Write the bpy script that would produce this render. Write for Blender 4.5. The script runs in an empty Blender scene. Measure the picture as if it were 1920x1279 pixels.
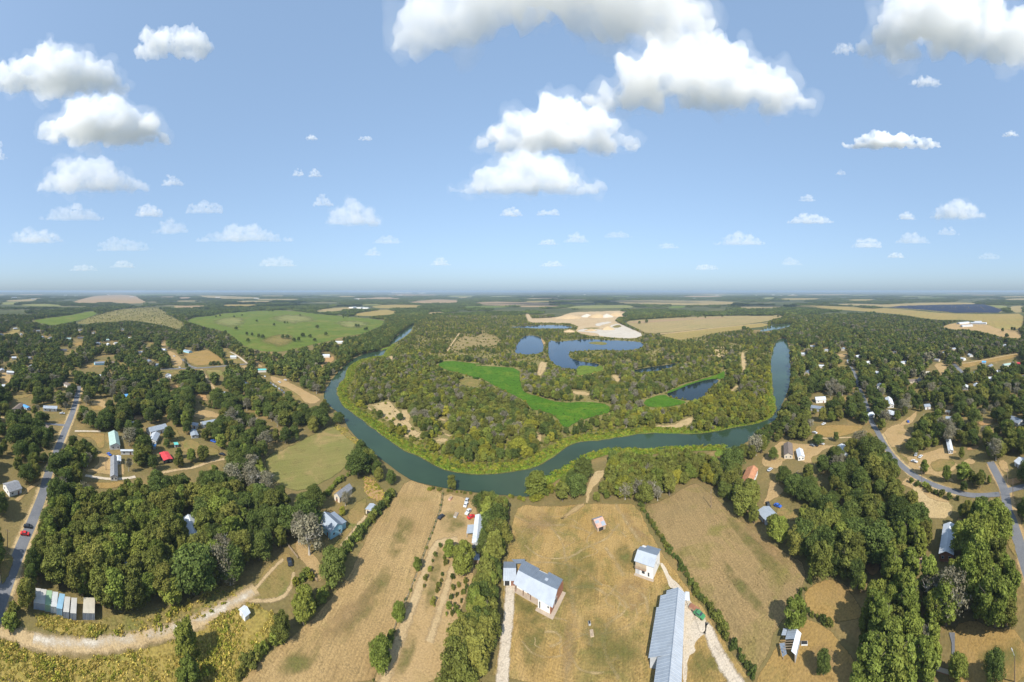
import bpy, bmesh, math, random
import numpy as np
from mathutils import Vector, Matrix, noise as mnoise
from mathutils.geometry import tessellate_polygon

# ------------------------------------------------------------------ camera, sky, sun, exposure
scene = bpy.context.scene
col = scene.collection
H_CAM = 120.0                    # drone height in metres
F = 1920 / math.pi               # photo pixels per radian: a 180 degree cylindrical panorama
YH = 545.0                       # photo row of the true horizon
cam_data = bpy.data.cameras.new('camera')
cam_data.type = 'PANO'
cam_data.panorama_type = 'CENTRAL_CYLINDRICAL'
cam_data.central_cylindrical_range_u_min = -math.pi / 2
cam_data.central_cylindrical_range_u_max = math.pi / 2
cam_data.central_cylindrical_range_v_min = -(1279 - YH) / F
cam_data.central_cylindrical_range_v_max = YH / F
cam_data.central_cylindrical_radius = 1.0
cam_data.clip_start = 0.5
cam_data.clip_end = 200000
camera = bpy.data.objects.new('camera', cam_data)
camera.location = (0, 0, H_CAM)
camera.rotation_euler = (math.pi / 2, 0, 0)
col.objects.link(camera)
scene.camera = camera

SUN_EL = math.radians(42)
SHADOW_AZ = math.radians(9)      # shadows fall this far to the east of the view axis
sun_dir = Vector((-math.sin(SHADOW_AZ) * math.cos(SUN_EL), -math.cos(SHADOW_AZ) * math.cos(SUN_EL), math.sin(SUN_EL)))
world = bpy.data.worlds.new('World')
scene.world = world
world.use_nodes = True
wn = world.node_tree.nodes
sky = wn.new('ShaderNodeTexSky')
sky.sky_type = 'NISHITA'
sky.sun_disc = False
sky.sun_elevation = SUN_EL
sky.sun_rotation = math.atan2(sun_dir.x, sun_dir.y)
sky.altitude = 150
sky.air_density = 1.0
sky.dust_density = 1.8
sky.ozone_density = 1.0
bg = wn['Background']
bg.inputs['Strength'].default_value = 0.15
sky_gamma = wn.new('ShaderNodeGamma')          # flattens the sky's range the way the photograph's exposure blending does
sky_gamma.inputs['Gamma'].default_value = 0.39
sky_tint = wn.new('ShaderNodeMix')
sky_tint.data_type = 'RGBA'
sky_tint.blend_type = 'MULTIPLY'
sky_tint.inputs['Factor'].default_value = 1.0
sky_tint.inputs[7].default_value = (1.36, 1.75, 2.22, 1)
world.node_tree.links.new(sky.outputs[0], sky_gamma.inputs['Color'])
world.node_tree.links.new(sky_gamma.outputs[0], sky_tint.inputs[6])
world.node_tree.links.new(sky_tint.outputs[2], bg.inputs['Color'])
sun_data = bpy.data.lights.new('sun', 'SUN')
sun_data.energy = 5.0
sun_data.angle = math.radians(0.53)
sun_data.color = (1.0, 0.945, 0.86)
sun = bpy.data.objects.new('sun', sun_data)
sun.rotation_euler = sun_dir.to_track_quat('Z', 'Y').to_euler()
sun.location = (0, 0, 400)
col.objects.link(sun)
scene.view_settings.view_transform = 'Standard'
scene.view_settings.look = 'None'
scene.view_settings.gamma = 1.0
scene.view_settings.exposure = 0.6
scene.render.engine = 'CYCLES'
cy = scene.cycles
cy.max_bounces = 14
cy.diffuse_bounces = 2
cy.glossy_bounces = 2
cy.transmission_bounces = 2
cy.transparent_max_bounces = 16
cy.volume_bounces = 12
cy.use_denoising = True
cy.denoiser = 'OPENIMAGEDENOISE'
cy.denoising_input_passes = 'RGB_ALBEDO_NORMAL'

# ------------------------------------------------------------------ photo pixels to the ground
VIEWS = dict(A=(0, 880, 3.206), B=(440, 880, 3.206), C=(880, 880, 3.206), D=(1340, 880, 3.205), E=(0, 600, 3.552),
             F=(440, 600, 3.552), G=(880, 600, 3.552), H=(1340, 600, 3.31), I=(0, 520, 4), J=(480, 520, 4), K=(960, 520, 4),
             L=(1440, 520, 4), M=(930, 1030, 9.136), N=(1170, 1000, 4.587), O=(560, 880, 7.994), P=(820, 920, 9.136),
             Q=(40, 1080, 9.6), R=(1420, 1150, 9.914), S=(1680, 960, 7.994), T=(1380, 780, 5.8125), U=(160, 740, 6.393),
             V=(0, 680, 4.92), W=(1640, 740, 5.814), X=(1480, 640, 4.364), Y=(0, 600, 6), Z=(300, 600, 6), a=(640, 640, 5.815),
             b=(1700, 1100, 7.145), p=(0, 0, 1))

def P(s):
    """'A 10,20 30,40 B 5,6' -> list of photo pixels; a letter names the enlargement the numbers were read from."""
    out, v = [], VIEWS['p']
    for t in s.split():
        if t in VIEWS:
            v = VIEWS[t]
        else:
            x, y = t.split(',')
            out.append((v[0] + float(x) / v[2], v[1] + float(y) / v[2]))
    return out

def G(x, y, z=0.0):
    """the point at height z that photo pixel x, y looks at"""
    r = (H_CAM - z) * F / max(y - YH, 0.5)
    a = (x - 960) / F
    return Vector((r * math.sin(a), r * math.cos(a), z))

def to_px(X, Y, Z=0.0):
    r = np.hypot(X, Y)
    return 960 + F * np.arctan2(X, Y), YH + F * (H_CAM - Z) / r

RNG = random.Random(11)
NP = np.random.default_rng(7)

def link(o, parent=None):
    col.objects.link(o)
    if parent is not None:
        o.parent = parent
    return o

def tag(o, label=None, cat=None, group=None, kind=None):
    if label: o['label'] = label
    if cat: o['category'] = cat
    if group: o['group'] = group
    if kind: o['kind'] = kind
    return o

def empty(name, loc=(0, 0, 0), rz=0.0):
    o = bpy.data.objects.new(name, None)
    o.location = loc
    o.rotation_euler = (0, 0, rz)
    o.empty_display_size = 1.0
    return link(o)

def mesh_obj(name, verts, faces, mat, parent=None, smooth=False):
    me = bpy.data.meshes.new(name)
    me.from_pydata([tuple(v) for v in verts], [], faces)
    if mat is not None:
        for m in (mat if isinstance(mat, (list, tuple)) else [mat]):
            me.materials.append(m)
    if smooth:
        me.polygons.foreach_set('use_smooth', [True] * len(me.polygons))
    me.update()
    return link(bpy.data.objects.new(name, me), parent)
# ------------------------------------------------------------------ materials
def new_mat(name):
    m = bpy.data.materials.new(name)
    m.use_nodes = True
    nt = m.node_tree
    return m, nt, nt.nodes['Principled BSDF'], nt.nodes['Material Output']

def set_bsdf(b, rough=0.9, spec=0.15, metal=0.0):
    b.inputs['Roughness'].default_value = rough
    b.inputs['Specular IOR Level'].default_value = spec
    b.inputs['Metallic'].default_value = metal

def N(nt, t, **kw):
    n = nt.nodes.new(t)
    for k, v in kw.items():
        setattr(n, k, v)
    return n

def noise_fac(nt, vec, scale, detail=4.0, rough=0.55, lo=0.3, hi=0.7, dist=0.0):
    n = N(nt, 'ShaderNodeTexNoise')
    n.inputs['Scale'].default_value = scale
    n.inputs['Detail'].default_value = detail
    n.inputs['Roughness'].default_value = rough
    n.inputs['Distortion'].default_value = dist
    nt.links.new(vec, n.inputs['Vector'])
    mr = N(nt, 'ShaderNodeMapRange')
    mr.inputs['From Min'].default_value = lo
    mr.inputs['From Max'].default_value = hi
    nt.links.new(n.outputs['Fac'], mr.inputs['Value'])
    return mr.outputs[0]

def math_node(nt, op, a, b):
    n = N(nt, 'ShaderNodeMath', operation=op)
    for i, v in enumerate((a, b)):
        if isinstance(v, (int, float)): n.inputs[i].default_value = v
        else: nt.links.new(v, n.inputs[i])
    return n.outputs[0]

def mix_col(nt, fac, a, b, blend='MIX'):
    n = N(nt, 'ShaderNodeMix', data_type='RGBA', blend_type=blend)
    for i, v in ((0, fac), (6, a), (7, b)):
        if isinstance(v, (int, float)): n.inputs[i].default_value = v
        elif isinstance(v, (tuple, list)): n.inputs[i].default_value = (*v, 1) if len(v) == 3 else v
        else: nt.links.new(v, n.inputs[i])
    return n.outputs[2]

def world_pos(nt, rot=0.0, scale=(1, 1, 1)):
    g = N(nt, 'ShaderNodeNewGeometry')
    if rot == 0.0 and scale == (1, 1, 1):
        return g.outputs['Position']
    mp = N(nt, 'ShaderNodeMapping')
    mp.inputs['Rotation'].default_value = (0, 0, rot)
    mp.inputs['Scale'].default_value = scale
    nt.links.new(g.outputs['Position'], mp.inputs['Vector'])
    return mp.outputs[0]

def along(nt, heading, width):
    """coordinates stretched along a compass heading: furrows and mowing lines"""
    p = world_pos(nt, -math.radians(90 - heading), (1, 1, 1.0001))
    mp = N(nt, 'ShaderNodeMapping')
    mp.inputs['Scale'].default_value = (1 / (width * 26), 1 / width, 1)
    nt.links.new(p, mp.inputs['Vector'])
    return mp.outputs[0]

def ground_mat(name, c1, c2, c3, big=45., mid=9., fine=1.1, streak=None, feather=True, grain=0.5, c3amt=0.55, rings=None, soft=0.75, opacity=1.0, swirl=0.35, cover=0.52):
    """earth and grass: c1 and c2 in broad drifts, c3 in patches, fine grain; streak = (heading in degrees, width m, strength)"""
    m, nt, b, out = new_mat(name)
    set_bsdf(b, 0.95, 0.05)
    c1, c2, c3 = ((q[0], q[1], q[2] * (.86 if q[2] < .62 * q[0] else 1)) for q in (c1, c2, c3))     # dry grass and soil hold little blue
    pos = world_pos(nt)
    nb = noise_fac(nt, pos, 1 / big, 5, 0.6, 0.34, 0.66, 0.4)
    nm = noise_fac(nt, pos, 1 / mid, 5, 0.62, 0.36, 0.7)
    nf = noise_fac(nt, pos, 1 / fine, 3, 0.7, 0.25, 0.75)
    c = mix_col(nt, math_node(nt, 'ADD', math_node(nt, 'MULTIPLY', nb, .62), math_node(nt, 'MULTIPLY', nm, .38)), c1, c2)
    patch = noise_fac(nt, world_pos(nt, 0.7), 1 / (big * .7), 6, 0.65, cover, cover + .16, 0.8)
    c = mix_col(nt, math_node(nt, 'MULTIPLY', patch, c3amt), c, c3)
    if streak:
        s = noise_fac(nt, along(nt, streak[0], streak[1]), 1.0, 3, 0.6, 0.3, 0.7, swirl)
        c = mix_col(nt, streak[2], c, mix_col(nt, s, (0.62, 0.62, 0.62), (1.38, 1.36, 1.3)), 'MULTIPLY')
    if rings:
        for (cx, cy, width, strength) in rings:
            mp = N(nt, 'ShaderNodeMapping')
            mp.inputs['Location'].default_value = (-cx, -cy, 0)
            g = N(nt, 'ShaderNodeNewGeometry')
            nt.links.new(g.outputs['Position'], mp.inputs['Vector'])
            w = N(nt, 'ShaderNodeTexWave', wave_type='RINGS', rings_direction='Z')
            w.inputs['Scale'].default_value = 0.31 / width
            w.inputs['Distortion'].default_value = 7.0
            w.inputs['Detail'].default_value = 3.0
            w.inputs['Detail Scale'].default_value = 0.35
            nt.links.new(mp.outputs[0], w.inputs['Vector'])
            msk = noise_fac(nt, world_pos(nt, 1.9), 1 / 22., 3, .5, .42, .62)
            c = mix_col(nt, math_node(nt, 'MULTIPLY', msk, strength), c, mix_col(nt, w.outputs['Fac'], (0.7, 0.7, 0.66), (1.3, 1.26, 1.2)), 'MULTIPLY')
    lo, hi = 1 - grain * .55, 1 + grain * .5
    c = mix_col(nt, 1.0, c, mix_col(nt, nf, (lo, lo, lo), (hi, hi, hi * .97)), 'MULTIPLY')
    nt.links.new(c, b.inputs['Base Color'])
    bp = N(nt, 'ShaderNodeBump')
    bp.inputs['Strength'].default_value = 0.35
    bp.inputs['Distance'].default_value = 0.35
    nt.links.new(nf, bp.inputs['Height'])
    nt.links.new(bp.outputs[0], b.inputs['Normal'])
    if feather:
        at = N(nt, 'ShaderNodeAttribute', attribute_name='edge')
        e = math_node(nt, 'ADD', at.outputs['Fac'], math_node(nt, 'MULTIPLY', math_node(nt, 'SUBTRACT', math_node(nt, 'ADD', math_node(nt, 'MULTIPLY', nm, .6), math_node(nt, 'MULTIPLY', nf, .4)), 0.5), 0.8))
        mr = N(nt, 'ShaderNodeMapRange')
        mr.inputs['From Min'].default_value = 0.5 - soft * .5
        mr.inputs['From Max'].default_value = 0.5 + soft * .5
        nt.links.new(e, mr.inputs['Value'])
        tr = N(nt, 'ShaderNodeBsdfTransparent')
        mx = N(nt, 'ShaderNodeMixShader')
        if opacity < 1:
            fo = noise_fac(nt, world_pos(nt, 2.3), 1 / 7., 4, .6, .32, .66)
            nt.links.new(math_node(nt, 'MULTIPLY', mr.outputs[0], math_node(nt, 'MULTIPLY', fo, opacity)), mx.inputs[0])
        else: nt.links.new(mr.outputs[0], mx.inputs[0])
        nt.links.new(tr.outputs[0], mx.inputs[1])
        nt.links.new(b.outputs[0], mx.inputs[2])
        nt.links.new(mx.outputs[0], out.inputs['Surface'])
    return m

def plain_mat(name, c, rough=0.8, spec=0.2, var=0.12, scale=0.6, metal=0.0, streak=0.0, dirt=None):
    m, nt, b, out = new_mat(name)
    set_bsdf(b, rough, spec, metal)
    tc = N(nt, 'ShaderNodeTexCoord')
    n = noise_fac(nt, tc.outputs['Object'], scale, 4, .6, .3, .7)
    d = dirt or tuple(v * (1 - 2.2 * var) for v in c)
    cc = mix_col(nt, n, d if dirt else tuple(v * (1 - var) for v in c), tuple(min(1, v * (1 + var)) for v in c))
    nt.links.new(cc, b.inputs['Base Color'])
    return m

# ------------------------------------------------------------------ ground sheets
VISIBLE = []         # photo outlines of open ground, water and roofs: no tree may stand on them or hide them
SHEET_N = [0]
def inside(px, py, poly):
    px = np.asarray(px); py = np.asarray(py)
    r = np.zeros(px.shape, bool)
    n = len(poly)
    for i in range(n):
        x1, y1 = poly[i]; x2, y2 = poly[(i + 1) % n]
        if y1 == y2: continue
        c = ((y1 > py) != (y2 > py)) & (px < (x2 - x1) * (py - y1) / (y2 - y1) + x1)
        r ^= c
    return r

def densify(poly, step=5.0, closed=True):
    out = []
    n = len(poly)
    for i in range(n if closed else n - 1):
        a, b = poly[i], poly[(i + 1) % n]
        k = max(1, int(math.hypot(b[0] - a[0], b[1] - a[1]) / step))
        for j in range(k):
            out.append((a[0] + (b[0] - a[0]) * j / k, a[1] + (b[1] - a[1]) * j / k))
    if not closed: out.append(poly[-1])
    return out

def area2(p):
    return sum(p[i][0] * p[(i + 1) % len(p)][1] - p[(i + 1) % len(p)][0] * p[i][1] for i in range(len(p)))

def smooth_poly(p, it=1):
    for _ in range(it):
        q = []
        n = len(p)
        for i in range(n):
            a, b = p[i], p[(i + 1) % n]
            q += [(a[0] * .75 + b[0] * .25, a[1] * .75 + b[1] * .25), (a[0] * .25 + b[0] * .75, a[1] * .25 + b[1] * .75)]
        p = q
    return p

SHEET_NEAR = [0]
def next_z(r):
    """each sheet lies a few millimetres above the one before; far ones, seen at a low angle, a little more"""
    if r < 560:
        SHEET_NEAR[0] += 1
        return 0.012 + 0.0011 * SHEET_NEAR[0]
    SHEET_N[0] += 1
    return 0.02 + 0.0016 * SHEET_N[0] + min(r, 6000) * 2e-5

def sheet(name, poly, mat, inset=2.5, jit=1.0, vis=True, smooth=1, z=None, kind='structure', label=None, rim=True):
    """a flat sheet of ground traced from the photograph; ragged outline, feathered rim (attribute edge)"""
    if isinstance(poly, str): poly = P(poly)
    if vis: VISIBLE.append(poly)
    p = smooth_poly(poly, smooth) if smooth else poly
    p = densify(p, 4.0)
    if area2(p) < 0: p = p[::-1]
    n = len(p)
    ymid = sum(q[1] for q in p) / n
    if ymid > 680 and inset > 1: inset *= 1.5
    if jit:
        p = [(x + jit * (mnoise.noise(Vector((x * .13, y * .3, 1.7))) * 1.6 + mnoise.noise(Vector((x * .04, y * .08, 4.7))) * 2.2), y + jit * (.6 * mnoise.noise(Vector((x * .13, y * .3, 8.1))) + .5 * mnoise.noise(Vector((x * .05, y * .08, 2.2))) * min(1.5, (y - YH) / 200))) for x, y in p]
    inn = []
    for i in range(n):
        a, b, c = p[i - 1], p[i], p[(i + 1) % n]
        tx, ty = c[0] - a[0], c[1] - a[1]
        l = math.hypot(tx, ty) or 1
        d = inset
        inn.append((b[0] - ty / l * d, b[1] + tx / l * d * min(1, max(.12, (b[1] - YH) / 250))))
    zc = z
    if zc is None:
        g = G(sum(q[0] for q in p) / n, max(q[1] for q in p))
        zc = next_z(g.length)
    vo = [G(x, y, zc) for x, y in p]
    vi = [G(x, y, zc) for x, y in inn]
    verts = vo + vi
    if rim:
        faces = [(i, (i + 1) % n, n + (i + 1) % n, n + i) for i in range(n)]
        tris = tessellate_polygon([[Vector((v.x, v.y, 0)) for v in vi]])
        faces += [tuple(n + k for k in t) for t in tris]
    else:
        tris = tessellate_polygon([[Vector((v.x, v.y, 0)) for v in vo]])
        faces = [tuple(t) for t in tris]
    o = mesh_obj(name, verts, faces, mat)
    me = o.data
    at = me.attributes.new('edge', 'FLOAT', 'POINT')
    at.data.foreach_set('value', [0.0] * n + [1.0] * n)
    flip = [f for f in me.polygons if f.normal.z < 0]
    for f in flip: f.flip()
    me.update()
    if kind: o['kind'] = kind
    if label: o['label'] = label
    return o

def patch(name, poly, mat, z=None):
    """a soft-edged patch inside a field: fades from its middle outwards"""
    p = densify(smooth_poly(P(poly), 2), 6.0)
    g = [G(x, y) for x, y in p]
    c = sum(g, Vector()) / len(g)
    zc = next_z(c.length)
    n = len(g)
    vs, ed, fs = [(c.x, c.y, zc)], [1.0], []
    for t, e in ((.35, .95), (.65, .72), (.85, .4), (1.08, 0.0)):
        for q in g:
            k = t * (1 + .22 * mnoise.noise(q * .06) * t)
            w = c + (q - c) * k
            vs.append((w.x, w.y, zc)); ed.append(e)
    fs = [(0, 1 + i, 1 + (i + 1) % n) for i in range(n)]
    for r in range(3):
        for i in range(n):
            a, b = 1 + r * n + i, 1 + r * n + (i + 1) % n
            fs.append((a, a + n, b + n, b))
    o = mesh_obj(name, vs, fs, mat)
    o.data.attributes.new('edge', 'FLOAT', 'POINT').data.foreach_set('value', ed)
    for f in [f for f in o.data.polygons if f.normal.z < 0]: f.flip()
    o['kind'] = 'structure'
    return o

def ribbon(name, line, width, mat, rim=0.25, vis=0.0, step=4.0, z=None, kind='structure', label=None):
    """a strip of ground of even width in metres along a line traced in the photograph"""
    if isinstance(line, str): line = P(line)
    q = line
    for _ in range(2):
        r = [q[0]]
        for a, b in zip(q[:-1], q[1:]):
            r += [(a[0] * .75 + b[0] * .25, a[1] * .75 + b[1] * .25), (a[0] * .25 + b[0] * .75, a[1] * .25 + b[1] * .75)]
        q = r + [q[-1]]
    q = densify(q, step, False)
    g = [G(x, y) for x, y in q]
    zc = next_z(min(v.length for v in g)) if z is None else z
    verts, edge, faces = [], [], []
    for i, v in enumerate(g):
        t = (g[min(i + 1, len(g) - 1)] - g[max(i - 1, 0)]).normalized()
        nrm = Vector((-t.y, t.x, 0))
        w = width * (1 + 0.12 * mnoise.noise(v * .08)) if rim else width
        for f, e in ((-.5, 0), (-.5 + rim, 1), (.5 - rim, 1), (.5, 0)) if rim else ((-.5, 1), (.5, 1)):
            verts.append(Vector((v.x, v.y, zc)) + nrm * (w * f))
            edge.append(e)
    k = 4 if rim else 2
    for i in range(len(g) - 1):
        for j in range(k - 1):
            faces.append((i * k + j, (i + 1) * k + j, (i + 1) * k + j + 1, i * k + j + 1))
    o = mesh_obj(name, verts, faces, mat)
    me = o.data
    at = me.attributes.new('edge', 'FLOAT', 'POINT')
    at.data.foreach_set('value', [float(e) for e in edge])
    for f in [f for f in me.polygons if f.normal.z < 0]: f.flip()
    if vis:
        pl = []
        L, R_ = [], []
        for i, v in enumerate(g):
            t = (g[min(i + 1, len(g) - 1)] - g[max(i - 1, 0)]).normalized()
            nrm = Vector((-t.y, t.x, 0)) * (width * .5 * vis)
            for s, acc in ((1, L), (-1, R_)):
                w = v + nrm * s
                acc.append(tuple(float(k) for k in to_px(w.x, w.y)))
        VISIBLE.append(L + R_[::-1])
    if kind: o['kind'] = kind
    if label: o['label'] = label
    return o

# base colours: real albedos
TAN = (0.320, 0.222, 0.118); TAN2 = (0.255, 0.170, 0.080); STRAW = (0.37, 0.27, 0.155); GOLD = (0.275, 0.178, 0.068)
OLIVE = (0.155, 0.135, 0.050); GREEN = (0.100, 0.128, 0.036); BROWN = (0.20, 0.14, 0.078); DIRT = (0.37, 0.265, 0.165)
RUSTY = (0.36, 0.20, 0.10); PALE = (0.44, 0.37, 0.285); LITTER = (0.13, 0.10, 0.055); DARKG = (0.052, 0.062, 0.026)

M = {}
M['floor'] = ground_mat('woodland_floor', (0.175, 0.130, 0.066), (0.135, 0.115, 0.048), TAN2, 50, 9, 1.3, feather=False, c3amt=.8)
M['field_tan'] = ground_mat('dry_hay_field', (0.345, 0.242, 0.132), (0.235, 0.155, 0.078), (0.175, 0.140, 0.056), 26, 8, .7, streak=(-2, .7, .45), c3amt=.45, grain=.75)
M['yard'] = ground_mat('mown_dry_yard', GOLD, (0.325, 0.225, 0.115), (0.140, 0.125, 0.045), 22, 5, .7, c3amt=.8, cover=.47, streak=(20, .6, .55), swirl=1.6, rings=((42, 165, 1.0, .25), (25, 120, .9, .2)), grain=.7)
M['brown_field'] = ground_mat('bare_stubble_field', (0.265, 0.182, 0.098), (0.200, 0.145, 0.078), (0.155, 0.135, 0.045), 34, 8, .7, streak=(8, .7, .4), c3amt=.85, grain=.8, cover=.50)
M['paddock'] = ground_mat('golden_paddock', GOLD, TAN2, OLIVE, 24, 6, .8, c3amt=.5)
M['lawn'] = ground_mat('thin_green_lawn', OLIVE, TAN2, GREEN, 18, 5, .8, c3amt=.8)
M['tall_grass'] = ground_mat('rank_tall_grass', (0.20, 0.175, 0.05), (0.30, 0.21, 0.075), (0.15, 0.17, 0.035), 22, 5, 1.0, c3amt=.8, grain=.8)
M['weeds'] = ground_mat('rough_weeds', (0.13, 0.125, 0.04), (0.24, 0.17, 0.075), GREEN, 16, 4, 1.0, c3amt=.5, grain=.8)
M['meadow'] = ground_mat('olive_meadow', (0.195, 0.165, 0.07), (0.145, 0.150, 0.050), (0.28, 0.20, 0.105), 34, 8, .8, streak=(38, 1.4, .35), c3amt=.85)
M['pasture'] = ground_mat('green_pasture', (0.080, 0.120, 0.020), (0.115, 0.140, 0.030), (0.175, 0.155, 0.050), 110, 25, 4., streak=(75, 9, .25), c3amt=.6)
M['pasture_pale'] = ground_mat('pale_green_pasture', (0.15, 0.165, 0.06), (0.19, 0.18, 0.075), (0.24, 0.20, 0.10), 140, 30, 5., c3amt=.5)
M['far_tan'] = ground_mat('far_tan_field', (0.29, 0.22, 0.125), (0.235, 0.19, 0.10), (0.22, 0.21, 0.10), 160, 35, 6., c3amt=.4, streak=(60, 14, .2))
M['far_pink'] = ground_mat('far_ploughed_field', (0.30, 0.205, 0.14), (0.25, 0.18, 0.115), (0.24, 0.20, 0.12), 200, 40, 8., c3amt=.4)
M['far_gold'] = ground_mat('far_golden_field', (0.275, 0.20, 0.085), (0.23, 0.185, 0.075), (0.22, 0.21, 0.08), 160, 30, 5., c3amt=.5, streak=(80, 10, .22))
M['scrub'] = ground_mat('scrub_ground', (0.20, 0.165, 0.075), (0.13, 0.125, 0.045), (0.36, 0.27, 0.16), 50, 10, 1.5, c3amt=.6)
M['sand'] = ground_mat('pale_sandy_soil', STRAW, (0.40, 0.30, 0.19), OLIVE, 25, 6, 1., c3amt=.35)
M['dirt'] = ground_mat('bare_dirt', (0.36, 0.25, 0.145), (0.31, 0.21, 0.11), OLIVE, 18, 5, .7, c3amt=.35)
M['rusty'] = ground_mat('reddish_bare_soil', RUSTY, (0.33, 0.22, 0.12), BROWN, 14, 4, .8, c3amt=.4)
M['track'] = ground_mat('dirt_track', DIRT, (0.42, 0.315, 0.205), TAN2, 14, 3, .6, c3amt=.3)
M['wheel'] = ground_mat('worn_wheel_track', (0.44, 0.33, 0.195), (0.38, 0.275, 0.155), TAN2, 10, 3, .6, c3amt=.15, opacity=.85, soft=.8)
M['patch_green'] = ground_mat('greener_grass', (0.128, 0.128, 0.042), (0.175, 0.15, 0.058), GREEN, 12, 3.5, .7, c3amt=.6, opacity=.85, soft=1.1)
M['patch_bare'] = ground_mat('thin_bare_soil', (0.33, 0.225, 0.125), (0.28, 0.185, 0.10), TAN2, 12, 4, .7, c3amt=.3, opacity=.8, soft=1.0)
M['sandy_scrub'] = ground_mat('sandy_scrub', (0.265, 0.195, 0.105), (0.18, 0.15, 0.068), (0.33, 0.25, 0.15), 34, 8, 1.5, c3amt=.6, soft=1.0)
M['gravel_patch'] = ground_mat('washed_gravel', (0.56, 0.50, 0.41), (0.62, 0.56, 0.47), (0.40, 0.31, 0.21), 8, 2.5, .5, c3amt=.3, opacity=.95, soft=.9)
M['gravel'] = ground_mat('pale_gravel', PALE, (0.50, 0.43, 0.34), (0.40, 0.30, 0.19), 10, 2.5, .5, c3amt=.35)
M['duckweed'] = ground_mat('floating_weed_mat', (0.046, 0.112, 0.010), (0.060, 0.130, 0.012), (0.120, 0.165, 0.020), 26, 6, 1.5, c3amt=.75, grain=.7)
M['reedbed'] = ground_mat('green_bank_plants', (0.095, 0.150, 0.022), (0.135, 0.165, 0.03), (0.055, 0.080, 0.018), 12, 3, 1., c3amt=.8, grain=.9)
M['bank_grass'] = ground_mat('bank_grass', (0.165, 0.145, 0.045), (0.105, 0.110, 0.032), (0.28, 0.20, 0.095), 14, 3.5, 1., c3amt=.7, grain=.9)
M['quarry'] = ground_mat('quarry_earth', (0.36, 0.26, 0.175), (0.42, 0.325, 0.235), (0.30, 0.20, 0.125), 60, 14, 3, c3amt=.5)
M['quarry_white'] = ground_mat('quarry_sand', (0.46, 0.42, 0.36), (0.41, 0.365, 0.31), (0.36, 0.29, 0.22), 45, 10, 2, c3amt=.3, streak=(70, 4, .2))
M['farforest'] = ground_mat('far_forest', (0.050, 0.062, 0.030), (0.085, 0.090, 0.042), (0.20, 0.165, 0.09), 420, 90, 14., feather=False, c3amt=.75, grain=.9)

def water_mat(name, c, rough=0.08, wave=0.035):
    m, nt, b, out = new_mat(name)
    set_bsdf(b, rough, 0.3)
    b.inputs['IOR'].default_value = 1.33
    pos = world_pos(nt)
    n = noise_fac(nt, pos, 1 / 60., 4, .6, .3, .7)
    nt.links.new(mix_col(nt, n, tuple(v * .8 for v in c), tuple(v * 1.25 for v in c)), b.inputs['Base Color'])
    w = N(nt, 'ShaderNodeTexNoise')
    w.inputs['Scale'].default_value = 0.9
    w.inputs['Detail'].default_value = 4
    nt.links.new(pos, w.inputs['Vector'])
    bp = N(nt, 'ShaderNodeBump')
    bp.inputs['Strength'].default_value = 1.0
    bp.inputs['Distance'].default_value = wave
    nt.links.new(w.outputs['Fac'], bp.inputs['Height'])
    nt.links.new(bp.outputs[0], b.inputs['Normal'])
    return m
M['river'] = water_mat('river_water', (0.026, 0.048, 0.026))
M['pond'] = water_mat('pond_water', (0.010, 0.028, 0.055))
M['slough'] = water_mat('slough_water', (0.008, 0.018, 0.022))

def asphalt_mat():
    m, nt, b, out = new_mat('worn_asphalt')
    set_bsdf(b, 0.9, 0.2)
    pos = world_pos(nt)
    n1 = noise_fac(nt, pos, 1 / 9., 5, .6, .3, .7)
    n2 = noise_fac(nt, pos, 1 / .5, 3, .7, .25, .75)
    c = mix_col(nt, n1, (0.115, 0.12, 0.13), (0.165, 0.165, 0.17))
    nt.links.new(mix_col(nt, 1.0, c, mix_col(nt, n2, (.82, .82, .82), (1.15, 1.15, 1.15)), 'MULTIPLY'), b.inputs['Base Color'])
    return m
M['asphalt'] = asphalt_mat()

# the ground: one sheet out to the horizon
def build_ground():
    R = 44000.0
    rs = [60, 90, 140, 220, 360, 600, 1000, 1700, 3000, 6000, 12000, 24000, R]
    verts = [(0, 0, 0)]
    seg = 96
    for r in rs:
        for k in range(seg):
            t = 2 * math.pi * k / seg
            verts.append((r * math.sin(t), r * math.cos(t), 0))
    faces = [(0, 1 + (k + 1) % seg, 1 + k) for k in range(seg)]
    mi = [0] * seg
    for i in range(len(rs) - 1):
        for k in range(seg):
            a, b = 1 + i * seg + k, 1 + i * seg + (k + 1) % seg
            faces.append((a, b, b + seg, a + seg))
            mi.append(0 if rs[i] < 1000 else 1)
    o = mesh_obj('ground', verts, faces, [M['floor'], M['farforest']])
    o.data.polygons.foreach_set('material_index', mi)
    for f in [f for f in o.data.polygons if f.normal.z < 0]: f.flip()
    tag(o, 'flat wooded ground reaching to the horizon', None, None, 'structure')
build_ground()
def build_hills():
    for k, (r, h) in enumerate(((15000, 34), (21000, 62), (29000, 95))):
        vs, fs = [], []
        n = 220
        for i in range(n + 1):
            a = math.radians(-110 + 220 * i / n)
            e = max(.12, .5 + .9 * mnoise.noise(Vector((a * 2.3, k * 3.7, 0))) + .4 * mnoise.noise(Vector((a * 8, k, 2)))) * h * (1.0 if abs(a) > .5 else .55)
            for dr, z in ((-1800, -2), (0, e), (2600, -2)):
                vs.append(((r + dr) * math.sin(a), (r + dr) * math.cos(a), z))
        for i in range(n):
            for j in range(2): fs.append((i * 3 + j, i * 3 + 3 + j, i * 3 + 4 + j, i * 3 + 1 + j))
        o = mesh_obj('hills', vs, fs, M['farforest'])
        for f in [f for f in o.data.polygons if f.normal.z < 0]: f.flip()
        tag(o, 'low wooded hills along the horizon', None, None, 'structure')
build_hills()
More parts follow.
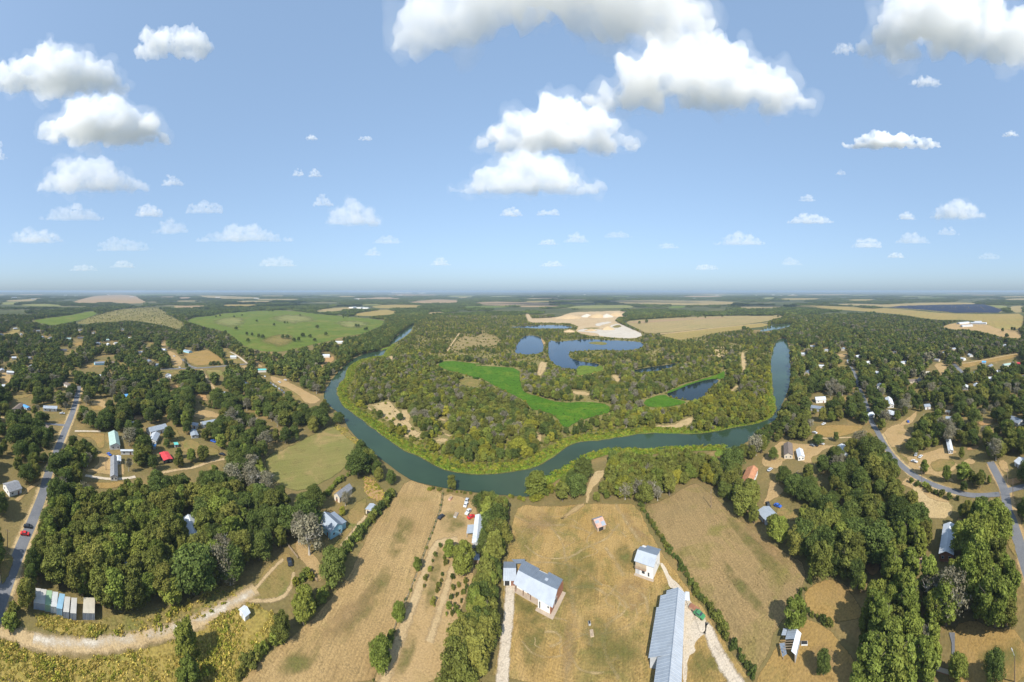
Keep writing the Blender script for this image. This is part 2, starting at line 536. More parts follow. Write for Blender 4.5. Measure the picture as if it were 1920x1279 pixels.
# ------------------------------------------------------------------ layout: open ground, water, roads (outlines read off the photograph)
RIVER_OUT = P('p 776,607 J 1170,355 1080,420 1020,470 975,545 870,562 760,592 640,680 580,750 F 600,470 590,510 620,560 680,610 730,650 742,700 790,760 830,800 '
              '880,850 960,915 1050,985 1130,1040 1190,1075 1300,1100 1400,1120 1590,1145 G 0,1145 250,1170 430,1180 500,1110 570,1055 680,1000 780,930 900,885 1010,870 '
              '1180,890 1300,870 1520,860 1705,860 H 130,800 230,740 250,700 360,630 400,600 410,540 450,460 470,380 470,280 460,160 445,115')
RIVER_IN = P('H 400,115 370,150 350,230 345,330 345,460 365,540 350,600 270,640 100,665 0,690 G 1500,755 1200,745 1090,760 900,790 700,810 620,850 530,920 420,980 '
             '300,1000 150,1020 0,1020 F 1430,1000 1350,965 1250,910 1100,840 1000,770 900,690 820,630 740,580 705,520 695,470 710,430 750,390 750,350 770,310 830,270 '
             '930,245 1000,240 1010,210 1060,160 1130,120 1180,80 1195,40')
PENINSULA = RIVER_IN + P('p 785,612 820,598 870,590 940,586 1000,590 1060,600 1130,612 1200,625 1280,628 1350,620 1430,626')

# far country first (lowest), then nearer
S = sheet
S('pasture', 'I 1390,330 1450,300 1560,290 1700,268 1920,252 J 0,250 230,245 480,275 700,295 960,318 970,350 860,402 760,435 640,450 560,480 450,500 320,530 200,560 60,560 I 1920,545 1850,530 1780,475 1690,405 1560,382 1450,345', M['pasture'], 2.5)
S('pasture', 'I 225,322 350,305 480,290 600,268 690,252 730,262 715,280 640,310 520,340 390,362 300,345', M['pasture'], 2)
S('field', 'I 560,345 640,310 720,285 880,240 1040,230 1180,222 1240,262 1300,300 1390,350 1340,395 1230,360 1130,345 980,322 840,335 720,340 640,352', M['scrub'], 2)
S('field', 'I 530,190 620,160 720,138 900,128 1020,140 1060,165 1110,190 960,200 820,185 700,195', M['far_pink'], 1.2, .4)
S('field', 'I 40,172 200,165 330,152 250,180 60,184', M['far_tan'], 1, .3)
S('field', 'I 120,205 330,198 470,208 440,220 200,215', M['pasture_pale'], 1, .3)
S('field', 'I 1300,210 1500,200 1700,205 1740,235 1600,262 1400,250 1310,230', M['far_tan'], 1.2, .5, vis=False)
S('field', 'I 1470,138 1600,136 1920,150 J 40,152 0,160 I 1700,162 1560,155', M['far_tan'], 1, .3)
S('field', 'J 430,255 520,235 700,222 740,232 640,250 520,262', M['far_tan'], 1.0, .3)
S('field', 'J 700,285 800,262 960,240 1030,250 1090,270 960,285 850,292', M['far_gold'], 1.2, .4)
S('field', 'J 1130,190 1260,172 1400,165 1530,175 1500,192 1300,196', M['far_pink'], 1, .3)
S('field', 'J 1640,190 1780,182 1920,185 K 240,190 380,200 200,208 0,212 J 1800,212 1700,205', M['far_pink'], 1, .3)
S('field', 'J 1500,150 1600,145 1560,158', M['far_tan'], .6, .2)
S('field', 'J 1270,262 1420,260 1400,272 1280,275', M['far_tan'], .8, .2)
S('field', 'K 380,230 480,214 640,210 870,205 930,228 760,232 560,236', M['pasture_pale'], 1, .3)
S('field', 'K 680,178 900,172 1200,174 1500,178 1690,186 1640,206 1400,210 1100,205 860,198', M['far_tan'], 1, .3)
S('field', 'K 100,158 350,152 360,160 130,166', M['far_tan'], .7, .2)
S('field', 'K 440,188 620,184 630,192 450,194', M['pasture_pale'], .7, .2)
S('field', 'K 840,340 900,322 1100,310 1280,300 1450,293 1620,288 1920,290 L 100,278 120,296 40,312 0,330 K 1760,352 1560,375 1380,392 1200,412 1010,422 940,385', M['far_tan'], 1.6, .4)
S('field', 'K 860,335 960,326 1180,312 1420,300 1620,296 1560,308 1300,322 1080,336 930,346', M['far_pink'], 1, .3)
S('field', 'K 1100,432 1300,402 1500,380 1720,358 1920,342 1920,368 1760,385 1600,410 1500,425 1400,450 1260,472 1180,455', M['far_gold'], 1.5, .4)
ribbon('farm_track', 'K 1000,432 1200,418 1400,394 1600,372 1920,340', 14, M['track'])
S('field', 'L 160,218 300,210 460,215 640,222 760,235 900,230 1100,248 1300,268 1500,274 1760,275 1920,270 1920,360 1860,395 1700,395 1640,345 1480,318 1300,322 1180,310 1000,280 800,262 600,248 400,236', M['far_gold'], 1.6, .4)
S('field', 'L 480,204 620,196 860,205 1150,190 1500,188 1600,200 1300,206 1000,214 900,224 740,216', M['far_tan'], .9, .3)
S('field', 'L 1800,220 1920,210 1920,262 1840,266', M['far_tan'], 1, .3)
S('field', 'L 1640,208 1790,212 1800,232 1700,228', M['pasture_pale'], .8, .3)
S('yard', 'L 1300,372 1380,345 1480,335 1640,350 1720,385 1860,400 1920,440 1880,462 1760,450 1620,410 1480,390 1380,392', M['dirt'], 1.5)
S('grove_clearing', 'L 150,315 300,300 420,310 400,325 260,345 170,340', M['lawn'], 1.2, .4, vis=False)
S('solar_ground', 'L 880,226 1000,214 1300,206 1620,203 1700,222 1770,248 1740,268 1400,268 1200,248', M['far_gold'], 1, .2)

rr_ = random.Random(21)
for i in range(95):                       # strips of farmland between the far woods
    y_ = YH + 5 + 26 * rr_.random() ** 1.5
    x_ = rr_.uniform(-20, 1940)
    w_, h_ = rr_.uniform(25, 110), (y_ - YH) * rr_.uniform(.05, .13)
    q_ = [(x_ - w_ / 2, y_), (x_ - w_ * .2, y_ - h_), (x_ + w_ / 2, y_ - h_ * .8), (x_ + w_ * .3, y_ + h_ * .7), (x_ - w_ * .3, y_ + h_)]
    if any(inside(np.array([p_[0]]), np.array([p_[1]]), v_)[0] for v_ in VISIBLE for p_ in q_): continue
    S('field', q_, M[rr_.choice(['far_tan', 'far_pink', 'far_gold', 'pasture_pale', 'pasture'])], .5, .2)

for s_, mk in (('J 60,300 260,270 480,300 420,350 200,350', 'pasture_pale'), ('J 0,480 120,430 250,420 330,470 180,540', 'weeds'), ('J 560,330 760,320 900,340 800,390 640,380', 'pasture_pale'), ('I 1560,330 1720,290 1880,300 1800,380 1640,370', 'pasture_pale')):
    patch('pasture_patch', s_, M[mk])
# peninsula
S('scrubland', PENINSULA, M['scrub'], 2, .6, vis=False)
S('sandy_ground', 'J 1430,560 1480,490 1530,420 1600,430 1680,395 1740,390 1860,430 1920,445 K 20,470 0,500 J 1840,520 1760,545 1640,540 1560,560 1480,570', M['sandy_scrub'], 5, vis=False)
VISIBLE.append(P('J 1450,555 1500,480 1560,440 1640,450 1700,420 1800,440 1840,480 1780,520 1640,510 1540,540'))
S('sandy_ground', 'K 1450,560 1530,525 1640,510 1700,530 1680,570 1600,610 1520,610', M['sand'], 2, vis=False)
S('quarry', 'K 95,275 130,272 150,310 330,300 400,278 460,262 600,258 800,248 865,262 800,300 770,330 860,368 1000,432 920,462 800,458 660,446 560,436 470,408 500,372 430,345 260,342 120,340', M['quarry'], 2)
S('sandpit', 'K 470,404 560,380 680,395 740,385 720,362 800,345 880,378 1000,432 920,460 800,456 660,444 640,420 560,412', M['quarry_white'], 1.5)
S('sandpit', 'K 620,352 700,330 760,335 700,352 640,372', M['quarry_white'], 1.2, vis=False)
S('grass_patch', 'K 740,372 800,352 832,370 780,382', M['weeds'], 1, .4, vis=False)
S('grass_patch', 'K 520,384 600,374 680,380 600,392', M['scrub'], 1, .4, vis=False)
S('shore', 'K 5,455 40,430 130,425 220,430 235,455 280,445 400,480 470,470 640,462 720,472 900,478 1010,490 1040,505 1000,560 860,575 700,620 660,650 690,690 480,720 360,710 270,640 0,560', M['bank_grass'], 2, .4, vis=False)
WZ = 0.44
def water(name, poly, mat, label, z=WZ, vis=True):
    o = sheet(name, poly, mat, 0.6, .5, vis, 1, z, 'structure', label, False)
    return o
water('pond', 'K 20,545 40,500 75,450 130,432 210,445 232,470 238,520 232,560 180,575 100,580 30,570', M['pond'], 'dark blue pond split off by a stony causeway')
water('pond', 'K 275,470 350,485 450,472 560,462 700,472 900,478 985,492 990,515 940,540 800,550 720,545 620,545 500,555 430,562 425,595 470,620 560,640 660,648 640,672 500,690 400,688 330,660 280,620 270,540', M['pond'], 'large dark blue pond below the quarry')
water('pond', 'K 0,372 150,362 300,357 440,365 455,378 400,386 200,385 40,380 J 1880,374', M['pond'], 'narrow blue pond above the causeway pond')
water('slough', 'G 1308,490 1360,465 1430,438 1540,405 1640,388 1668,408 1610,440 1555,525 1470,538 1340,516', M['slough'], 'dark slough water beside floating weed')
water('slough', 'G 1070,340 1180,318 1320,298 1420,282 1330,320 1240,342 1120,352', M['slough'], 'thin dark channel between rows of trees')
water('slough', 'K 1320,505 1400,500 1480,488 1440,520 1340,530', M['slough'], 'small brown pool beyond the ponds', vis=False)
water('river', 'H 270,72 320,52 372,30 470,20 476,36 420,52 330,68', M['river'], 'far bend of the river')
water('river', RIVER_OUT + RIVER_IN, M['river'], 'teal green river curving round the wooded peninsula')
WZ2 = WZ + .02
S('weed_mat', 'F 1335,295 1420,266 1560,282 1705,298 G 0,300 180,308 335,318 345,420 365,480 480,512 600,548 800,540 935,560 948,620 840,642 720,682 660,720 612,712 580,645 470,604 420,604 370,545 260,486 170,444 90,394 0,380 F 1640,392 1560,374 1480,352 1395,332', M['duckweed'], 1.6, .6, z=WZ2)
S('weed_mat', 'G 1140,540 1290,488 1340,518 1465,542 1390,575 1200,590', M['duckweed'], 1.2, .5, z=WZ2 + .01)
S('weed_mat', 'G 1400,440 1540,395 1660,360 1705,330 1705,400 1640,390 1540,408 1430,445 1330,490 1300,486', M['duckweed'], 1, .5, z=WZ2 + .02)
S('weed_mat', 'K 480,690 500,662 560,658 640,672 660,655 690,670 690,700 620,715 540,735 480,740', M['reedbed'], 1.2, .5, z=WZ2 + .03)
S('weed_mat', 'K 560,490 640,480 720,492 700,510 600,502', M['bank_grass'], .8, .3, z=WZ2 + .03)
S('island', 'K 425,598 480,590 600,600 720,588 860,575 900,590 820,610 700,632 600,640 480,622', M['bank_grass'], 1, .4, z=WZ2 + .03, vis=False)
S('causeway', 'K 215,455 240,448 268,470 275,530 268,545 245,540 232,500', M['dirt'], .8, .4, z=WZ2 + .03, vis=False)
# plants along the river's inner bank
def bank_strip(name, line, w_out, w_in, mat, z, keep=0.0):
    q = line
    for _ in range(2):
        q = [q[0]] + [(a[0] * w + b[0] * (1 - w), a[1] * w + b[1] * (1 - w)) for a, b in zip(q[:-1], q[1:]) for w in (.75, .25)] + [q[-1]]
    g = [G(x, y) for x, y in densify(q, 4.0, False)]
    vs, fs = [], []
    edge = []
    wide = []
    for i, v in enumerate(g):
        t = (g[min(i + 2, len(g) - 1)] - g[max(i - 2, 0)]).normalized()
        nrm = Vector((-t.y, t.x, 0))
        k = 0.7 + 0.7 * abs(mnoise.noise(v * .045)) + .2 * mnoise.noise(v * .2)
        wide.append((tuple(float(c_) for c_ in to_px(v.x, v.y)), tuple(float(c_) for c_ in to_px((v - nrm * w_out * k * keep).x, (v - nrm * w_out * k * keep).y))))
        for f, e in ((-w_out * k, 0), (-w_out * k * .6, 1), (w_in * k * .7, 1), (w_in * k, 0)):
            q = v + nrm * f
            vs.append((q.x, q.y, (z if f > -w_out * k else z - .2) + i * .0003)); edge.append(float(e))
    for i in range(len(g) - 1):
        for j in range(3): fs.append((i * 4 + j, i * 4 + 4 + j, i * 4 + 5 + j, i * 4 + 1 + j))
    o = mesh_obj(name, vs, fs, mat)
    o.data.attributes.new('edge', 'FLOAT', 'POINT').data.foreach_set('value', edge)
    for f in [f for f in o.data.polygons if f.normal.z < 0]: f.flip()
    o['kind'] = 'structure'
    if keep: VISIBLE.append([a for a, b in wide] + [b for a, b in wide][::-1])
    return o
bank_strip('river_bank', RIVER_IN[11:40], 19, 4, M['bank_grass'], WZ2 - .03, .8)
bank_strip('river_bank', RIVER_IN[3:44], 9, 4, M['bank_grass'], WZ2)
bank_strip('river_bank', RIVER_IN[3:40], 6, 2.6, M['reedbed'], WZ2 + .012)
bank_strip('river_bank', P('G 430,1180 500,1120 570,1065 680,1010 780,940 900,895 1010,880 1180,898 1300,880 1520,868 1705,868')[::-1], 9, 2, M['reedbed'], WZ2 + .012)
S('weed_mat', 'F 750,345 775,325 805,335 800,365 760,378', M['reedbed'], 1, .5, z=WZ2 + .02)
S('weed_mat', 'H 310,470 345,455 382,480 378,530 340,545', M['reedbed'], 1, .5, z=WZ2 + .02)
S('weed_mat', 'J 910,545 960,530 1020,510 1000,535 930,548', M['reedbed'], .8, .4, z=WZ2 + .02)
S('weed_mat', 'G 1200,735 1400,730 1500,745 1450,758 1250,758', M['reedbed'], .8, .4, z=WZ2 + .025)
S('weed_mat', 'H 0,812 60,800 90,815 40,845 0,850', M['reedbed'], .8, .4, z=WZ2 + .02)
# open sandy patches inside the peninsula wood
for s_ in ('a 330,700 480,650 560,690 640,760 740,860 800,960 900,1010 820,1060 720,1060 660,980 560,860 460,860 380,770', 'a 1000,1080 1090,1040 1180,1060 1120,1120', 'a 1060,980 1180,1000 1240,1060 1140,1040', 'a 250,690 330,720 360,780 290,750', 'a 500,640 560,670 600,720 560,770 640,860 700,900 780,960 880,990 800,1050 700,1060 640,1000 540,880 470,880 380,720 300,700',
           'a 640,740 740,745 770,850 720,900 650,800', 'a 1060,820 1160,850 1170,880 1080,870', 'a 500,160 560,155 570,200 520,210',
           'G 440,740 490,745 480,830 450,820', 'G 1240,690 1340,700 1450,650 1500,640 1480,700 1400,725 1240,728', 'G 670,465 800,475 810,510 700,500',
           'G 455,285 500,270 525,310 480,380 450,370', 'K 730,735 790,725 815,770 790,795', 'H 90,440 130,400 160,410 110,450', 'H 160,200 190,200 200,300 170,330'):
    S('sandy_ground', s_, M['sand'], 2, .7)
S('scrubland', 'a 1280,420 1400,390 1512,405 1512,500 1400,500 1300,480', M['weeds'], 2, .6)
S('scrubland', 'K 480,740 560,715 660,710 640,760 600,800 500,790', M['rusty'], 2, .6, vis=False)
ribbon('dirt_track', 'J 1435,555 1470,500 1525,420', 5, M['track'], vis=1)
ribbon('dirt_track', 'J 1680,400 1660,385 1700,415 1740,425', 5, M['track'])
ribbon('dirt_track', 'K 200,720 215,660 260,640', 6, M['track'], vis=1)

# south bank, fields and yards round the houses
S('field', 'F 190,910 330,850 480,775 640,690 720,700 770,750 825,800 800,860 770,925 740,1000 600,1085 450,1150 330,1130 230,1050 200,980', M['meadow'], 3)
S('field', 'F 640,690 720,700 770,750 825,800 812,830 760,800 700,750', M['weeds'], 2, vis=False)
S('field', 'Z 1230,620 1330,640 1480,700 1640,790 1800,870 1830,910 1720,960 1600,930 1480,830 1330,740 1240,690', M['dirt'], 2)
S('field', 'Z 1340,740 1420,750 1560,830 1640,930 1560,940 1450,830', M['lawn'], 2, vis=False)
S('field', 'B 1040,52 1120,75 1250,120 1240,230 1190,370 1140,500 1100,620 1050,740 1000,860 950,980 880,1150 820,1310 0,1310 60,1240 200,1105 400,960 560,790 690,630 730,530 840,315 960,165', M['field_tan'], 2)
S('orchard_ground', 'B 1255,130 1430,180 1470,250 1440,420 1450,600 1400,760 1350,900 1290,1060 1220,1310 820,1310 880,1150 950,980 1050,740 1140,500 1190,370 1240,230', M['dirt'], 2)
patch('grass_patch', 'B 1240,250 1330,240 1400,300 1400,370 1290,390 1230,340', M['patch_green'])
patch('grass_patch', 'B 1225,460 1260,520 1230,640 1220,760 1160,880 1130,850 1150,740 1180,600', M['patch_green'])
patch('grass_patch', 'B 1010,1000 1100,1000 1080,1130 1000,1279 940,1260 990,1120', M['patch_green'])
ribbon('dirt_track', 'B 1340,425 1260,430 1210,450 1170,540 1130,660 1080,790 1020,950 950,1120 880,1330', 5.5, M['track'], .35)
ribbon('dirt_track', 'B 1320,560 1280,680 1230,860 1170,1040', 4.5, M['track'], .4)
S('yard_ground', 'C 300,205 450,220 600,212 700,200 900,205 1010,200 1110,420 1200,560 1330,720 1420,850 1560,1060 1720,1320 120,1320 190,1000 200,700 230,500 260,300', M['yard'], 2)
patch('grass_patch', 'M 310,760 480,850 700,1000 800,1120 880,1190 700,1279 500,1200 380,1000 310,900', M['patch_green'])
patch('grass_patch', 'C 740,330 820,320 850,370 820,400 740,395', M['patch_green'])
patch('grass_patch', 'C 300,800 420,900 500,1050 480,1200 380,1279 300,1200 280,1000', M['patch_green'])
patch('grass_patch', 'C 1310,1120 1400,1010 1480,1130 1560,1279 1320,1279', M['patch_green'])
patch('bare_patch', 'C 880,680 1040,640 1080,740 1030,870 950,860 900,780', M['patch_bare'])
patch('bare_patch', 'C 900,240 960,260 1040,380 1100,420 1090,450 1000,420 930,330', M['patch_bare'])
S('sandy_ground', 'C 690,200 700,120 720,60 760,0 830,0 800,60 730,130 720,210', M['sand'], 2)
S('sandy_ground', 'C 620,215 700,190 690,230 560,310 540,300', M['dirt'], 3, vis=False)
for line, w in (('C 600,720 660,705 760,710 830,760', 1.2), ('C 600,560 610,760 640,900 600,1100 590,1290', 2.2), ('C 880,210 940,310 1000,400 1030,440', 2.0),
                ('C 270,280 380,330 500,340 600,330 740,390', 1.4), ('C 820,470 880,560 930,640', 1.6), ('C 960,700 1060,760 1080,860 1020,930', 1.4), ('C 700,960 730,1020 720,1060', 2.0),
                ('C 330,560 560,560 700,620 800,700', 1.0), ('C 420,280 560,420 580,560', 1.1), ('C 900,330 830,420 700,470 560,560', 1.2), ('C 860,900 800,1000 820,1130 900,1260', 1.2)):
    ribbon('wheel_track', line, w * 1.7, M['wheel'], .45)
rw_ = random.Random(8)
for i in range(46):                       # mowing and wheel marks that swing round the yard
    cx_, cy_ = rw_.choice([(1150, 1010), (1040, 1010), (1110, 1140), (1190, 1120), (1030, 1200), (1120, 1230), (1090, 950)])
    r_, a0_, a1_ = rw_.uniform(18, 85), rw_.uniform(0, 6.28), rw_.uniform(.5, 2.2)
    pts_ = [(cx_ + r_ * math.cos(a0_ + a1_ * t_ / 6) * (1 + .12 * math.sin(t_)), cy_ + r_ * .62 * math.sin(a0_ + a1_ * t_ / 6)) for t_ in range(7)]
    yp_ = P('C 320,230 600,230 1000,230 1100,440 1190,580 1200,700 1100,740 1060,1200 1080,1270 300,1270 280,900 560,880 560,640 340,500 250,500 280,300')
    if not all(inside(np.array([q_[0]]), np.array([q_[1]]), yp_)[0] for q_ in pts_): continue
    ribbon('wheel_track', pts_, rw_.uniform(.7, 1.5), M['wheel'], .45)
ribbon('gravel_drive', 'M 245,600 240,760 C 235,900 215,1050 195,1300', 4.6, M['gravel'], .2)
S('gravel_yard', 'N 300,250 345,260 400,380 470,430 560,560 660,720 700,860 650,900 600,960 625,1020 545,1060 545,1290 500,1290 510,900 505,600 440,480 390,470 365,380', M['gravel'], .6, .3)
ribbon('gravel_drive', 'N 640,700 690,830 C 1430,950 1490,1100 1560,1220 1640,1330', 5, M['gravel'], .25)
S('field', 'C 1045,215 1150,190 1300,100 1370,75 1400,100 D 30,180 120,265 220,345 330,435 450,515 525,540 545,600 550,665 505,760 450,850 400,930 350,1010 330,1110 250,1235 160,1120 60,980 0,860 C 1400,790 1330,690 1260,560 1180,470 1100,330', M['brown_field'], 2)
S('paddock', 'D 575,690 700,650 790,690 840,760 900,860 880,900 700,930 565,850 520,770', M['paddock'], 2)
S('paddock', 'D 545,885 690,955 760,1040 850,1150 860,1320 230,1320 250,1250 330,1130 400,1000 500,930', M['paddock'], 2)
patch('bare_patch', 'D 560,1100 650,1040 740,1080 740,1200 600,1260 540,1180', M['patch_bare'])
S('yard_ground', 'D 1430,935 1560,895 1660,950 1859,965 1900,1320 1390,1320 1420,1100', M['paddock'], 2)
patch('grass_patch', 'D 1560,1120 1680,1060 1859,1000 1859,1279 1600,1279', M['patch_green'])
S('yard_ground', 'O 390,440 620,250 680,250 560,470', M['paddock'], 2)
S('yard_ground', 'O 960,110 1120,140 1200,260 1320,380 1230,500 1050,440 980,330', M['rusty'], 2)
S('yard_ground', 'O 1000,400 1060,470 980,600 1010,740 940,850 820,960 700,1090 560,1200 480,1279 300,1279 380,1100 520,1090 640,1000 760,800 700,700 800,560 900,470', M['lawn'], 2)
ribbon('dirt_track', 'O 1010,700 880,850 780,1000 640,1150', 3.4, M['track'], .4)
S('yard_ground', 'B 350,420 430,450 520,560 560,620 500,700 440,600 380,530', M['dirt'], 2)
S('yard_ground', 'B 200,570 320,480 370,560 360,680 320,760 200,790 60,800 110,720 150,640', M['lawn'], 2)
ribbon('dirt_track', 'B 20,800 120,790 230,795 310,760 345,690 355,620', 2.6, M['track'], .4)
ribbon('dirt_track', 'B 110,740 180,650 290,540', 2.6, M['track'], .4)
S('verge', 'A 570,905 700,860 870,860 1100,800 1280,690 1500,690 1440,780 1150,950 950,1000 700,1010 560,990', M['weeds'], 3)
S('tall_grass_ground', 'A 210,860 330,880 460,915 590,920 640,960 600,1010 420,1000 220,950', M['tall_grass'], 3)
S('tall_grass_ground', 'A -40,1000 100,1060 300,1130 520,1140 700,1110 950,1060 1150,980 1350,870 1480,800 B 90,800 240,860 330,960 200,1085 40,1279 0,1310 A 1400,1320 -60,1320', M['tall_grass'], 3)
ribbon('gravel_road', 'A -30,950 60,985 180,1030 330,1060 520,1062 720,1045 900,1005 1080,960 1220,900 1340,840 1440,780 1539,720', 8.0, M['track'], .3, vis=.9)
ribbon('gravel_road', 'A 200,1018 330,1042 560,1052 760,1020 900,1000 1080,950 1220,890 1340,832 1450,775 1520,735', 4.6, M['gravel_patch'], .45)
for s_, mk in (('D 60,260 160,330 300,470 420,600 440,720 330,640 200,480 90,340', 'patch_green'), ('D 20,480 120,620 260,760 340,860 280,900 150,760 40,620', 'patch_green'), ('D 100,200 240,360 420,520 500,600 460,640 330,520 170,360', 'patch_bare'),
               ('B 900,560 960,620 900,760 800,900 640,1050 560,1000 720,820 840,660', 'patch_green'), ('B 1000,260 1100,300 1040,460 960,560 900,520 960,380', 'patch_green'), ('B 600,860 760,760 860,640 900,700 760,900 560,1060 420,1120', 'patch_bare'),
               ('B 300,1120 460,1040 560,1100 420,1240 240,1250', 'patch_green'), ('C 450,560 700,520 820,620 760,800 600,860 480,760', 'patch_green'), ('C 620,880 840,860 960,960 1040,1160 880,1260 700,1180', 'patch_green'),
               ('C 880,430 980,460 1020,600 930,640 870,540', 'patch_green'), ('C 300,260 460,240 560,330 440,420 300,380', 'patch_bare'), ('C 560,900 660,880 660,1100 600,1270 540,1260', 'patch_bare')):
    patch('field_patch', s_, M[mk])
# left village
S('yard_ground', 'V 700,640 930,640 980,660 970,790 900,800 860,700 720,690', M['paddock'], 2)
S('yard_ground', 'U 150,690 300,700 460,760 480,960 400,985 200,960 60,940 0,930 0,900 120,860 160,780', M['dirt'], 2)
S('field', 'U 0,1035 200,1045 490,1030 480,1090 350,1130 200,1140 60,1110 0,1080', M['paddock'], 2)
ribbon('gravel_drive', 'U 0,970 120,995 300,1015 500,1005 600,985', 3.4, M['gravel'], .25, vis=1)
ribbon('gravel_drive', 'V 690,632 930,635', 4, M['gravel'], .25)
S('yard_ground', 'U 1000,380 1100,400 1150,520 1360,540 1380,600 1480,610 1600,640 1620,700 1560,760 1400,720 1210,700 1140,690 1180,620 1090,520', M['lawn'], 2)
ribbon('dirt_track', 'U 920,940 1100,900 1300,880 1500,800 1700,770', 4, M['track'], .3, vis=.8)
S('yard_ground', 'U 1340,170 1500,180 1640,240 1600,290 1480,280 1340,290 1250,240', M['dirt'], 2)
S('yard_ground', 'U 1600,300 1800,240 1820,290 1640,350', M['paddock'], 2, vis=False)
S('yard_ground', 'U 1300,20 1440,10 1500,80 1420,80', M['rusty'], 2)
S('yard_ground', 'V 840,340 980,330 984,440 850,430', M['dirt'], 2)
S('yard_ground', 'U 560,240 690,240 710,300 600,320', M['rusty'], 1.5)
S('yard_ground', 'U 60,120 210,130 210,200 80,190', M['paddock'], 1.5)
S('yard_ground', 'E 480,600 530,490 560,480 540,560 510,640 480,690', M['paddock'], 1.2)
S('yard_ground', 'V 0,80 110,70 110,150 80,200 0,210', M['dirt'], 2)
S('yard_ground', 'V 0,490 60,500 70,540 0,530', M['sand'], 1.5)
S('yard_ground', 'V 80,300 290,285 280,320 160,340', M['lawn'], 1.5)
S('field', 'Z 235,370 330,365 450,345 540,330 620,380 720,450 730,490 560,505 360,525', M['paddock'], 2)
S('field', 'Z 70,350 140,345 260,440 260,520 140,520 110,440', M['dirt'], 2)
S('field', 'Z 480,560 690,545 740,620 700,640 600,600 570,660', M['meadow'], 2)
S('field', 'Z 700,540 860,530 880,600 760,640', M['meadow'], 2, vis=False)
S('yard_ground', 'Z 680,310 760,320 980,480 960,500 800,490 740,430', M['lawn'], 2)
ribbon('gravel_drive', 'Z 790,360 870,400 980,490', 5, M['gravel'], .25, vis=.8)
S('yard_ground', 'Z 1060,450 1120,470 1180,540 1080,530', M['dirt'], 1.5)
S('yard_ground', 'Z 900,520 980,500 985,570 940,560', M['dirt'], 1.5)
ribbon('village_lane', 'Z 0,555 200,550 480,540 700,520 980,495', 6, M['asphalt'], 0, vis=.9)
ribbon('village_lane', 'Z 250,440 330,520 440,545', 4, M['asphalt'], 0)
ribbon('dirt_track', 'Z 465,555 520,650 580,730 630,800', 5, M['track'], .3, vis=.9)
S('yard_ground', 'Z 0,570 220,560 270,620 120,600 0,620', M['lawn'], 1.5)
S('yard_ground', 'Z 90,720 220,730 210,780 110,770', M['rusty'], 1.5)
S('yard_ground', 'Z 350,840 520,830 530,890 400,895', M['rusty'], 1.5)
S('yard_ground', 'Z 0,240 60,240 70,290 0,300', M['dirt'], 1.5)
S('yard_ground', 'Y 815,265 930,235 940,280 840,300', M['paddock'], 1.5)
S('yard_ground', 'Y 935,495 1090,480 1060,540 950,545', M['paddock'], 1.5)
S('yard_ground', 'Y 700,345 830,325 780,400', M['lawn'], 1.2)
S('yard_ground', 'Y 60,150 120,115 230,110 210,140 90,165', M['far_gold'], 1.2)
S('yard_ground', 'Y 1320,480 1410,460 1400,500 1330,500', M['lawn'], 1.2)
S('yard_ground', 'Y 1640,260 1720,255 1700,300 1650,300', M['lawn'], 1.2)
S('yard_ground', 'F 600,240 670,240 660,280 590,300', M['rusty'], 1.2)
S('yard_ground', 'F 560,300 600,300 590,330', M['rusty'], 1.2)
ribbon('road_verge', 'E 530,455 508,545 478,640 436,735 400,825 372,895 330,1010 300,1100 A 268,130 185,345 145,430 105,530 62,640 15,770 -50,950', 11, M['sand'], .2, vis=.7)
ribbon('village_road', 'E 528,440 506,545 476,640 434,735 398,825 370,895 328,1010 298,1100 A 266,130 183,345 143,430 103,530 60,640 13,770 -55,960', 5.4, M['asphalt'], 0, vis=1)
ribbon('village_lane', 'V 600,580 500,570 380,560 300,535 270,530', 4, M['asphalt'], 0)
ribbon('gravel_drive', 'A 100,190 180,110 240,80', 4, M['dirt'], .3, vis=.8)
S('yard_ground', 'A 0,500 70,510 90,540 40,680 0,700', M['lawn'], 2, vis=False)
# right village
S('yard_ground', 'T 250,500 340,400 440,290 500,260 640,290 800,300 940,310 1090,310 1080,360 960,370 900,440 800,540 640,470 520,480 500,580 330,570', M['dirt'], 2)
S('grass_patch', 'T 820,440 900,420 940,380 960,430 880,520 820,520', M['lawn'], 2, vis=False)
S('yard_ground', 'T 840,110 960,90 1100,85 1380,90 1390,150 1260,200 1180,230 1000,240 880,230', M['paddock'], 2)
ribbon('dirt_track', 'T 820,250 1000,245 1260,235', 3, M['track'], .3)
S('yard_ground', 'T 350,690 430,700 540,810 480,880 400,920 330,980 280,960 340,850', M['dirt'], 2)
S('yard_ground', 'T 440,960 560,1000 700,1060 640,1160 480,1130 420,1140 440,1060', M['lawn'], 2)
S('yard_ground', 'W 60,450 150,340 330,290 440,170 470,200 440,280 300,330 420,440 400,490 290,540 280,620 380,680 500,640 640,600 720,560 880,590 920,640 790,680 920,760 890,830 800,860 890,960 820,960 700,900 590,880 480,870 380,800 240,680 120,540', M['dirt'], 2)
S('grass_patch', 'W 590,740 720,690 880,700 880,800 700,860 620,830', M['lawn'], 3, vis=False)
S('grass_patch', 'W 150,560 280,560 300,640 400,720 360,780 240,680', M['lawn'], 3, vis=False)
S('yard_ground', 'W 1000,560 1140,540 1130,600 1000,620', M['rusty'], 1.5)
S('yard_ground', 'W 950,720 1040,680 1120,720 1080,770 980,760', M['dirt'], 1.5)
S('yard_ground', 'W 1340,720 1440,700 1480,860 1380,850', M['dirt'], 1.5)
S('yard_ground', 'W 1400,920 1600,890 1628,960 1500,990 1440,990', M['rusty'], 1.5)
S('yard_ground', 'W 270,960 360,880 480,960 620,1060 740,1130 820,1160 820,1220 640,1279 500,1200 470,1060 340,1010', M['dirt'], 2)
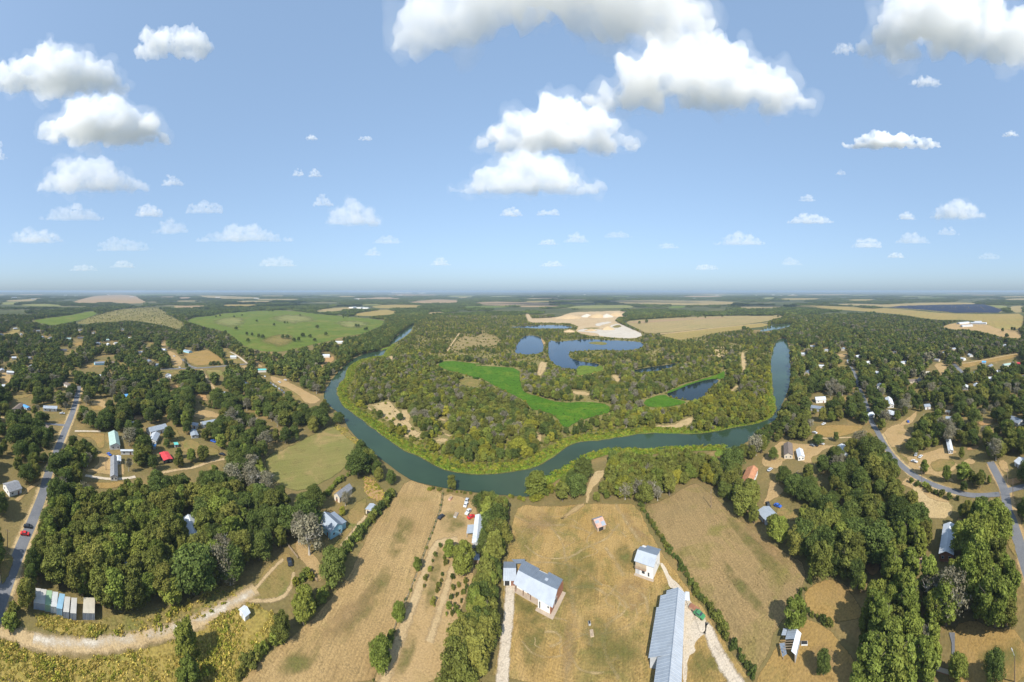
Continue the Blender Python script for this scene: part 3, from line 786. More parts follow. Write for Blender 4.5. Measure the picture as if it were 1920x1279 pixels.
S('yard_ground', 'D 1140,20 1230,100 1300,180 1440,200 1420,300 1250,300 1210,170', M['sand'], 2, vis=False)
S('yard_ground', 'S 900,80 1030,90 1030,340 930,330', M['rusty'], 2)
S('yard_ground', 'D 890,560 1000,555 990,620 930,650', M['rusty'], 2)
S('yard_ground', 'X 940,640 1040,560 1050,590 1000,690 880,690', M['dirt'], 1.5)
S('yard_ground', 'X 1170,180 1280,170 1290,230 1240,290 1220,250', M['dirt'], 1.5)
S('field', 'X 1400,190 1500,165 1700,130 1880,95 1880,125 1720,165 1560,185 1480,215 1430,215', M['paddock'], 1.3)
ribbon('dirt_track', 'X 1400,185 1560,160 1700,132 1920,90', 6, M['track'], .3, vis=.9)
ribbon('village_lane', 'X 1340,180 1390,230 1430,275', 6, M['asphalt'], 0, vis=.9)
S('yard_ground', 'X 1280,520 1400,515 1360,560 1290,560', M['dirt'], 1.2)
S('yard_ground', 'X 1540,650 1660,640 1650,690 1550,690', M['rusty'], 1.2)
S('yard_ground', 'X 380,190 480,180 480,210 400,215', M['lawn'], 1.2)
S('yard_ground', 'X 440,450 500,440 500,485 450,490', M['paddock'], 1.2)
S('yard_ground', 'X 380,110 490,90 480,125 400,130', M['dirt'], 1.2)
ribbon('road_verge', 'W 60,430 130,580 230,700 330,800 430,880 540,950 700,1020 930,1090', 9, M['sand'], .25)
ribbon('village_road', 'X 500,205 540,270 570,380 600,440 640,540 W -40,300 30,400 100,540 180,660 290,775 400,865 540,945 720,1020 920,1075 1100,1110 1400,1085', 4.4, M['asphalt'], 0, vis=1)
ribbon('road_verge', 'W 1270,750 1330,860 1400,980 1440,1080 1470,1279 D 1800,330 1865,540 1940,800', 10, M['dirt'], .2, vis=.7)
ribbon('village_road', 'W 1260,735 1320,850 1385,970 1425,1080 1450,1279 D 1785,300 1845,500 1930,760', 5.2, M['asphalt'], 0, vis=1)
ribbon('village_road', 'W 1425,1060 1520,1030 1640,1000 1720,985', 5.0, M['asphalt'], 0, vis=1)
S('yard_ground', 'D 1640,170 1700,180 1800,440 1830,560 1770,480 1720,320', M['lawn'], 1.5, vis=False)
S('paved_path', 'b 570,615 648,615 640,1000 600,1000 605,760', M['asphalt'], .5, .2, smooth=0)
# ------------------------------------------------------------------ trees and shrubs
def leaf_mat(name, lo, hi, yellow, trans=0.18):
    """leaves: per-clump tint, a drift from tree to tree"""
    m, nt, b, out = new_mat(name)
    set_bsdf(b, 0.8, 0.1)
    if not name.startswith('bare'): lo, hi, yellow = ((q[0] * 1.14, q[1] * 1.12, q[2] * .86) for q in (lo, hi, yellow))
    at = N(nt, 'ShaderNodeAttribute', attribute_name='tint')
    oi = N(nt, 'ShaderNodeObjectInfo')
    c = mix_col(nt, at.outputs['Fac'], lo, hi)
    yfac = N(nt, 'ShaderNodeMapRange')
    yfac.inputs['From Min'].default_value = 0.55
    yfac.inputs['From Max'].default_value = 1.0
    yfac.inputs['To Max'].default_value = 0.5
    nt.links.new(oi.outputs['Random'], yfac.inputs['Value'])
    c = mix_col(nt, yfac.outputs[0], c, yellow)
    br = N(nt, 'ShaderNodeMapRange')
    br.inputs['To Min'].default_value = 0.72
    br.inputs['To Max'].default_value = 1.22
    mm = math_node(nt, 'FRACT', math_node(nt, 'MULTIPLY', oi.outputs['Random'], 17.31), 0)
    nt.links.new(mm, br.inputs['Value'])
    cb = N(nt, 'ShaderNodeCombineColor')
    for i in range(3): nt.links.new(br.outputs[0], cb.inputs[i])
    c = mix_col(nt, 1.0, c, cb.outputs[0], 'MULTIPLY')
    nt.links.new(c, b.inputs['Base Color'])
    tr = N(nt, 'ShaderNodeBsdfTranslucent')
    nt.links.new(mix_col(nt, 1.0, c, (1.1, 1.25, .5), 'MULTIPLY'), tr.inputs['Color'])
    mx = N(nt, 'ShaderNodeMixShader')
    mx.inputs[0].default_value = trans
    nt.links.new(b.outputs[0], mx.inputs[1])
    nt.links.new(tr.outputs[0], mx.inputs[2])
    nt.links.new(mx.outputs[0], out.inputs['Surface'])
    return m
LEAF = {
    'dark': leaf_mat('live_oak_leaves', (0.034, 0.050, 0.015), (0.105, 0.140, 0.042), (0.125, 0.142, 0.042)),
    'olive': leaf_mat('elm_leaves', (0.056, 0.062, 0.016), (0.162, 0.180, 0.050), (0.200, 0.182, 0.052)),
    'light': leaf_mat('pecan_leaves', (0.062, 0.082, 0.017), (0.182, 0.225, 0.056), (0.225, 0.230, 0.055)),
    'willow': leaf_mat('willow_leaves', (0.095, 0.105, 0.018), (0.255, 0.255, 0.045), (0.280, 0.240, 0.045)),
    'grey': leaf_mat('bare_twigs', (0.13, 0.118, 0.075), (0.250, 0.230, 0.155), (0.220, 0.185, 0.110)),
    'reed': leaf_mat('reed_leaves', (0.075, 0.120, 0.016), (0.170, 0.230, 0.030), (0.190, 0.210, 0.030)),
    'grass': leaf_mat('dry_grass_stems', (0.210, 0.180, 0.048), (0.450, 0.360, 0.115), (0.390, 0.260, 0.085)),
}
M['bark'] = plain_mat('bark', (0.14, 0.115, 0.09), .95, .1, .3, 2.)
M['bark_pale'] = plain_mat('pale_bark', (0.38, 0.35, 0.30), .95, .1, .25, 2.)

def quads_mesh(name, pos, nrm, size, tint, mat, aspect=0.7, up=None, rng=None):
    n = len(pos)
    rv = rng.normal(size=(n, 3))
    if up is not None: rv = rv * .35 + np.array(up)
    t = np.cross(nrm, rv); t /= np.linalg.norm(t, axis=1, keepdims=True) + 1e-9
    bt = np.cross(nrm, t)
    s = size[:, None]
    j = rng.uniform(.7, 1.3, (n, 4, 1))
    c = np.stack([pos + (-t - bt * aspect) * s * j[:, 0], pos + (t - bt * aspect * .6) * s * j[:, 1], pos + (t * .8 + bt * aspect) * s * j[:, 2], pos + (-t * .7 + bt * aspect) * s * j[:, 3]], 1).reshape(-1, 3)
    me = bpy.data.meshes.new(name)
    me.vertices.add(n * 4); me.loops.add(n * 4); me.polygons.add(n)
    me.vertices.foreach_set('co', c.ravel())
    me.loops.foreach_set('vertex_index', np.arange(n * 4))
    me.polygons.foreach_set('loop_start', np.arange(0, n * 4, 4))
    me.update(calc_edges=True)
    me.attributes.new('tint', 'FLOAT', 'POINT').data.foreach_set('value', np.repeat(tint, 4))
    me.materials.append(mat)
    return me

def crown_mesh(name, kind, seed, nq, w=0.36, z0=0.22, size=0.05, lobes=12, drop=False, thin=0.0):
    """a crown for a tree of height 1: overlapping lobes of leaf clumps, uneven outline, gaps between"""
    rng = np.random.default_rng(seed)
    cs, rs = [], []
    for i in range(lobes):
        a = i * 2.4 + rng.uniform(-.4, .4)
        f = (i + .5) / lobes
        zz = z0 + (1 - z0) * (0.16 + 0.70 * f) + rng.uniform(-.04, .04)
        env = math.sin(math.pi * min(1, max(0.08, (zz - z0) / (1 - z0) * .86 + .14))) ** .75
        rr = w * env * rng.uniform(.30, .86)
        rad = w * rng.uniform(.22, .44) * (1.05 - .3 * f)
        cs.append((rr * math.cos(a), rr * math.sin(a), min(zz, 1 - rad * .85))); rs.append(rad)
    cs = np.array(cs); rs = np.array(rs)
    li = rng.choice(lobes, nq, p=rs ** 2 / (rs ** 2).sum())
    d = rng.normal(size=(nq, 3))
    d[:, 2] = np.where(rng.random(nq) < .72, np.abs(d[:, 2]), d[:, 2])
    d /= np.linalg.norm(d, axis=1, keepdims=True)
    rad = rs[li] * (0.45 + 0.75 * rng.random(nq) ** .7)
    pos = cs[li] + d * rad[:, None] * np.array([1, 1, .85])
    if thin:
        keep = rng.random(nq) > thin
        pos, d, li = pos[keep], d[keep], li[keep]
        nq = len(pos)
    nrm = d * .9 + rng.normal(size=(nq, 3)) * .55
    nrm /= np.linalg.norm(nrm, axis=1, keepdims=True)
    lob_t = rng.uniform(-.3, .3, lobes)
    tint = np.clip(rng.uniform(.15, .85, nq) + lob_t[li], 0, 1)
    sz = size * rng.uniform(.6, 1.25, nq)
    return quads_mesh(name, pos, nrm, sz, tint, LEAF[kind], .75, (0, 0, 1) if drop else None, rng)

def tube(verts, faces, pts, rads, seg=6):
    base = len(verts)
    for i, (p, r) in enumerate(zip(pts, rads)):
        t = (pts[min(i + 1, len(pts) - 1)] - pts[max(i - 1, 0)]).normalized()
        u = t.orthogonal().normalized(); v = t.cross(u)
        for k in range(seg):
            a = 2 * math.pi * k / seg
            verts.append(p + (u * math.cos(a) + v * math.sin(a)) * r)
    for i in range(len(pts) - 1):
        for k in range(seg):
            a, b = base + i * seg + k, base + i * seg + (k + 1) % seg
            faces.append((a, b, b + seg, a + seg))

def trunk_mesh(name, seed, w=0.36, mat=None, limbs=5, r=0.022, twigs=0):
    rng = random.Random(seed)
    vs, fs = [], []
    lean = Vector((rng.uniform(-.03, .03), rng.uniform(-.03, .03), 0))
    tube(vs, fs, [Vector((0, 0, -.02)), Vector((0, 0, .12)) + lean * .4, Vector((0, 0, .32)) + lean, Vector((0, 0, .6)) + lean * 1.6], [r * 1.4, r, r * .8, r * .4])
    for i in range(limbs):
        a = i * 2.4 + rng.uniform(-.4, .4)
        z = rng.uniform(.2, .42)
        o = w * rng.uniform(.55, .85)
        e = Vector((math.cos(a) * o, math.sin(a) * o, rng.uniform(.5, .85)))
        m = Vector((math.cos(a) * o * .5, math.sin(a) * o * .5, z + (e.z - z) * .35))
        tube(vs, fs, [Vector((0, 0, z)) + lean * z * 2, m, e], [r * .55, r * .38, r * .12], 5)
        for j in range(twigs):
            q = m.lerp(e, rng.uniform(.2, 1))
            f = q + Vector((rng.uniform(-1, 1), rng.uniform(-1, 1), rng.uniform(.2, 1.1))) * w * .35
            tube(vs, fs, [q, f], [r * .2, r * .06], 4)
    me = bpy.data.meshes.new(name)
    me.from_pydata([tuple(v) for v in vs], [], fs)
    me.materials.append(mat or M['bark'])
    return me

# crown and trunk meshes, near (fine) and far (coarse), for trees of height 1
SPEC = {   # kind: (half width, crown start, lobes, drop, thin)
    'dark': (.48, .14, 34, False, 0), 'olive': (.38, .12, 34, True, 0), 'light': (.34, .08, 38, True, 0),
    'willow': (.44, .06, 28, False, 0), 'grey': (.40, .2, 30, True, .66), 'tall': (.23, .05, 40, True, 0)}
NEAR, FAR = {}, {}
for ki, (k, (w, z0, lb, dr, th)) in enumerate(SPEC.items()):
    lm = 'light' if k == 'tall' else k
    NEAR[k] = [(crown_mesh('crown', lm, 100 + ki * 10 + i, 8200 if k != 'grey' else 5200, w * (1 + .12 * (i - 1)), z0, .0215, lb + 4 * i, dr, th),
                trunk_mesh('trunk', 300 + ki * 10 + i, w, M['bark_pale'] if k == 'grey' else M['bark'], twigs=14 if k == 'grey' else 1)) for i in range(3)]
    FAR[k] = [crown_mesh('far_crown', lm, 500 + ki * 10 + i, 800, w * (1 + .12 * (i - .5)), z0 * .6, .058, lb, False, th * .5) for i in range(2)]
SHRUB = [crown_mesh('foliage', k, 700 + i, 1300, .56, .0, .05, 15) for i, k in enumerate(('olive', 'dark', 'light', 'olive', 'willow'))]

NAMES = {'dark': 'oak_tree', 'olive': 'elm_tree', 'light': 'pecan_tree', 'willow': 'willow_tree', 'grey': 'bare_tree', 'tall': 'cottonwood_tree'}
def tree(kind, x, y, h, label, group=None, var=None, wide=1.0, rz=None, name=None):
    rng = RNG
    o = empty(name or NAMES[kind], (x, y, 0), rng.uniform(0, 6.28) if rz is None else rz)
    tag(o, label, 'tree', group)
    cm, tm = NEAR[kind][rng.randrange(3) if var is None else var]
    sx = h * wide * rng.uniform(.78, 1.2)
    for nm, me in (('trunk', tm), ('crown', cm)):
        c = link(bpy.data.objects.new(nm, me), o)
        c.scale = (sx, sx * rng.uniform(.9, 1.1), h)
    return o
def shrub(x, y, h, label, group=None, var=0, wide=1.0, name='shrub', cat='shrub'):
    o = bpy.data.objects.new(name, SHRUB[var])
    o.location = (x, y, -.05 * h)
    o.rotation_euler = (0, 0, RNG.uniform(0, 6.28))
    s = h * wide * RNG.uniform(.85, 1.2)
    o.scale = (s, s * RNG.uniform(.85, 1.15), h)
    link(o)
    return tag(o, label, cat, group)
def tpx(kind, s, h, label, group=None, var=None, wide=1.0):
    g = G(*P(s)[0])
    EXPLICIT.append((g.x, g.y, h * .3))
    return tree(kind, g.x, g.y, h, label, group, var, wide)
EXPLICIT = []

tpx('light', 'G 445,1172', 15, 'round leafy tree leaning over the river beside yellow-green bushes')
tpx('olive', 'F 1447,1140', 10, 'slender tree standing alone at the river edge of the dry field')
for s_, h_ in (('B 1098,612', 6.2), ('B 985,922', 7.6), ('B 878,1192', 9)):
    pass
tpx('light', 'B 1098,612', 6.2, 'smallest bushy tree on the fence line of the dry field')
tpx('light', 'B 985,922', 7.6, 'middle bushy tree on the fence line of the dry field')
tpx('light', 'B 878,1192', 9.4, 'largest bushy tree on the fence line of the dry field')
tpx('light', 'B 935,1060', 5.5, 'narrow young tree next to the largest fence-line tree')
tpx('light', 'B 1375,640', 15, 'tall dense green tree beside the tin-roofed sheds', wide=.9)
tpx('light', 'B 1290,535', 8.5, 'short round tree beside the tall one at the young orchard')
tpx('grey', 'B 450,515', 19, 'big half-bare pale-barked tree beside the pale blue house')
tpx('grey', 'B 385,440', 15, 'second half-bare pale tree behind the blue house yard')
tpx('grey', 'O 700,545', 8, 'small leafless tree in front of the grey gabled barn')
tpx('willow', 'O 650,690', 5, 'yellow-leaved bush tree by the pale blue house')
tpx('dark', 'O 230,600', 13, 'dark oak shading the back of the pale blue house')
tpx('light', 'B 415,935', 14.5, 'broad dark green tree at the corner of the dry field', var=0, wide=1.1)
tpx('olive', 'B 280,1020', 9, 'rounded tree on the tall grass side of the dry field')
tpx('light', 'A 1110,1125', 11.5, 'slim tree standing alone in the tall grass below the gravel road')
tpx('light', 'A 1130,1310', 9, 'young tree half hidden at the bottom of the tall grass')
tpx('light', 'D 490,972', 12.5, 'tall narrow tree growing against the ruined tin barn', wide=.8)
tpx('light', 'D 575,672', 6, 'small column-shaped tree on the paddock hedge', wide=.7)
tpx('dark', 'D 655,1240', 7.5, 'round dark bush-like tree alone on the bare paddock')
tpx('dark', 'D 1688,1275', 9.5, 'dark dense tree standing alone on the dry lawn by the lamp post', wide=.8)
tpx('light', 'D 1465,1265', 8, 'thin young tree beside the red-brick path end')
tpx('light', 'D 868,1320', 8, 'thin young tree on the edge of the bare paddock')
tpx('light', 'W 540,868', 10, 'round tree beside the white trailer on the bend of the road')
tpx('light', 'W 785,948', 10.5, 'upright oval tree alone on the roadside lawn', wide=.8)
tpx('light', 'W 970,940', 12, 'broad tree at the end of the roadside lawn')
tpx('light', 'W 950,705', 9, 'narrow tree beside the white mobile home', wide=.8)
tpx('grey', 'W 110,330', 14, 'large grey bare tree overhanging the lane bend')
tpx('grey', 'W 330,200', 14, 'grey-brown thinning tree beside the white roofed house')
tpx('dark', 'T 890,315', 8, 'dark tree over the parked trailers')
tpx('dark', 'T 1090,275', 7.5, 'small dark tree by the yard track')
tpx('dark', 'T 410,485', 9, 'dark tree growing beside the brown-roofed house')
tpx('grey', 'T 570,210', 10, 'grey leafless tree by the river yard')
tpx('dark', 'E 370,1040', 15, 'dark spreading tree overhanging the asphalt road')
tpx('light', 'U 320,350', 10, 'bright green round tree behind the green-roofed house')
tpx('light', 'U 1270,810', 10, 'yellow-green tree beside the red canopy lawn')
tpx('olive', 'U 1410,790', 11, 'olive tree beside the red canopy lawn')
tpx('olive', 'U 1120,870', 10, 'small olive tree next to the red canopy')
tpx('grey', 'Z 1760,830', 12, 'grey bare tree on the river bank by the parked trailers')
tpx('grey', 'A 1385,700', 8, 'grey bare thicket tree at the edge of the grove')
tpx('willow', 'W 1590,520', 13, 'bright yellow tree at the village edge')
for s_, lab in (('a 640,860', 'dark round bush tree in the open sand of the peninsula'), ('a 420,825', 'low dark dome-shaped tree near the river weed bank')):
    tpx('dark', s_, 6.5, lab)
for s_ in ('a 560,1000', 'a 640,1030', 'a 690,1010'):
    tpx('willow', s_, 8, 'yellow-green willow in the clump beside the river weed bank', 'willows beside the weed bank')
PT = 'dark tree dotted over the green pasture'
for s_ in ('J 330,292', 'J 135,364', 'J 215,347', 'J 235,347', 'J 460,383', 'J 750,374', 'J 770,374', 'J 815,398', 'J 830,398', 'J 200,462', 'J 235,462', 'J 285,482', 'J 320,482',
           'J 405,452', 'J 525,438', 'J 350,448', 'J 5,335', 'J 690,302', 'J 655,306', 'J 440,480', 'J 50,458', 'J 20,455', 'I 1770,393', 'I 1690,422', 'I 1850,435', 'I 1890,440', 'I 1860,487', 'I 1650,295', 'I 1755,302', 'I 1815,290', 'I 1620,300',
           'J 95,255', 'J 125,258'):
    h_ = RNG.uniform(8, 12)
    tpx('dark', s_, h_, ('large ' if h_ > 10.6 else 'small ' if h_ < 9.2 else '') + PT, 'trees dotted over the green pasture')
QT = 'dark tree on the edge of the tan fields beyond the quarry'
for s_ in ('K 955,350', 'K 1010,342', 'K 1010,310', 'K 870,322', 'K 900,322', 'K 830,322', 'K 1045,312', 'K 1130,305', 'K 1270,305', 'K 1300,305', 'K 1395,303', 'K 1450,308', 'K 1520,285', 'K 1560,285', 'K 1580,298', 'K 1620,285', 'K 1655,285', 'K 1700,285', 'K 1745,285', 'K 1800,280', 'K 1880,285', 'K 1770,405', 'K 1740,400'):
    h_ = RNG.uniform(10, 15)
    tpx('dark', s_, h_, ('large ' if h_ > 13.3 else 'small ' if h_ < 11.6 else '') + QT, 'trees along the tan fields')
for s_ in ('L 75,300', 'L 40,290', 'L 95,285', 'L 1790,455', 'L 1850,405', 'L 1890,405', 'L 1760,410', 'L 1830,400'):
    tpx('dark', s_, RNG.uniform(10, 14), 'dark tree by the golden field and white sheds', 'trees by the golden field')

# hedges and bushes along the boundaries
def hedge(line, step, h0, h1, label, group, vars_=(0, 1, 2, 3), spread=.8, name='hedge_shrub'):
    p = densify(P(line), 1.5, False)
    acc, last = 0, None
    for (x, y) in p:
        g = G(x, y)
        if last is None or (g - last).length >= step * RNG.uniform(.75, 1.3):
            hh_, vv_ = RNG.uniform(h0, h1), RNG.choice(vars_)
            sw_ = ('tall ' if hh_ > h0 + .66 * (h1 - h0) else 'low ' if hh_ < h0 + .33 * (h1 - h0) else '') + {0: 'olive ', 1: 'dark green ', 2: 'leafy green ', 3: 'olive ', 4: 'yellowish '}[vv_]
            for w_ in ('yellow-green ', 'dark ', 'green ', 'low ', 'thick ', 'weedy '):
                if label.startswith(w_): sw_ = sw_.split(' ')[0] + ' ' if sw_.startswith(('tall', 'low')) and w_ != 'low ' else ''
            shrub(g.x + RNG.uniform(-spread, spread), g.y + RNG.uniform(-spread, spread), hh_, sw_ + label, group, vv_, RNG.uniform(.75, 1.15), name)
            last = g
hedge('C 1030,230 1110,350 1180,470 1260,560 1330,690 1400,800 1480,900 D 10,880 90,1040 170,1150 245,1245', 2.0, 1.7, 3.3, 'shrub in the long hedge between gravel drive and stubble field', 'hedge beside the gravel drive', (0, 1, 1, 3))
hedge('B 950,150 890,230 830,300 770,370 720,440 680,490 640,560 590,640 560,720', 2.3, 3.2, 5.6, 'shrub in the hedge between pale blue house and dry field', 'hedge beside the blue house', (0, 1, 2))
hedge('B 550,770 480,830 440,900', 2.5, 3, 5, 'shrub in the hedge between pale blue house and dry field', 'hedge beside the blue house', (0, 2))
hedge('B 300,1010 200,1075 60,1215 0,1290', 2.2, 2.6, 4.5, 'shrub on the border of tall grass and dry field', 'shrubs between tall grass and dry field', (0, 3, 2))
hedge('O 390,420 500,300 620,190 760,90 900,20', 2.6, 2.5, 3.8, 'green hedge shrub behind the grey gabled barn', 'hedge behind the barn', (2, 0))
hedge('D 555,860 600,890 640,905 700,950', 2.4, 1.6, 2.6, 'low shrub on the boundary of the golden paddock', 'low paddock hedge', (0, 1))
hedge('D 575,690 540,730 505,765', 2.4, 1.6, 2.6, 'low shrub on the boundary of the golden paddock', 'low paddock hedge', (0, 1))
hedge('B 1250,150 1240,235 1190,372 1140,502 1100,622 1050,742 1000,862 950,982 880,1152 830,1290', 4.2, .7, 1.5, 'weedy tuft bush along the wire fence of the dry field', 'bushes along the wire fence', (0, 3, 1), .3, 'fence_bush')
hedge('A 40,950 62,905 80,860 95,820', 3.2, 3, 4.6, 'thick bush between asphalt road and storage containers', 'bushes beside the containers', (2, 0, 3))
hedge('A 75,950 110,940 150,930', 3.2, 2, 3, 'thick bush between asphalt road and storage containers', 'bushes beside the containers', (2, 0, 3))
hedge('B 370,700 430,640 480,700', 3, 2.5, 4, 'yellow-green bush at the end of the grassy loop track', 'bushes by the loop track', (4, 2))
hedge('G 450,1200 520,1160 600,1130 660,1080', 3.2, 4, 7, 'yellow-green bush on the river bank below the yard', 'bushes on the yard river bank', (4, 2, 4))
hedge('G 270,1185 350,1200 430,1215', 3, 2, 3.4, 'yellow-green bush on the river bank below the yard', 'bushes on the yard river bank', (4, 0))
hedge('F 1290,1130 1420,1140 1580,1160', 2.6, 1.5, 2.6, 'weedy bush on the river bank above the orchard lot', 'bushes above the orchard lot', (0, 4))
hedge('W 400,960 520,1000 640,1080 760,1110 900,1150', 4, 2.5, 4.5, 'roadside shrub along the curving village road', 'shrubs along the curving road', (0, 2, 1))
hedge('U 1380,110 1460,150 1560,170', 4, 3, 5, 'dark shrub on the boundary of the bare village lot', 'shrubs on the bare lot boundary', (1, 0))
hedge('Z 560,340 640,390 700,440 740,480', 6, 4, 7, 'dark shrub on the edge of the square tan field', 'shrubs on the square field edge', (1, 0))
for s_ in ('Z 575,510', 'Z 610,505', 'Z 655,505', 'Z 740,500', 'Z 800,495'):
    g = G(*P(s_)[0]); shrub(g.x, g.y, 7, 'small dark tree-like shrub on the lane side of the square field', 'shrubs on the lane side', 1)
# young orchard in rows
for s_ in ('1205,525 1175,612 1150,662 1140,712 1235,468 1270,575 1248,642 1226,712 1215,742 1195,812 1310,662 1312,722 1303,782 1286,832 1274,882 1345,706 1336,766 1321,826 1305,882 1386,690 1376,750 1362,802 1350,882 1262,540 1190,560 1240,680 1330,860 1392,720'.split()):
    g = G(*P('B ' + s_)[0])
    shrub(g.x, g.y, RNG.uniform(1.6, 3.2), 'young fruit tree in the rows of the small orchard', 'young orchard rows', RNG.choice((0, 1, 2)), RNG.uniform(.5, .8), 'orchard_sapling', 'sapling')

# ---- woods: trees fill whatever ground the photograph does not show open
ZONES = [   # (outline, kinds with weights, heights, spacing, keep, label, group)
    (P('A 62,330 190,300 330,230 480,150 820,180 1040,250 1210,200 1420,260 1480,420 1440,560 1300,690 1100,800 860,860 600,880 420,790 210,720 190,560'),
     (('olive', .50), ('light', .26), ('dark', .16), ('tall', .06), ('grey', .02)), (9.5, 14.5), 4.8, .93, 'in the roadside grove', 'trees of the roadside grove'),
    (P('C 40,150 80,60 140,70 210,150 245,240 215,450 195,560 165,700 150,900 110,1320 -100,1320 -40,1000 20,760 75,560 90,300'),
     (('olive', .46), ('tall', .30), ('dark', .24)), (9, 13.5), 3.4, 1.0, 'in the boundary tree row', 'trees of the boundary row'),
    (P('C 690,200 700,120 760,60 880,0 1000,-60 1200,-90 1400,-60 1539,20 1480,130 1370,75 1300,100 1150,190 900,215'),
     (('olive', .5), ('light', .3), ('willow', .1), ('grey', .1)), (8, 12), 4.2, .98, 'in the near river wood', 'trees of the river wood'),
    (P('D 1000,560 1250,420 1859,330 1859,980 1640,960 1560,890 1440,930 1400,1330 860,1330 830,1060 900,900 820,760'),
     (('tall', .52), ('light', .30), ('olive', .13), ('grey', .05)), (13, 21), 4.9, .95, 'in the tall wood', 'tall trees beside the dry lawn'),
    (P('D 0,100 160,60 420,330 560,300 900,540 900,700 700,650 560,660 450,510 220,340'),
     (('olive', .55), ('dark', .3), ('light', .15)), (10, 15), 5.2, .98, 'in the field-side wood', 'trees along the stubble field'),
    (P('p 785,600 1450,600 1442,690 1380,700 1250,690 1120,690 960,700 840,680 760,660'), (('olive', .45), ('dark', .25), ('willow', .12), ('light', .1), ('grey', .08)), (5, 9), 6.0, .46, 'in the pond scrub', 'trees round the ponds'),
    (P('a 60,640 200,700 300,720 480,900 640,1060 760,1080 900,1000 1100,1060 1300,1000 1512,1050 G 150,860 330,820 450,790 560,770 640,800 560,880 420,960 200,1000 0,1000 F 1430,985 1250,900 1000,760 820,625'), (('willow', .40), ('light', .28), ('dark', .22), ('olive', .1)), (4.5, 9), 4.8, .74, 'on the peninsula weed bank', 'trees by the weed bank'),
    (P('G 930,600 1100,560 1300,600 1500,560 1705,480 H 120,420 340,330 345,460 340,600 200,640 0,670 G 1500,740 1200,740 1000,770 900,780'), (('willow', .3), ('olive', .4), ('light', .2), ('grey', .1)), (5.5, 9.5), 4.6, .9, 'along the inner channel', 'trees along the inner channel'),
    (PENINSULA, (('olive', .50), ('dark', .16), ('light', .14), ('willow', .08), ('grey', .12)), (6, 11), 4.6, .86, 'in the peninsula wood', 'trees of the peninsula'),
    (P('p -60,560 620,560 640,700 600,760 700,800 720,900 560,960 500,1010 420,920 -60,1080'), (('dark', .56), ('olive', .30), ('light', .08), ('grey', .06)), (9, 14.5), 7.2, .66, 'in the road village', 'trees of the road village'),
    (P('p 1440,590 1990,590 1990,1080 1700,1000 1480,900 1400,900 1400,820 1460,760'), (('olive', .42), ('dark', .38), ('light', .1), ('grey', .1)), (9, 15), 7.0, .72, 'in the river village', 'trees of the river village'),
]
DEFAULT = (None, (('dark', .7), ('olive', .3)), (9, 14), 7.5, .9, 'in the outer woods', 'trees of the far woods')
KIND_WORD = {'dark': 'dark green oak', 'olive': 'olive green elm', 'light': 'light green pecan', 'willow': 'yellow-green willow', 'grey': 'grey thin-leaved tree', 'tall': 'tall narrow cottonwood'}

def candidates(r0, r1, sp, seed):
    rng = np.random.default_rng(seed)
    n = int(2 * r1 / sp) + 2
    xs = (np.arange(n) - n / 2) * sp
    ys = np.arange(int(r1 / (sp * .87)) + 2) * sp * .87 - 40
    X, Y = np.meshgrid(xs, ys)
    X = X + (np.arange(len(ys)) % 2)[:, None] * sp / 2
    X = (X + rng.uniform(-.36, .36, X.shape) * sp).ravel(); Y = (Y + rng.uniform(-.36, .36, Y.shape) * sp).ravel()
    r = np.hypot(X, Y)
    k = (r >= r0) & (r < r1)
    X, Y = X[k], Y[k]
    px, py = to_px(X, Y)
    k = (px > -40) & (px < 1960) & (py < 1312)
    return X[k], Y[k], px[k], py[k]

def reject(px, py, hp, fr=((0, 0), (0, .3), (0, .6), (0, .85), (-.24, .45), (.24, .45), (-.2, .12), (.2, .12))):
    """True where a tree with its foot at px, py and hp pixels tall would stand on, or hide, ground the photograph shows open"""
    bad = np.zeros(px.shape, bool)
    for poly in VISIBLE:
        a = np.array(poly)
        bx0, by0 = a.min(0); bx1, by1 = a.max(0)
        c0 = (px >= bx0 - hp * .3) & (px <= bx1 + hp * .3) & (py >= by0) & (py - hp <= by1) & ~bad
        if not c0.any(): continue
        idx = np.where(c0)[0]
        for dx, f in fr:
            xx, yy = px[idx] + hp[idx] * dx, py[idx] - hp[idx] * f
            bad[idx] |= inside(xx, yy, poly)
    return bad

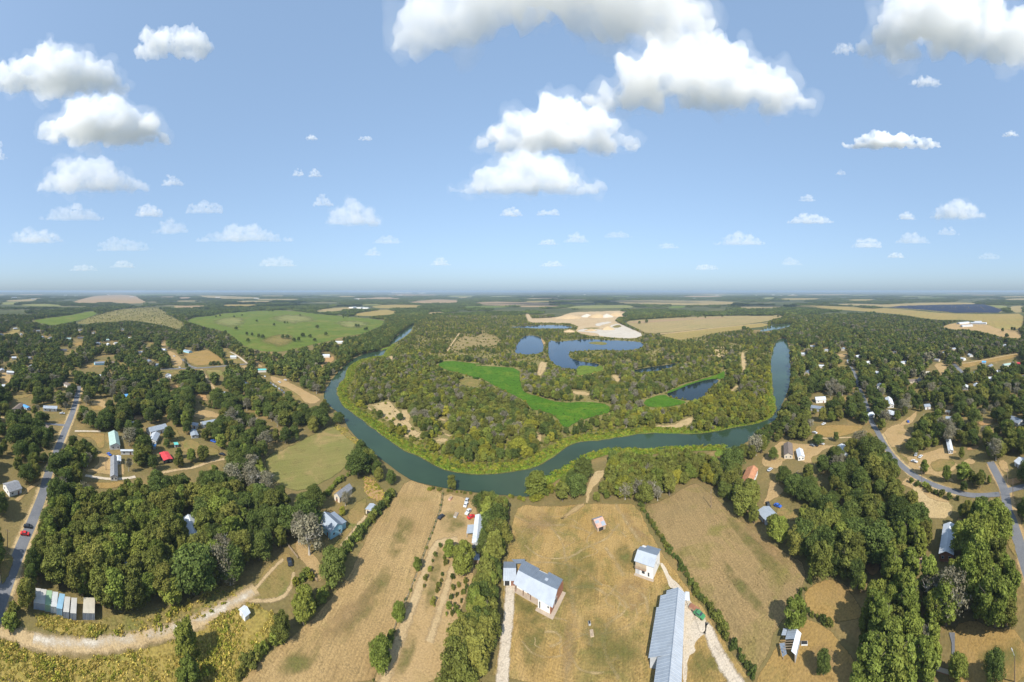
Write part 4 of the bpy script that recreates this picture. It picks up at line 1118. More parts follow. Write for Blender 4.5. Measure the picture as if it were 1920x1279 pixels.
TREES = []      # x, y, height, kind, zone
def clump_noise(X, Y, s):
    return np.array([mnoise.noise(Vector((x / s, y / s, 3.3))) for x, y in zip(X, Y)])
def fill(r0, r1, sp_scale, seed, far=False, h_scale=1.0):
    taken = None
    done = np.zeros(0)
    zl = ZONES + [DEFAULT]
    for zi, (poly, kinds, (h0, h1), sp, keep, lab, grp) in enumerate(zl):
        X, Y, px, py = candidates(r0, r1, sp * sp_scale, seed + zi * 13)
        if poly is not None: k = inside(px, py, poly)
        else: k = py < 1230
        for zj in range(zi):
            if zl[zj][0] is not None: k &= ~inside(px, py, zl[zj][0])
        X, Y, px, py = X[k], Y[k], px[k], py[k]
        if len(X) == 0: continue
        rng = np.random.default_rng(seed * 3 + zi)
        cn = clump_noise(X, Y, 34)
        hh = (h0 + (h1 - h0) * rng.random(len(X)) ** 1.2 + cn * (h1 - h0) * .4) * h_scale
        hh = hh * np.where(rng.random(len(X)) < .22, rng.uniform(.5, .85, len(X)), np.where(rng.random(len(X)) < .1, 1.22, 1.0))
        k = rng.random(len(X)) < keep + cn * (1 - keep) * 2.6
        hp = hh * F / np.hypot(X, Y)
        k &= ~reject(px, py, hp)
        for ex, ey, er in EXPLICIT:
            k &= (X - ex) ** 2 + (Y - ey) ** 2 > (er * 1.1) ** 2
        names = [q[0] for q in kinds]; w = np.array([q[1] for q in kinds])
        kn = clump_noise(X, Y, 55)
        for i in np.where(k)[0]:
            u = min(.999, max(0, rng.random() + kn[i] * .4))
            ki = int(np.searchsorted(np.cumsum(w / w.sum()), u))
            TREES.append((X[i], Y[i], hh[i], names[min(ki, len(names) - 1)], zi))
# ------------------------------------------------------------------ buildings, vehicles and other made things
def metal_mat(name, c, rough=0.5):
    return plain_mat(name, c, rough, .4, .10, .35)
ROOF = {
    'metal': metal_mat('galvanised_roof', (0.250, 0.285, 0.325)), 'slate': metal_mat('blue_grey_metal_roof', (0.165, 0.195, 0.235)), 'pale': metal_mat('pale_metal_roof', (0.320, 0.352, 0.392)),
    'white': metal_mat('white_metal_roof', (0.47, 0.50, 0.53)), 'green': metal_mat('pale_green_metal_roof', (0.30, 0.40, 0.36)), 'teal': metal_mat('teal_metal_roof', (0.12, 0.44, 0.40)),
    'red': metal_mat('red_metal_roof', (0.52, 0.05, 0.055)), 'brown': plain_mat('brown_shingle_roof', (0.155, 0.125, 0.105), .9, .1, .2, 1.2), 'grey': plain_mat('grey_shingle_roof', (0.20, 0.205, 0.215), .9, .1, .2, 1.2),
    'rust': plain_mat('rusted_tin_roof', (0.36, 0.15, 0.085), .85, .15, .35, .5, dirt=(0.42, 0.36, 0.33)), 'orange': plain_mat('rust_orange_tin_roof', (0.36, 0.175, 0.095), .85, .15, .2, .5),
    'blue': metal_mat('blue_tarp_roof', (0.10, 0.32, 0.62)), 'dark': plain_mat('dark_shingle_roof', (0.075, 0.08, 0.09), .9, .1, .2, 1.)}
WALL = {
    'white': plain_mat('white_wall', (0.60, 0.59, 0.56), .8, .2, .05), 'cream': plain_mat('cream_wall', (0.47, 0.41, 0.32), .85, .2, .07), 'brick': plain_mat('brown_cladding', (0.26, 0.12, 0.07), .85, .2, .18, 1.5),
    'blue': plain_mat('pale_blue_siding', (0.28, 0.50, 0.60), .8, .2, .07), 'grey': plain_mat('grey_wall', (0.36, 0.37, 0.38), .85, .2, .1), 'wood': plain_mat('weathered_boards', (0.30, 0.23, 0.16), .9, .1, .25, 1.5),
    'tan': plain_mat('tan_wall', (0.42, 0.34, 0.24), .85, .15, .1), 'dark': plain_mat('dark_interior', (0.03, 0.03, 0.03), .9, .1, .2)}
M['glass'] = plain_mat('window_glass', (0.03, 0.04, 0.05), .12, .6, .1)
M['trim'] = plain_mat('white_trim', (0.55, 0.55, 0.53), .7, .2, .05)
M['concrete'] = plain_mat('concrete', (0.36, 0.29, 0.22), .9, .15, .12, .8)
M['door'] = plain_mat('brown_door', (0.17, 0.085, 0.06), .7, .2, .15)
M['rubber'] = plain_mat('tyre_rubber', (0.02, 0.02, 0.022), .9, .2, .1)
M['steel'] = plain_mat('galvanised_steel', (0.35, 0.36, 0.37), .5, .4, .1)

class Frame:
    """local axes of a building: s along its ridge from a to b, n to the right-hand side of that direction, z up"""
    def __init__(self, name, a, b, label, cat, group=None):
        a, b = Vector((a[0], a[1], 0)), Vector((b[0], b[1], 0))
        self.L = (b - a).length
        self.o = empty(name, a, math.atan2(b.y - a.y, b.x - a.x))
        tag(self.o, label, cat, group)
    def _mesh(self, name, verts, faces, mat, parent=None):
        ob = mesh_obj(name, [(s, -n, z) for s, n, z in verts], faces, mat, parent or self.o)
        bm = bmesh.new(); bm.from_mesh(ob.data)
        bmesh.ops.recalc_face_normals(bm, faces=bm.faces)
        bm.to_mesh(ob.data); bm.free()
        return ob
    def box(self, name, s0, s1, n0, n1, z0, z1, mat, parent=None):
        v = [(s, n, z) for z in (z0, z1) for s, n in ((s0, n0), (s1, n0), (s1, n1), (s0, n1))]
        return self._mesh(name, v, [(0, 1, 2, 3), (4, 7, 6, 5), (0, 4, 5, 1), (1, 5, 6, 2), (2, 6, 7, 3), (3, 7, 4, 0)], mat, parent)
    def slab(self, name, quad, th, mat, seam=0.0, parent=None, rib=0.06):
        """a roof plane: quad = ridge start, ridge end, eave end, eave start; raised seams run from ridge to eave"""
        q = [Vector(p) for p in quad]
        d = Vector((0, 0, -th))
        v = q + [p + d for p in q]
        f = [(0, 1, 2, 3), (4, 7, 6, 5), (0, 4, 5, 1), (1, 5, 6, 2), (2, 6, 7, 3), (3, 7, 4, 0)]
        if seam:
            n = max(2, int((q[1] - q[0]).length / seam))
            e = (q[1] - q[0]).normalized() * .05
            up = Vector((0, 0, rib))
            for i in range(n + 1):
                t = (i + .02) / (n + .04)
                a, b = q[0].lerp(q[1], t), q[3].lerp(q[2], t)
                k = len(v)
                v += [a - e, a + e, b + e, b - e, a + up, b + up]
                f += [(k, k + 4, k + 5, k + 3), (k + 1, k + 2, k + 5, k + 4), (k, k + 1, k + 4), (k + 3, k + 5, k + 2)]
        return self._mesh(name, v, f, mat, parent)
    def gable_wall(self, name, s0, s1, nR, nL, zR, zr, zL, mat, parent=None):
        """walls under a gable roof: nR < 0 < nL are the two wall faces"""
        prof = [(nR, 0), (nR, zR), (0, zr), (nL, zL), (nL, 0)]
        v = [(s0, n, z) for n, z in prof] + [(s1, n, z) for n, z in prof]
        f = [(0, 1, 2, 3, 4), (9, 8, 7, 6, 5)] + [(i, (i + 1) % 5, 5 + (i + 1) % 5, 5 + i) for i in range(5)]
        return self._mesh(name, v, f, mat, parent)
    def window(self, side, at, n_or_s, z, w, h, name='window', mat=None):
        """side 'n+','n-' : in the long wall at n = n_or_s ; 's+','s-': in an end wall at s = n_or_s"""
        sg = 1 if side[1] == '+' else -1
        def bx(nm, out, ww, hh, m, par):
            if side[0] == 'n':
                a, b = sorted((n_or_s - sg * .05, n_or_s + sg * out))
                return self.box(nm, at - ww / 2, at + ww / 2, a, b, z - hh / 2, z + hh / 2, m, par)
            a, b = sorted((n_or_s - sg * .05, n_or_s + sg * out))
            return self.box(nm, a, b, at - ww / 2, at + ww / 2, z - hh / 2, z + hh / 2, m, par)
        if name == 'window':
            fr = bx('window', .05, w, h, M['trim'], None)
            bx('pane', .07, w - .2, h - .2, M['glass'], fr)
        else:
            dr = bx(name, .06, w, h, mat or M['door'], None)

def gable(name, a, b, label, cat='house', group=None, nL=3.5, nR=3.5, zr=4.6, ze=3.0, roof='metal', wall='white', seam=0.0, win=True, over=.35, zeR=None, roof2=None, wallmat2=None):
    fr = Frame(name, a, b, label, cat, group)
    L = fr.L
    zeR = ze if zeR is None else zeR
    kL, kR = (zr - ze) / nL, (zr - zeR) / nR
    fr.gable_wall('wall', over, L - over, -nR + over, nL - over, zeR + kR * over - .12, zr - .14, ze + kL * over - .12, WALL[wall])
    fr.slab('roof', [(0, 0, zr), (L, 0, zr), (L, nL, ze), (0, nL, ze)], .12, ROOF[roof], seam)
    fr.slab('roof', [(L, -.003, zr - .003), (0, -.003, zr - .003), (0, -nR, zeR), (L, -nR, zeR)], .12, ROOF[roof2 or roof], seam)
    if win:
        zc = min(ze, zeR) * .55
        n = max(1, int(L / 4.2))
        for i in range(n):
            at = over + (i + .5) * (L - 2 * over) / n
            for sd, nn in (('n+', nL - over), ('n-', -nR + over)):
                if i == n // 2 and sd == 'n+': fr.window(sd, at, nn, 1.05, 1.0, 2.05, 'door')
                else: fr.window(sd, at, nn, zc, 1.3, 1.15)
        for sd, ss in (('s-', over), ('s+', L - over)):
            for nn in (-nR * .45, nL * .45): fr.window(sd, nn, ss, zc, 1.1, 1.15)
    return fr
def vis_px(s):
    VISIBLE.append(P(s))
def rid(s, z):
    p = P(s)
    return [G(x, y, z) for x, y in p]

# --- the white house with the wing (main house of the yard)
f = Frame('farmhouse', (2.8, 133.3), (17.3, 123.6), 'long white farmhouse with blue-grey metal roof, porch and garage wing', 'house')
f.gable_wall('wall', .2, 11.6, -6.7, 2.0, 3.35, 5.3, 4.3, WALL['white'])
f.box('wall', 11.605, 16.6, -6.3, 4.75, 0, 3.0, WALL['white'])
f.gable_wall('gable_end', 16.1, 17.0, -6.35, 4.6, 3.3, 5.2, 3.15, WALL['brick'])
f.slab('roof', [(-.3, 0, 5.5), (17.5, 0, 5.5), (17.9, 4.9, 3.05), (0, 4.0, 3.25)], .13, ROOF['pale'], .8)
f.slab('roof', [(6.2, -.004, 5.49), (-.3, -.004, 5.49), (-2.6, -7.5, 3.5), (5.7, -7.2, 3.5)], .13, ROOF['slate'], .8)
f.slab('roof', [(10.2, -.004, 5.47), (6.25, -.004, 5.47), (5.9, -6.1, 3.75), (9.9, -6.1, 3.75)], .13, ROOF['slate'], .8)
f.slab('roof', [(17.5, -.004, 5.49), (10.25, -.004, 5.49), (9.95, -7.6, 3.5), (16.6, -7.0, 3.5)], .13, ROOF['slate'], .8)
f.box('skylight', 10.8, 12.0, -3.2, -2.0, 4.75, 4.98, ROOF['pale'])
f.box('porch_floor', .1, 11.6, 2.02, 4.1, 0, .25, M['concrete'])
for s_ in (.8, 4.2, 7.6, 11.0): f.box('porch_post', s_, s_ + .18, 3.6, 3.78, .25, 3.3, M['door'])
f.box('terrace', 11.2, 18.6, 4.76, 6.2, 0, .16, M['concrete'])
f.box('terrace', 17.05, 18.6, -5.5, 4.7, 0, .15, M['concrete'])
for s_ in (2.4, 9.4): f.window('n+', s_, 2.0, 1.6, 1.5, 1.5)
f.window('n+', 5.8, 2.0, 1.3, 1.1, 2.1, 'door')
f.window('n+', 12.4, 4.75, 1.55, .7, 2.6)
f.window('n+', 16.0, 4.75, 2.3, .8, .9)
f.window('s+', 0.5, 17.0, 1.4, 2.4, 2.2)
# garage wing, set square to the picture of the yard, joined by a covered way
w = Frame('garage_wing', (-3.6, 136.2), (1.7, 136.2), 'garage', 'garage')
for k in ('label', 'category'): del w.o[k]
w.o.parent = f.o
w.o.matrix_parent_inverse = (Matrix.Translation(f.o.location) @ f.o.rotation_euler.to_matrix().to_4x4()).inverted()
w.gable_wall('wall', .3, 5.0, -4.0, 3.7, 2.85, 3.9, 2.65, WALL['white'])
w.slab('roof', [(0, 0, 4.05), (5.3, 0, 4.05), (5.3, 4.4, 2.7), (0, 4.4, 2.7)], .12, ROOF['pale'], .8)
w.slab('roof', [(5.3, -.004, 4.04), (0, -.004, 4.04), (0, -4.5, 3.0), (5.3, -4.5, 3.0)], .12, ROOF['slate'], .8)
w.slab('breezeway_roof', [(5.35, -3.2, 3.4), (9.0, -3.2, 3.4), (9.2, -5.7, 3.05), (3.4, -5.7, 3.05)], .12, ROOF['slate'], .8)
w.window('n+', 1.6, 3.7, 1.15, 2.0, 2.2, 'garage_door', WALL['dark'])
w.window('n+', 4.0, 3.7, 1.15, 1.7, 2.2, 'garage_door')
w.box('courtyard_floor', 5.05, 7.4, -3.1, 2.2, 0, .2, WALL['brick'])
vis_px('M 100,150 480,150 1130,510 1010,1160 900,1180 700,1050 300,700 320,640 100,600')

# --- two-storey white house
f = Frame('two_storey_house', (53.4, 131.2), (59.4, 125.1), 'two-storey white house with grey metal roof and open balcony', 'house')
f.gable_wall('wall', .3, 8.3, -4.9, 3.4, 6.0, 7.3, 5.6, WALL['white'])
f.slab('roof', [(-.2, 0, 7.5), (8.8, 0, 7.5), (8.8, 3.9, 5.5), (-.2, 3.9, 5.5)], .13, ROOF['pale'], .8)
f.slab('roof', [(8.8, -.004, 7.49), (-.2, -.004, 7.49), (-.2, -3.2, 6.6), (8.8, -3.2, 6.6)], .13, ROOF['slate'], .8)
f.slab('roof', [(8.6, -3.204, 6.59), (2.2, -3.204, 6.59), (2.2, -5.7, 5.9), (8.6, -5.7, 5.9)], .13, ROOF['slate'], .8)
f.box('balcony', .4, 5.3, 3.405, 4.3, 3.0, 3.14, WALL['brick'])
f.box('balcony_wall', .42, 5.28, 3.41, 3.5, 3.14, 5.0, WALL['tan'])
f.box('railing', .4, 5.3, 4.25, 4.3, 3.15, 4.1, WALL['wood'])
f.box('entrance_recess', .6, 2.2, 3.405, 3.47, .1, 2.6, WALL['grey'])
f.window('n+', 3.9, 3.4, 1.6, 1.5, 1.3)
f.window('n+', 6.3, 3.4, 1.45, .9, 1.8)
f.window('s+', 0, 8.3, 4.2, .8, 1.3)
f.window('s+', -2.4, 8.3, 1.6, .9, 1.2)
f.box('slab', .1, 8.8, 3.5, 4.6, 0, .18, M['concrete'])
vis_px('N 60,100 320,90 320,200 260,410 80,370 70,240')

# --- long tin shed
f = Frame('long_shed', (60.4, 108.3), (40.2, 78.8), 'very long shed with ribbed metal roof beside the gravel drive', 'shed')
SEAM = .95
f.slab('roof', [(-1.2, 0, 6.0), (.5, 0, 6.0), (.5, 4.5, 3.9), (-1.6, 4.5, 3.9)], .1, ROOF['metal'], SEAM, rib=.11)
f.slab('roof', [(.51, 0, 6.0), (5.2, 0, 6.0), (5.2, 6.6, 3.6), (.51, 6.6, 3.6)], .1, ROOF['metal'], SEAM, rib=.11)
f.slab('roof', [(5.21, 0, 6.0), (21.8, 0, 6.0), (21.8, 7.4, 3.5), (5.21, 7.4, 3.5)], .1, ROOF['metal'], SEAM, rib=.11)
f.slab('roof', [(21.81, 0, 6.0), (35.8, 0, 6.0), (35.8, 4.5, 4.1), (21.81, 4.5, 4.1)], .1, ROOF['metal'], SEAM, rib=.11)
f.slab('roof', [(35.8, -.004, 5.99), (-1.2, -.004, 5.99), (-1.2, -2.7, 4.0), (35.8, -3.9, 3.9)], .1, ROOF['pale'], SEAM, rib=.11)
f.box('ridge_cap', -1.2, 35.8, -.14, .14, 5.985, 6.07, ROOF['slate'])
f.box('wall', 5.6, 21.5, -2.6, 6.9, 0, 3.55, WALL['grey'])
f.box('wall', 21.505, 35.5, -3.2, 3.9, 0, 4.0, WALL['grey'])
f.box('wall', .9, 5.595, -2.4, 6.1, 0, 3.6, WALL['grey'])
f.box('wall', -1.0, .895, -2.3, 4.1, 0, 3.8, WALL['grey'])
f.slab('lean_to_roof', [(-2.0, -2.75, 3.9), (1.5, -2.75, 3.9), (.5, -4.6, 2.9), (-3.0, -4.2, 2.9)], .1, ROOF['white'])
for s_, n_ in ((-2.6, -3.9), (.3, -4.2)): f.box('post', s_, s_ + .14, n_ - .07, n_ + .07, 0, 2.95, M['steel'])
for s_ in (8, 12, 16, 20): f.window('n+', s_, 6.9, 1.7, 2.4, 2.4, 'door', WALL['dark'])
vis_px('N 360,490 470,470 540,560 530,1290 250,1290 280,1080 200,1060 260,640 300,540')

# --- rusty barn
f = gable('small_barn', (40.9, 160.2), (46.0, 161.2), 'small old barn with patched rusty tin roof standing in the yard', 'barn', None, 4.2, 2.4, 3.8, 2.2, 'rust', 'wood', .9, False, zeR=2.6, roof2='metal')
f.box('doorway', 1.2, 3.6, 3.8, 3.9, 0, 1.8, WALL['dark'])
f.slab('roof_patch', [(.3, .8, 3.55), (2.4, .8, 3.55), (2.4, 2.2, 3.02), (.3, 2.2, 3.02)], .04, ROOF['metal'])
f.slab('roof_patch', [(2.9, 2.0, 3.12), (5.0, 2.0, 3.12), (5.0, 4.1, 2.32), (2.9, 4.1, 2.32)], .04, ROOF['metal'])
vis_px('C 735,290 830,280 840,390 740,390')

# --- pale blue house and its outbuildings
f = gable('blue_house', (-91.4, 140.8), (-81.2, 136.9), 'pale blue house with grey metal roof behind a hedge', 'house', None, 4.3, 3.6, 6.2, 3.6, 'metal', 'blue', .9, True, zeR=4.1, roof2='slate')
f.slab('lean_to_roof', [(10.0, -3.7, 3.95), (.2, -3.7, 3.95), (-.6, -7.0, 3.1), (9.4, -7.2, 3.1)], .1, ROOF['metal'], .9)
f.box('lean_to_wall', .6, 9.2, -6.8, -3.55, 0, 3.0, WALL['blue'])
f.box('step', 10.6, 11.4, -2.2, -1.0, 0, .4, M['concrete'])
vis_px('O 280,640 380,620 500,600 720,760 690,880 500,1060 300,890')
f = gable('gable_barn', (-95.0, 159.0), (-93.0, 171.0), 'narrow barn with weathered grey roof and cream gable', 'barn', None, 2.4, 2.4, 5.0, 3.0, 'grey', 'cream', 0, False)
f.window('s-', 0, .35, 2.2, 1.0, 1.2)
f.window('s-', 0, .36, .9, 1.3, 1.7, 'door')
vis_px('O 580,380 720,210 800,240 800,340 700,400 620,470')
f = gable('pump_shed', (-74.2, 157.6), (-73.9, 163.2), 'small open shed with pale metal roof by the hedge', 'shed', None, 2.2, 2.2, 3.1, 2.5, 'pale', 'cream', 0, False)
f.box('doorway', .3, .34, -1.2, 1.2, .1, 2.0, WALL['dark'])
vis_px('O 980,490 1160,490 1160,560 1060,640 980,640')

# --- white well shed in the tall grass
a, b = rid('B 45,850 75,825', 3.0)
f = gable('well_shed', a + (a - b) * .1, b, 'tiny white metal shed alone in the tall grass', 'shed', None, 1.9, 1.9, 3.0, 2.1, 'white', 'white', .6, False)
f.window('s-', 0, .35, 1.0, 1.0, 1.9, 'door', WALL['grey'])
vis_px('B 10,820 95,820 95,890 30,925 10,870')

# --- sheds and junk lot by the tree row
a, b = rid('P 720,400 670,880', 3.2)
f = gable('tin_roof_row', a, b, 'long low tin-roofed shed patched together beside the tree row', 'shed', None, 2.2, 2.2, 3.2, 2.6, 'white', 'grey', 1.0, False, roof2='metal')
f.slab('roof_extension', [(f.L * .38, 2.25, 2.75), (f.L * .68, 2.25, 2.75), (f.L * .68, 5.4, 2.3), (f.L * .38, 5.4, 2.3)], .09, ROOF['metal'], .8)
for s_ in (.40, .66): f.box('post', f.L * s_, f.L * s_ + .14, 5.1, 5.24, 0, 2.35, M['steel'])
vis_px('P 530,530 680,400 780,400 760,880 620,900 520,680')
a, b = rid('P 615,1100 720,1100', 2.6)
f = gable('goat_shed', a, b, 'small square tin-roofed hut under the tall green tree', 'shed', None, 2.4, 2.4, 2.7, 2.3, 'metal', 'wood', .8, False)
vis_px('P 600,1030 720,1030 720,1160 600,1170')

# --- ruined tin barn
f = Frame('ruined_barn', (84.6, 71.2), (77.8, 68.0), 'ruined tin barn with its roof torn open to the rafters', 'barn')
f.slab('roof', [(-1.2, 0, 4.0), (5.9, 0, 4.0), (5.7, -1.5, 2.9), (-1.2, -1.6, 2.9)], .08, ROOF['white'], .7)
f.slab('roof', [(-1.2, .004, 3.99), (2.0, .004, 3.99), (2.0, 3.2, 2.9), (-1.2, 3.2, 2.9)], .08, ROOF['metal'], .7)
f.slab('roof', [(-1.6, 3.4, 2.75), (.6, 3.4, 2.75), (.6, 5.0, 2.3), (-1.6, 5.0, 2.3)], .08, ROOF['pale'], .7)
f.slab('roof', [(3.2, 3.0, 3.0), (6.2, 1.4, 3.0), (6.5, 2.8, 1.9), (3.0, 4.9, 1.9)], .08, ROOF['metal'], .7)
for s_ in (2.6, 3.4, 4.2, 5.0): f.slab('rafter', [(s_, .1, 3.95), (s_ + .14, .1, 3.95), (s_ + .14, 3.0, 2.95), (s_, 3.0, 2.95)], .12, WALL['wood'])
for s_, n_ in ((-.9, -1.3), (5.5, -1.2), (-1.0, 3.1), (5.6, 2.6), (2.2, 3.1), (2.2, -1.3)): f.box('post', s_, s_ + .16, n_, n_ + .16, 0, 2.85, WALL['wood'])
f.box('wall', -1.0, 5.5, -1.25, -1.15, 0, 2.8, ROOF['metal'])
f.box('wall', -1.0, -.9, -1.1, 3.0, 0, 2.8, ROOF['metal'])
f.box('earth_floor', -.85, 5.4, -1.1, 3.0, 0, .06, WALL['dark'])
vis_px('R 470,270 600,260 800,480 650,820 560,870 380,640 380,480')

# --- blue-white tin house in the right wood
f = gable('tin_house', (157.9, 36.5), (139.7, 34.1), 'long house with bright tin roof under dappled shade', 'house', None, 3.3, 3.5, 5.0, 3.6, 'white', 'brick', .9, True)
vis_px('S 720,150 910,160 900,400 870,680 840,780 740,640 640,640 660,400')
a, b = rid('S 300,640 440,640', 2.8)
f = gable('red_hut', a, b, 'small hut with faded red roof half hidden by trees', 'shed', None, 1.8, 1.8, 2.9, 2.2, 'rust', 'dark', 0, False)
vis_px('S 260,590 450,590 450,720 230,780')

# --- storage containers
CONT = [((258, 222), (228, 475), (318, 492), (345, 235), 'white', 'outermost white storage container at the bush end of the row'),
        ((358, 240), (330, 490), (412, 510), (450, 245), 'white', 'white storage container between another white one and the green one'),
        ((460, 255), (435, 515), (520, 535), (553, 275), 'cgreen', 'green-roofed storage container in the row'),
        ((565, 300), (537, 540), (630, 565), (660, 300), 'cgrey', 'grey-roofed storage container beside the green one'),
        ((690, 330), (640, 575), (725, 600), (775, 345), 'cblue', 'light blue roofed storage container in the row'),
        ((785, 365), (755, 645), (855, 655), (878, 380), 'white', 'white storage container beside the light blue one'),
        ((905, 385), (885, 668), (980, 675), (1000, 385), 'white', 'white storage container beside the gap in the row'),
        ((1130, 390), (1112, 665), (1205, 670), (1215, 395), 'ccream', 'cream storage container across the gap, next to its twin'),
        ((1230, 395), (1218, 670), (1312, 672), (1320, 395), 'ccream', 'end cream storage container at the shaded side of the row')]
ROOF['cgreen'] = metal_mat('green_container_paint', (0.22, 0.33, 0.20)); ROOF['cgrey'] = metal_mat('grey_container_paint', (0.42, 0.43, 0.42))
ROOF['cblue'] = metal_mat('blue_container_paint', (0.20, 0.34, 0.44)); ROOF['ccream'] = metal_mat('cream_container_paint', (0.42, 0.38, 0.30))
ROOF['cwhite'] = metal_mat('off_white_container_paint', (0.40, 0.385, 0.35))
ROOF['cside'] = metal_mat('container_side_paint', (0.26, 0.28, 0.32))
for q0, q1, q2, q3, mt, lab in CONT:
    g = [G(40 + x / 9.6, 1080 + y / 9.6, 2.6) for x, y in (q0, q1, q2, q3)]
    bk, ft = (g[0] + g[3]) / 2, (g[1] + g[2]) / 2
    d = (ft - bk).normalized()
    f = Frame('storage_container', ft - d * 6.06, ft, lab, 'container', 'storage containers parked in a row')
    wv = 1.1
    prof, k = [], 22
    vs, fs = [], []
    for sd in (-1, 1):
        base = len(vs)
        for i in range(k + 1):
            s = .12 + i / k * 5.82
            n = sd * (wv - (.05 if (i // 2) % 2 else 0.0))
            vs += [(s, n, .18), (s, n, 2.5)]
        for i in range(k): fs.append((base + 2 * i, base + 2 * i + 2, base + 2 * i + 3, base + 2 * i + 1))
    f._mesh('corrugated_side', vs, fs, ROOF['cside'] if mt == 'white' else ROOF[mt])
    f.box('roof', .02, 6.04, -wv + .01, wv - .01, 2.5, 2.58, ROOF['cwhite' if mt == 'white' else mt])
    f.box('floor', .05, 6.0, -wv + .02, wv - .02, .05, .18, M['steel'])
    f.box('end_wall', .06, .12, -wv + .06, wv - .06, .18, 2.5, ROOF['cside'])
    for s_ in (-1, 1):
        a_, b_ = sorted((s_ * .04, s_ * (wv - .08)))
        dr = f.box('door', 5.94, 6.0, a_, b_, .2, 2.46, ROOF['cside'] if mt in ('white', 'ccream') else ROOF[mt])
        f.box('lock_bar', 6.0, 6.05, s_ * .5 - .03, s_ * .5 + .03, .25, 2.4, M['steel'], dr)
    for s_ in (.0, 5.92):
        for n_ in (-wv, wv - .1): f.box('corner_post', s_, s_ + .13, n_, n_ + .1, .02, 2.6, M['steel'])
vis_px('Q 220,215 560,260 1000,360 1000,800 750,780 220,600')
vis_px('Q 1110,500 1320,500 1320,800 1110,800')

